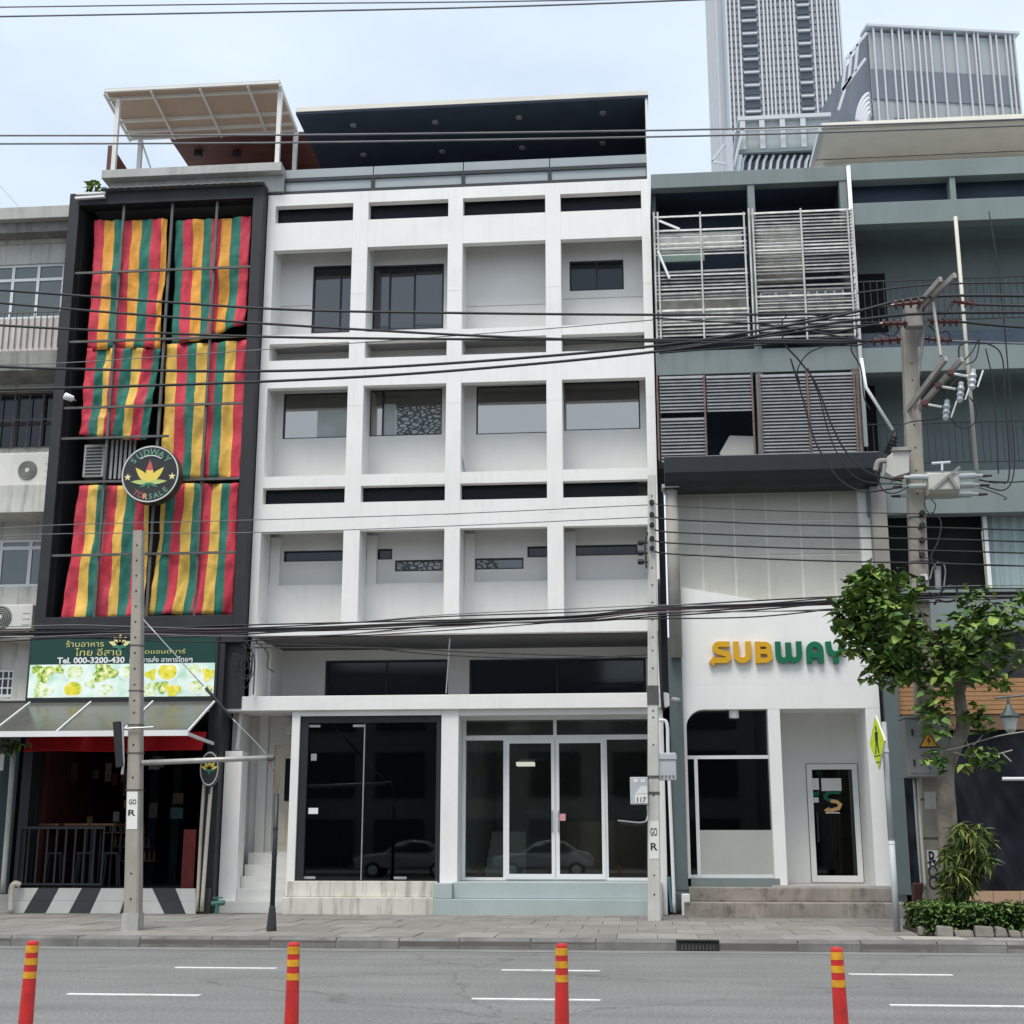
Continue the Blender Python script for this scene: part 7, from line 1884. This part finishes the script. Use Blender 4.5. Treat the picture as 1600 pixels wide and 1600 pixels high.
for k, (y0, y1, y2) in enumerate(((787,793,803),(808,815,824),(828,832,842),(845,851,860),(862,868,880))):
    cab_([(1022,y0),(1055,y0+4),(1240,(y0+y2)/2+4),(1440,y2),(1660,y2+6)],0.012 if k else 0.007,m_cable,('hair-thin top wire','second wire','third wire','fourth wire','lowest wire')[k]+' strung from the pale pole across the panelled wall',Ys=[by2-0.2,by2-0.2,25.2,YQ3-0.25,YQ3-0.25])
bund = [(( -60,993),(100,990),(200,987),(340,985),(520,980),(700,972),(900,964),(1020,953),(1180,946),(1320,938),(1450,930),(1660,926))]
names = ('thick black','maroon','upper black','lower black','thin grey','slack maroon','slack black','second thick','third thick','frayed grey')
offs = ((0,0.026,m_cable),(4,0.014,m_cable2),(-5,0.014,m_cable),(7,0.014,m_cable),(-9,0.008,m_cableg),(10,0.010,m_cable2),(12,0.012,m_cable),(5,0.013,m_cable),(-6,0.012,m_cable),(8,0.008,m_cableg))
for k, (dy, r, mm) in enumerate(offs):
    pts = [(x_, y_+dy*(0.9+0.6*math.sin(i*1.3+k*1.7))) for i, (x_, y_) in enumerate(bund[0])]
    cab_(pts, r*0.78, mm, names[k]+' cable of the bundle sagging below the white grid', Ys=[24.2-0.03*k]*len(pts), grp='telecom cable bundle')
cab_([(395,1012),(600,1013),(760,1020),(1013,1028)],0.010,m_cable,'slack cable under the white overhang',Y=F-0.15)
cab_([(395,1006),(540,1010),(700,1024),(860,1029),(1013,1023)],0.008,m_cable,'thin looping cable under the white overhang',Y=F-0.12)
for k,(pts,lb) in enumerate((([(1030,545),(1180,528),(1300,512),(1400,506)],'upper feeder cable reaching the left side of the power pole head'),([(1030,552),(1180,540),(1300,528),(1360,534)],'lower feeder cable reaching the left side of the power pole head'),
    ([(1020,497),(1200,505),(1320,488),(1395,477)],'feeder cable tied to the topmost left insulator string'),([(1340,458),(1400,450),(1440,446),(1500,443),(1660,441)],'pale messenger wire crossing the power pole head'),
    ([(1300,520),(1340,512),(1372,506)],'short stub cable beside the louvre screen corner'),([(1310,536),(1335,540),(1356,535)],'second stub cable beside the louvre screen corner'))):
    cab_(pts,0.013,m_cable,lb,Y=23.9)
# drooping loops at the switch tank
def loop(pts, r, label, Y=24.0, mat=None, grp='jumper cables at the power pole'):
    return wire('jumper_cable',[P3(x_,y_,Y) for x_,y_ in pts],r,mat or m_cable,label,'cable',grp,n=8)
loop([(1222,500),(1225,535),(1250,565),(1275,600),(1300,665),(1325,710),(1360,740),(1410,752)],0.017,'longest jumper loop hanging over the louvres')
loop([(1235,560),(1255,625),(1270,680),(1290,720),(1315,752),(1350,768),(1405,762)],0.017,'lowest jumper loop hanging over the louvres')
loop([(1262,575),(1280,620),(1296,680),(1320,728),(1350,752),(1410,757)],0.013,'middle jumper loop hanging over the louvres')
loop([(1290,540),(1262,553),(1246,578),(1250,600)],0.013,'short curl of cable in front of the louvre beam')
loop([(1345,492),(1300,495),(1240,490),(1222,500)],0.013,'cable running back to the louvre screen')
loop([(1498,558),(1500,540),(1520,535),(1550,540),(1566,560),(1570,620),(1577,740),(1560,754),(1530,750)],0.015,'large jumper loop on the road side of the switch tank')
loop([(1508,562),(1520,548),(1530,530),(1525,560),(1510,570)],0.012,'tight curl of cable above the fuses')
loop([(1566,470),(1572,540),(1580,640),(1585,730),(1570,765),(1530,757)],0.013,'second jumper loop on the road side of the switch tank')
loop([(1660,735),(1600,752),(1545,752)],0.013,'jumper leaving the switch tank towards the street corner')
loop([(1530,762),(1555,770),(1572,778),(1568,781)],0.010,'loose cable end below the switch tank')
loop([(1400,672),(1420,660),(1460,655),(1485,650)],0.012,'cable from the transformer bushing to the fuses')
loop([(1447,775),(1445,790),(1455,805),(1462,790),(1455,780)],0.010,'small tangle under the switch tank')
loop([(1452,925),(1462,935),(1475,940),(1490,938),(1496,925),(1485,915),(1470,925),(1460,945)],0.02,'dark cable coil behind the tree crown',Y=YQ3-0.3)
loop([(1440,870),(1470,878),(1500,882),(1560,884),(1660,886)],0.010,'cable with a clamp leaving the lower pole insulators',Y=YQ3-0.3)
for k,(pts,lb) in enumerate((([(1340,520),(1330,545),(1345,575),(1350,620),(1360,640)],'slack cable hanging beside the white drain pipe'),([(1405,512),(1395,525),(1372,520),(1360,534)],'slack jumper under the left insulator strings'),
    ([(1450,508),(1465,520),(1480,518),(1487,533)],'slack jumper under the right insulator strings'),([(1440,480),(1448,498),(1470,500),(1486,472)],'slack jumper above the right insulator strings'),
    ([(1540,545),(1552,600),(1556,660),(1560,740)],'straight drop cable beside the fuses'),([(1487,655),(1500,668),(1520,664),(1526,640),(1515,620)],'curl of cable below the fuses'),
    ([(1478,640),(1482,610),(1500,590),(1512,596)],'cable linking the fuses'),([(1455,800),(1470,815),(1466,845),(1455,870),(1462,890)],'dark lead running down the power pole'),
    ([(1420,760),(1400,770),(1380,766),(1368,738)],'looped lead under the transformer'),([(1545,330),(1560,420),(1565,470)],'thin dropper wire in front of the top balcony'))):
    loop(pts,0.013,lb,Y=23.95)
# tangle at the corner between the bar and the white building
rr_ = random.Random(3)
m_tgl = m_cable
for k in range(7):
    cx_, cy_ = 372+rr_.uniform(-8,14), 1038+rr_.uniform(-12,12); a0 = rr_.uniform(0,6)
    pts = [(cx_+(10+3*k)*0.6*math.cos(a0+i*0.8)+rr_.uniform(-2,2), cy_+(24+3*k)*0.7*math.sin(a0+i*0.8)) for i in range(7)]
    loop(pts,0.011,('tight','loose','drooping','twisted','tall','narrow','wide')[k]+' black loop in the cable tangle beside the signboard',Y=F-0.35-0.03*k,grp='cable tangle beside the signboard')
loop([(397,998),(398,1040),(396,1085)],0.02,'pale vertical cable stub under the overhang corner',Y=F-0.2,mat=m_cableg,grp='cable tangle beside the signboard')
loop([(400,1002),(418,1020),(418,1042),(428,1050)],0.010,'cable bending to the wall socket under the overhang',Y=F+0.2,grp='cable tangle beside the signboard')
# ================================================================== planting
def leaf(mb, p, size, r, mi=0, long=1.0, droop=0.3):
    """one bent heart-shaped leaf, two halves folded along the midrib"""
    a = r.uniform(0,6.283); tl = r.uniform(-0.2,0.9)
    d = Vector((math.cos(a)*math.cos(tl), math.sin(a)*math.cos(tl), -math.sin(tl)*(droop+0.6))).normalized()
    up = Vector((r.uniform(-.5,.5), r.uniform(-.5,.5), 1)); s = d.cross(up).normalized(); n = s.cross(d)
    w = size*0.46/ long**0.5; L = size*long
    c0 = p; c1 = p+d*L*0.35+n*0.03*L; c2 = p+d*L-n*0.12*L
    l1 = p+d*L*0.12+s*w*0.8+n*0.10*L; l2 = p+d*L*0.52+s*w*0.75+n*0.07*L
    r1 = p+d*L*0.12-s*w*0.8+n*0.10*L; r2 = p+d*L*0.52-s*w*0.75+n*0.07*L
    mb._add([c0,c1,c2,l1,l2,r1,r2],[(0,1,4,3),(1,2,4),(0,5,6,1),(1,6,2)],mi)
def crown(name, blobs, n, size, seed, mats, parent, Yd, long=1.0, hollow=0.25):
    """leaves spread through uneven lobes (px, py, Y, radius in metres)"""
    r = random.Random(seed); mb = MB(); tot = sum(b_[3]**2 for b_ in blobs)
    for (px_,py_,Y,rad) in blobs:
        c = P3(px_,py_,Y); k = int(n*rad**2/tot)
        for _ in range(k):
            while True:
                v = Vector((r.uniform(-1,1),r.uniform(-1,1),r.uniform(-1,1)))
                if hollow < v.length < 1: break
            q = noise.noise(v*1.7+Vector((px_*0.1,py_*0.1,seed)))
            if q < -0.22: continue
            p = c+Vector((v.x*rad,v.y*rad*1.05,v.z*rad*0.95))*(0.92+0.35*q)
            leaf(mb, p, size*r.uniform(0.45,1.3), r, r.choices((0,1,2),(0.5,0.3,0.2))[0], long)
    o = part(name, mb, mats, parent, kind='stuff'); return o
m_bark = M('bark', (0.23,0.20,0.16), rough=0.9, var=0.35, scale=4, bump=1.0, bscale=22, patch=0.6, patch_col=(0.10,0.085,0.065), pscale=5, streak=0.4, streak_col=(0.09,0.075,0.06), sscale=5)
m_barkl = M('pale_twig', (0.40,0.37,0.32), rough=0.8, var=0.15)
YTR = 23.7
tree = thing('street_tree', (P(1500,1440,YTR)[0],YTR,PAVE_Z), 'street tree with heart-shaped leaves growing beside the power pole', 'tree')
tk = [P3(x_,y_,YTR) for x_,y_ in ((1500,1450),(1494,1390),(1483,1320),(1480,1265),(1478,1205),(1492,1165),(1505,1135),(1500,1095),(1499,1060),(1506,1020))]
b = MB(); b.tube(spline(tk,5), [0.19-0.11*i/45 for i in range(46)], 12); part('trunk', b, m_bark, tree, smooth=True)
for pts, r0 in (([(1500,1075),(1478,1040),(1450,1000),(1405,975),(1370,960)],0.055),([(1499,1090),(1520,1040),(1548,1000),(1590,985)],0.06),([(1499,1060),(1470,1010),(1455,985),(1430,940)],0.035),([(1490,1170),(1470,1165),(1458,1140),(1470,1105)],0.03),([(1502,1140),(1520,1180),(1535,1195)],0.025),([(1505,1020),(1500,980),(1530,950)],0.035)):
    q = spline([P3(x_,y_,YTR-0.1*i) for i,(x_,y_) in enumerate(pts)],5); n_ = len(q)
    b = MB(); b.tube(q,[r0*(1-0.75*i/n_) for i in range(n_)],8); part('limb', b, m_bark, tree, smooth=True)
m_px = 23.7/2113*1.22
lv = [m_leaf,m_leafd,m_leafl]
def BL(lst): return [(x_,y_,YTR-0.3+dz,r_*m_px) for (x_,y_,r_,dz) in lst]
crown('crown', BL([(1383,985,52,-.2),(1352,962,40,0),(1340,1004,27,-.1),(1392,935,42,.1),(1345,918,30,.1),(1330,950,26,-.2),(1402,1030,36,-.1),(1376,1045,26,0),(1425,1000,30,.2),(1320,975,20,0),(1424,1040,22,0),(1365,900,22,.1)]), 2150, 0.20, 11, lv, tree, 0)
crown('crown', BL([(1498,1000,38,-.2),(1530,985,32,0),(1488,1040,36,-.3),(1540,1035,26,0),(1465,1060,22,-.2),(1548,955,28,.2),(1520,935,22,.2),(1575,975,24,.2),(1592,1020,26,.1),(1560,1065,18,0),(1465,1100,24,-.3),(1448,1110,16,-.3),(1600,940,20,.2)]), 1200, 0.19, 12, lv, tree, 0)
crown('crown', BL([(1525,1115,18,-.1),(1538,1130,16,-.1),(1455,1180,14,-.9),(1470,1195,12,-.9),(1535,1178,15,-.3),(1548,1190,12,-.3),(1462,1135,14,-.9),(1505,1200,8,-.3)]), 230, 0.18, 13, lv, tree, 0)
# bare pale twigs
for pts in ([(1478,1172),(1500,1168),(1515,1163),(1560,1150),(1602,1143)],[(1490,1175),(1515,1182),(1550,1180),(1582,1172)],[(1520,1165),(1530,1155),(1536,1148)],[(1565,1176),(1580,1190)]):
    b = MB(); b.tube(spline([P3(x_,y_,YTR-0.3) for x_,y_ in pts],4),0.011,5); part('twig', b, m_barkl, tree)
# young bamboo-like shrub
m_bam = M('bamboo_leaf', (0.16,0.20,0.045), rough=0.5, var=0.3, scale=3)
m_bam2 = M('bamboo_leaf_dark', (0.06,0.105,0.03), rough=0.5, var=0.3, scale=3)
m_bam3 = M('bamboo_leaf_pale', (0.32,0.33,0.12), rough=0.5, var=0.2, scale=3)
YBm = 23.2
bam = thing('bamboo_shrub', (P(1500,1440,YBm)[0],YBm,PAVE_Z), 'yellow-green shrub with narrow leaves at the foot of the tree', 'shrub')
r = random.Random(5); mbl = MB()
for k in range(13):
    x0, top = 1503+r.uniform(-8,10), (1510+r.uniform(-34,34), 1288+abs(r.gauss(0,38)))
    pts = [P3(x0,1430,YBm+r.uniform(-.1,.1)),P3((x0+top[0])/2+r.uniform(-4,4),(1430+top[1])/2,YBm),P3(top[0],top[1],YBm+r.uniform(-.35,.35)),P3(top[0]+r.uniform(-8,10),top[1]+14,YBm+r.uniform(-.35,.35))]
    q = spline(pts,6); b = MB(); b.tube(q,[0.014*(1-0.7*i/len(q)) for i in range(len(q))],5); part('stem', b, m_bam, bam)
    for i in range(5,len(q)):
        for _ in range(7):
            p = q[i]+Vector((r.uniform(-.05,.05),r.uniform(-.05,.05),r.uniform(-.05,.05)))
            leaf(mbl, p, 0.095*r.uniform(0.7,1.2), r, r.choices((0,1,2),(0.45,0.4,0.15))[0], 2.5, 0.9)
part('foliage', mbl, [m_bam,m_bam2,m_bam3], bam, kind='stuff')
# clipped hedge in a stone-edged bed
hx0, hx1 = P(1441,1440,22.6)[0], 10.0
hy0, hy1 = 22.25, 24.0
hz1 = P(1520,1412,22.6)[1]
hedge = thing('hedge', ((hx0+hx1)/2,(hy0+hy1)/2,PAVE_Z), 'low clipped green hedge along the pavement under the tree', 'hedge')
r = random.Random(9); mbl = MB()
m_h1 = M('hedge_green', (0.065,0.125,0.026), rough=0.5, var=0.35, scale=4); m_h2 = M('hedge_dark', (0.028,0.06,0.018), rough=0.5, var=0.3, scale=4); m_h3 = M('hedge_tip', (0.13,0.20,0.035), rough=0.5, var=0.25, scale=4)
def hz(x_, y_): return hz1-0.0+0.07*noise.noise(Vector((x_*1.3,y_*1.3,1)))+0.03*noise.noise(Vector((x_*5,y_*5,4)))
for _ in range(9500):
    x_ = r.uniform(hx0,hx1 if r.random() < .3 else 8.4); f_ = r.random()
    if f_ < 0.5: y_, z_ = hy0-0.06+abs(r.gauss(0,0.09)), r.uniform(0.22,hz(x_,hy0))
    elif f_ < 0.9: y_ = r.uniform(hy0,hy1); z_ = hz(x_,y_)-abs(r.gauss(0,0.05))
    else: x_ = hx0+abs(r.gauss(0,0.07)); y_ = r.uniform(hy0,hy1); z_ = r.uniform(0.22,hz(x_,y_))
    y_ += 0.06*noise.noise(Vector((x_*2.2,z_*3,7)))
    top = (z_-0.2)/(hz1-0.2)
    leaf(mbl, Vector((x_,y_,z_)), r.uniform(0.05,0.085), r, r.choices((0,1,2),(0.55,0.45-0.25*top,0.25*top+0.02))[0], 1.3, 0.1)
part('foliage', mbl, [m_h1,m_h2,m_h3], hedge, kind='stuff')
b = MB(); b.box(hx0+0.08,hx1,hy0+0.14,hy1-0.1,0.17,hz1-0.12); part('branch_core', b, m_h2, hedge)
bed = thing('planter_bed', ((hx0+hx1)/2,22.1,PAVE_Z), 'rough stone edging and soil under the clipped hedge', 'planter')
m_stone = M('edging_stone', (0.19,0.18,0.155), rough=0.9, var=0.25, scale=4, bump=0.5, bscale=25, patch=0.5, patch_col=(0.12,0.115,0.1), pscale=4)
b = MB(); b.box(hx0-0.05,hx1,hy0-0.02,hy1,PAVE_Z,PAVE_Z+0.06); part('soil', b, M('soil',(0.06,0.05,0.04),rough=1.0,var=0.3,scale=5), bed)
x_ = hx0-0.12; k = 0
while x_ < 8.6:
    w_ = r.uniform(0.14,0.36); h_ = r.uniform(0.07,0.17); y_ = 22.13+r.uniform(-.03,.03)+(0.25 if k == 0 else 0)
    g = r.uniform(0.01,0.05); ta, tb_ = r.uniform(-.03,.05), r.uniform(-.03,.05)
    b = MB(); b.hexa([(x_,y_-0.10,PAVE_Z),(x_+w_,y_-0.10+tb_,PAVE_Z),(x_+w_,y_+0.12,PAVE_Z),(x_,y_+0.12,PAVE_Z),
                      (x_+ta,y_-0.06,PAVE_Z+h_),(x_+w_-tb_,y_-0.05,PAVE_Z+h_*r.uniform(.7,1)),(x_+w_-0.02,y_+0.1,PAVE_Z+h_*0.9),(x_+0.02,y_+0.1,PAVE_Z+h_)])
    part('edging_stone', b, m_stone, bed, bevel=0.025); x_ += w_+g; k += 1
# pale apron by the hedge end
b = MB(); b.box(G(1395,1462,PAVE_Z)[0],hx0+0.4,KERB_Y+0.42,22.0,PAVE_Z+0.004,PAVE_Z+0.012); part('cement_patch', b, M('cement_patch',(0.36,0.34,0.30),rough=0.9,var=0.15), pavement)
# plant at the cream building corner and on the roof edge
t = thing('hanging_plant', P3(15,1165,F-1.0), 'small green potted plant hanging at the awning corner', 'plant')
r = random.Random(21); mbl = MB(); c = P3(14,1162,F-1.0)
for _ in range(90):
    leaf(mbl, c+Vector((r.gauss(0,.14),r.gauss(0,.12),r.gauss(0,.09))), 0.11*r.uniform(.7,1.2), r, r.choice((0,1,1)), 1.6, 0.6)
part('foliage', mbl, [m_leaf,m_leafd], t, kind='stuff')
b = MB(); b.lathe(c+Vector((0,0,-0.22)),(0,0,1),[(0,0.08),(0.16,0.12)],12); part('pot', b, m_black, t)
b = MB(); b.tube([c,P3(14,1146,F-1.0)],0.006,4); part('hanger', b, m_black, t)
t = thing('roof_weed', P3(155,305,FB+0.05), 'leafy weed growing from the roof corner of the bar building', 'plant')
mbl = MB()
for (x_,y_) in ((140,282),(145,288),(150,284),(156,292),(150,297),(158,300),(136,287),(153,303),(143,294)):
    for _ in range(4): leaf(mbl, P3(x_+r.uniform(-3,3),y_+r.uniform(-3,3),FB+0.05), 0.15*r.uniform(.7,1.1), r, r.choice((0,0,1)), 1.4, 0.7)
part('foliage', mbl, [m_leaf,m_leafl], t, kind='stuff')
b = MB(); b.tube(spline([P3(158,308,FB+0.05),P3(152,295,FB+0.05),P3(142,285,FB+0.05)],4),0.012,5); part('stem', b, m_bark, t)
# white notice at the picture's left edge, on the cream building pillar
x_, z_ = P(2,1190,F-0.5); b = MB(); b.box(x_-0.2,x_+0.05,F-0.5,F-0.47,z_-0.18,z_+0.18); tag(part('notice_board', b, m_paper, None),'small white notice board at the cream building pillar','board')
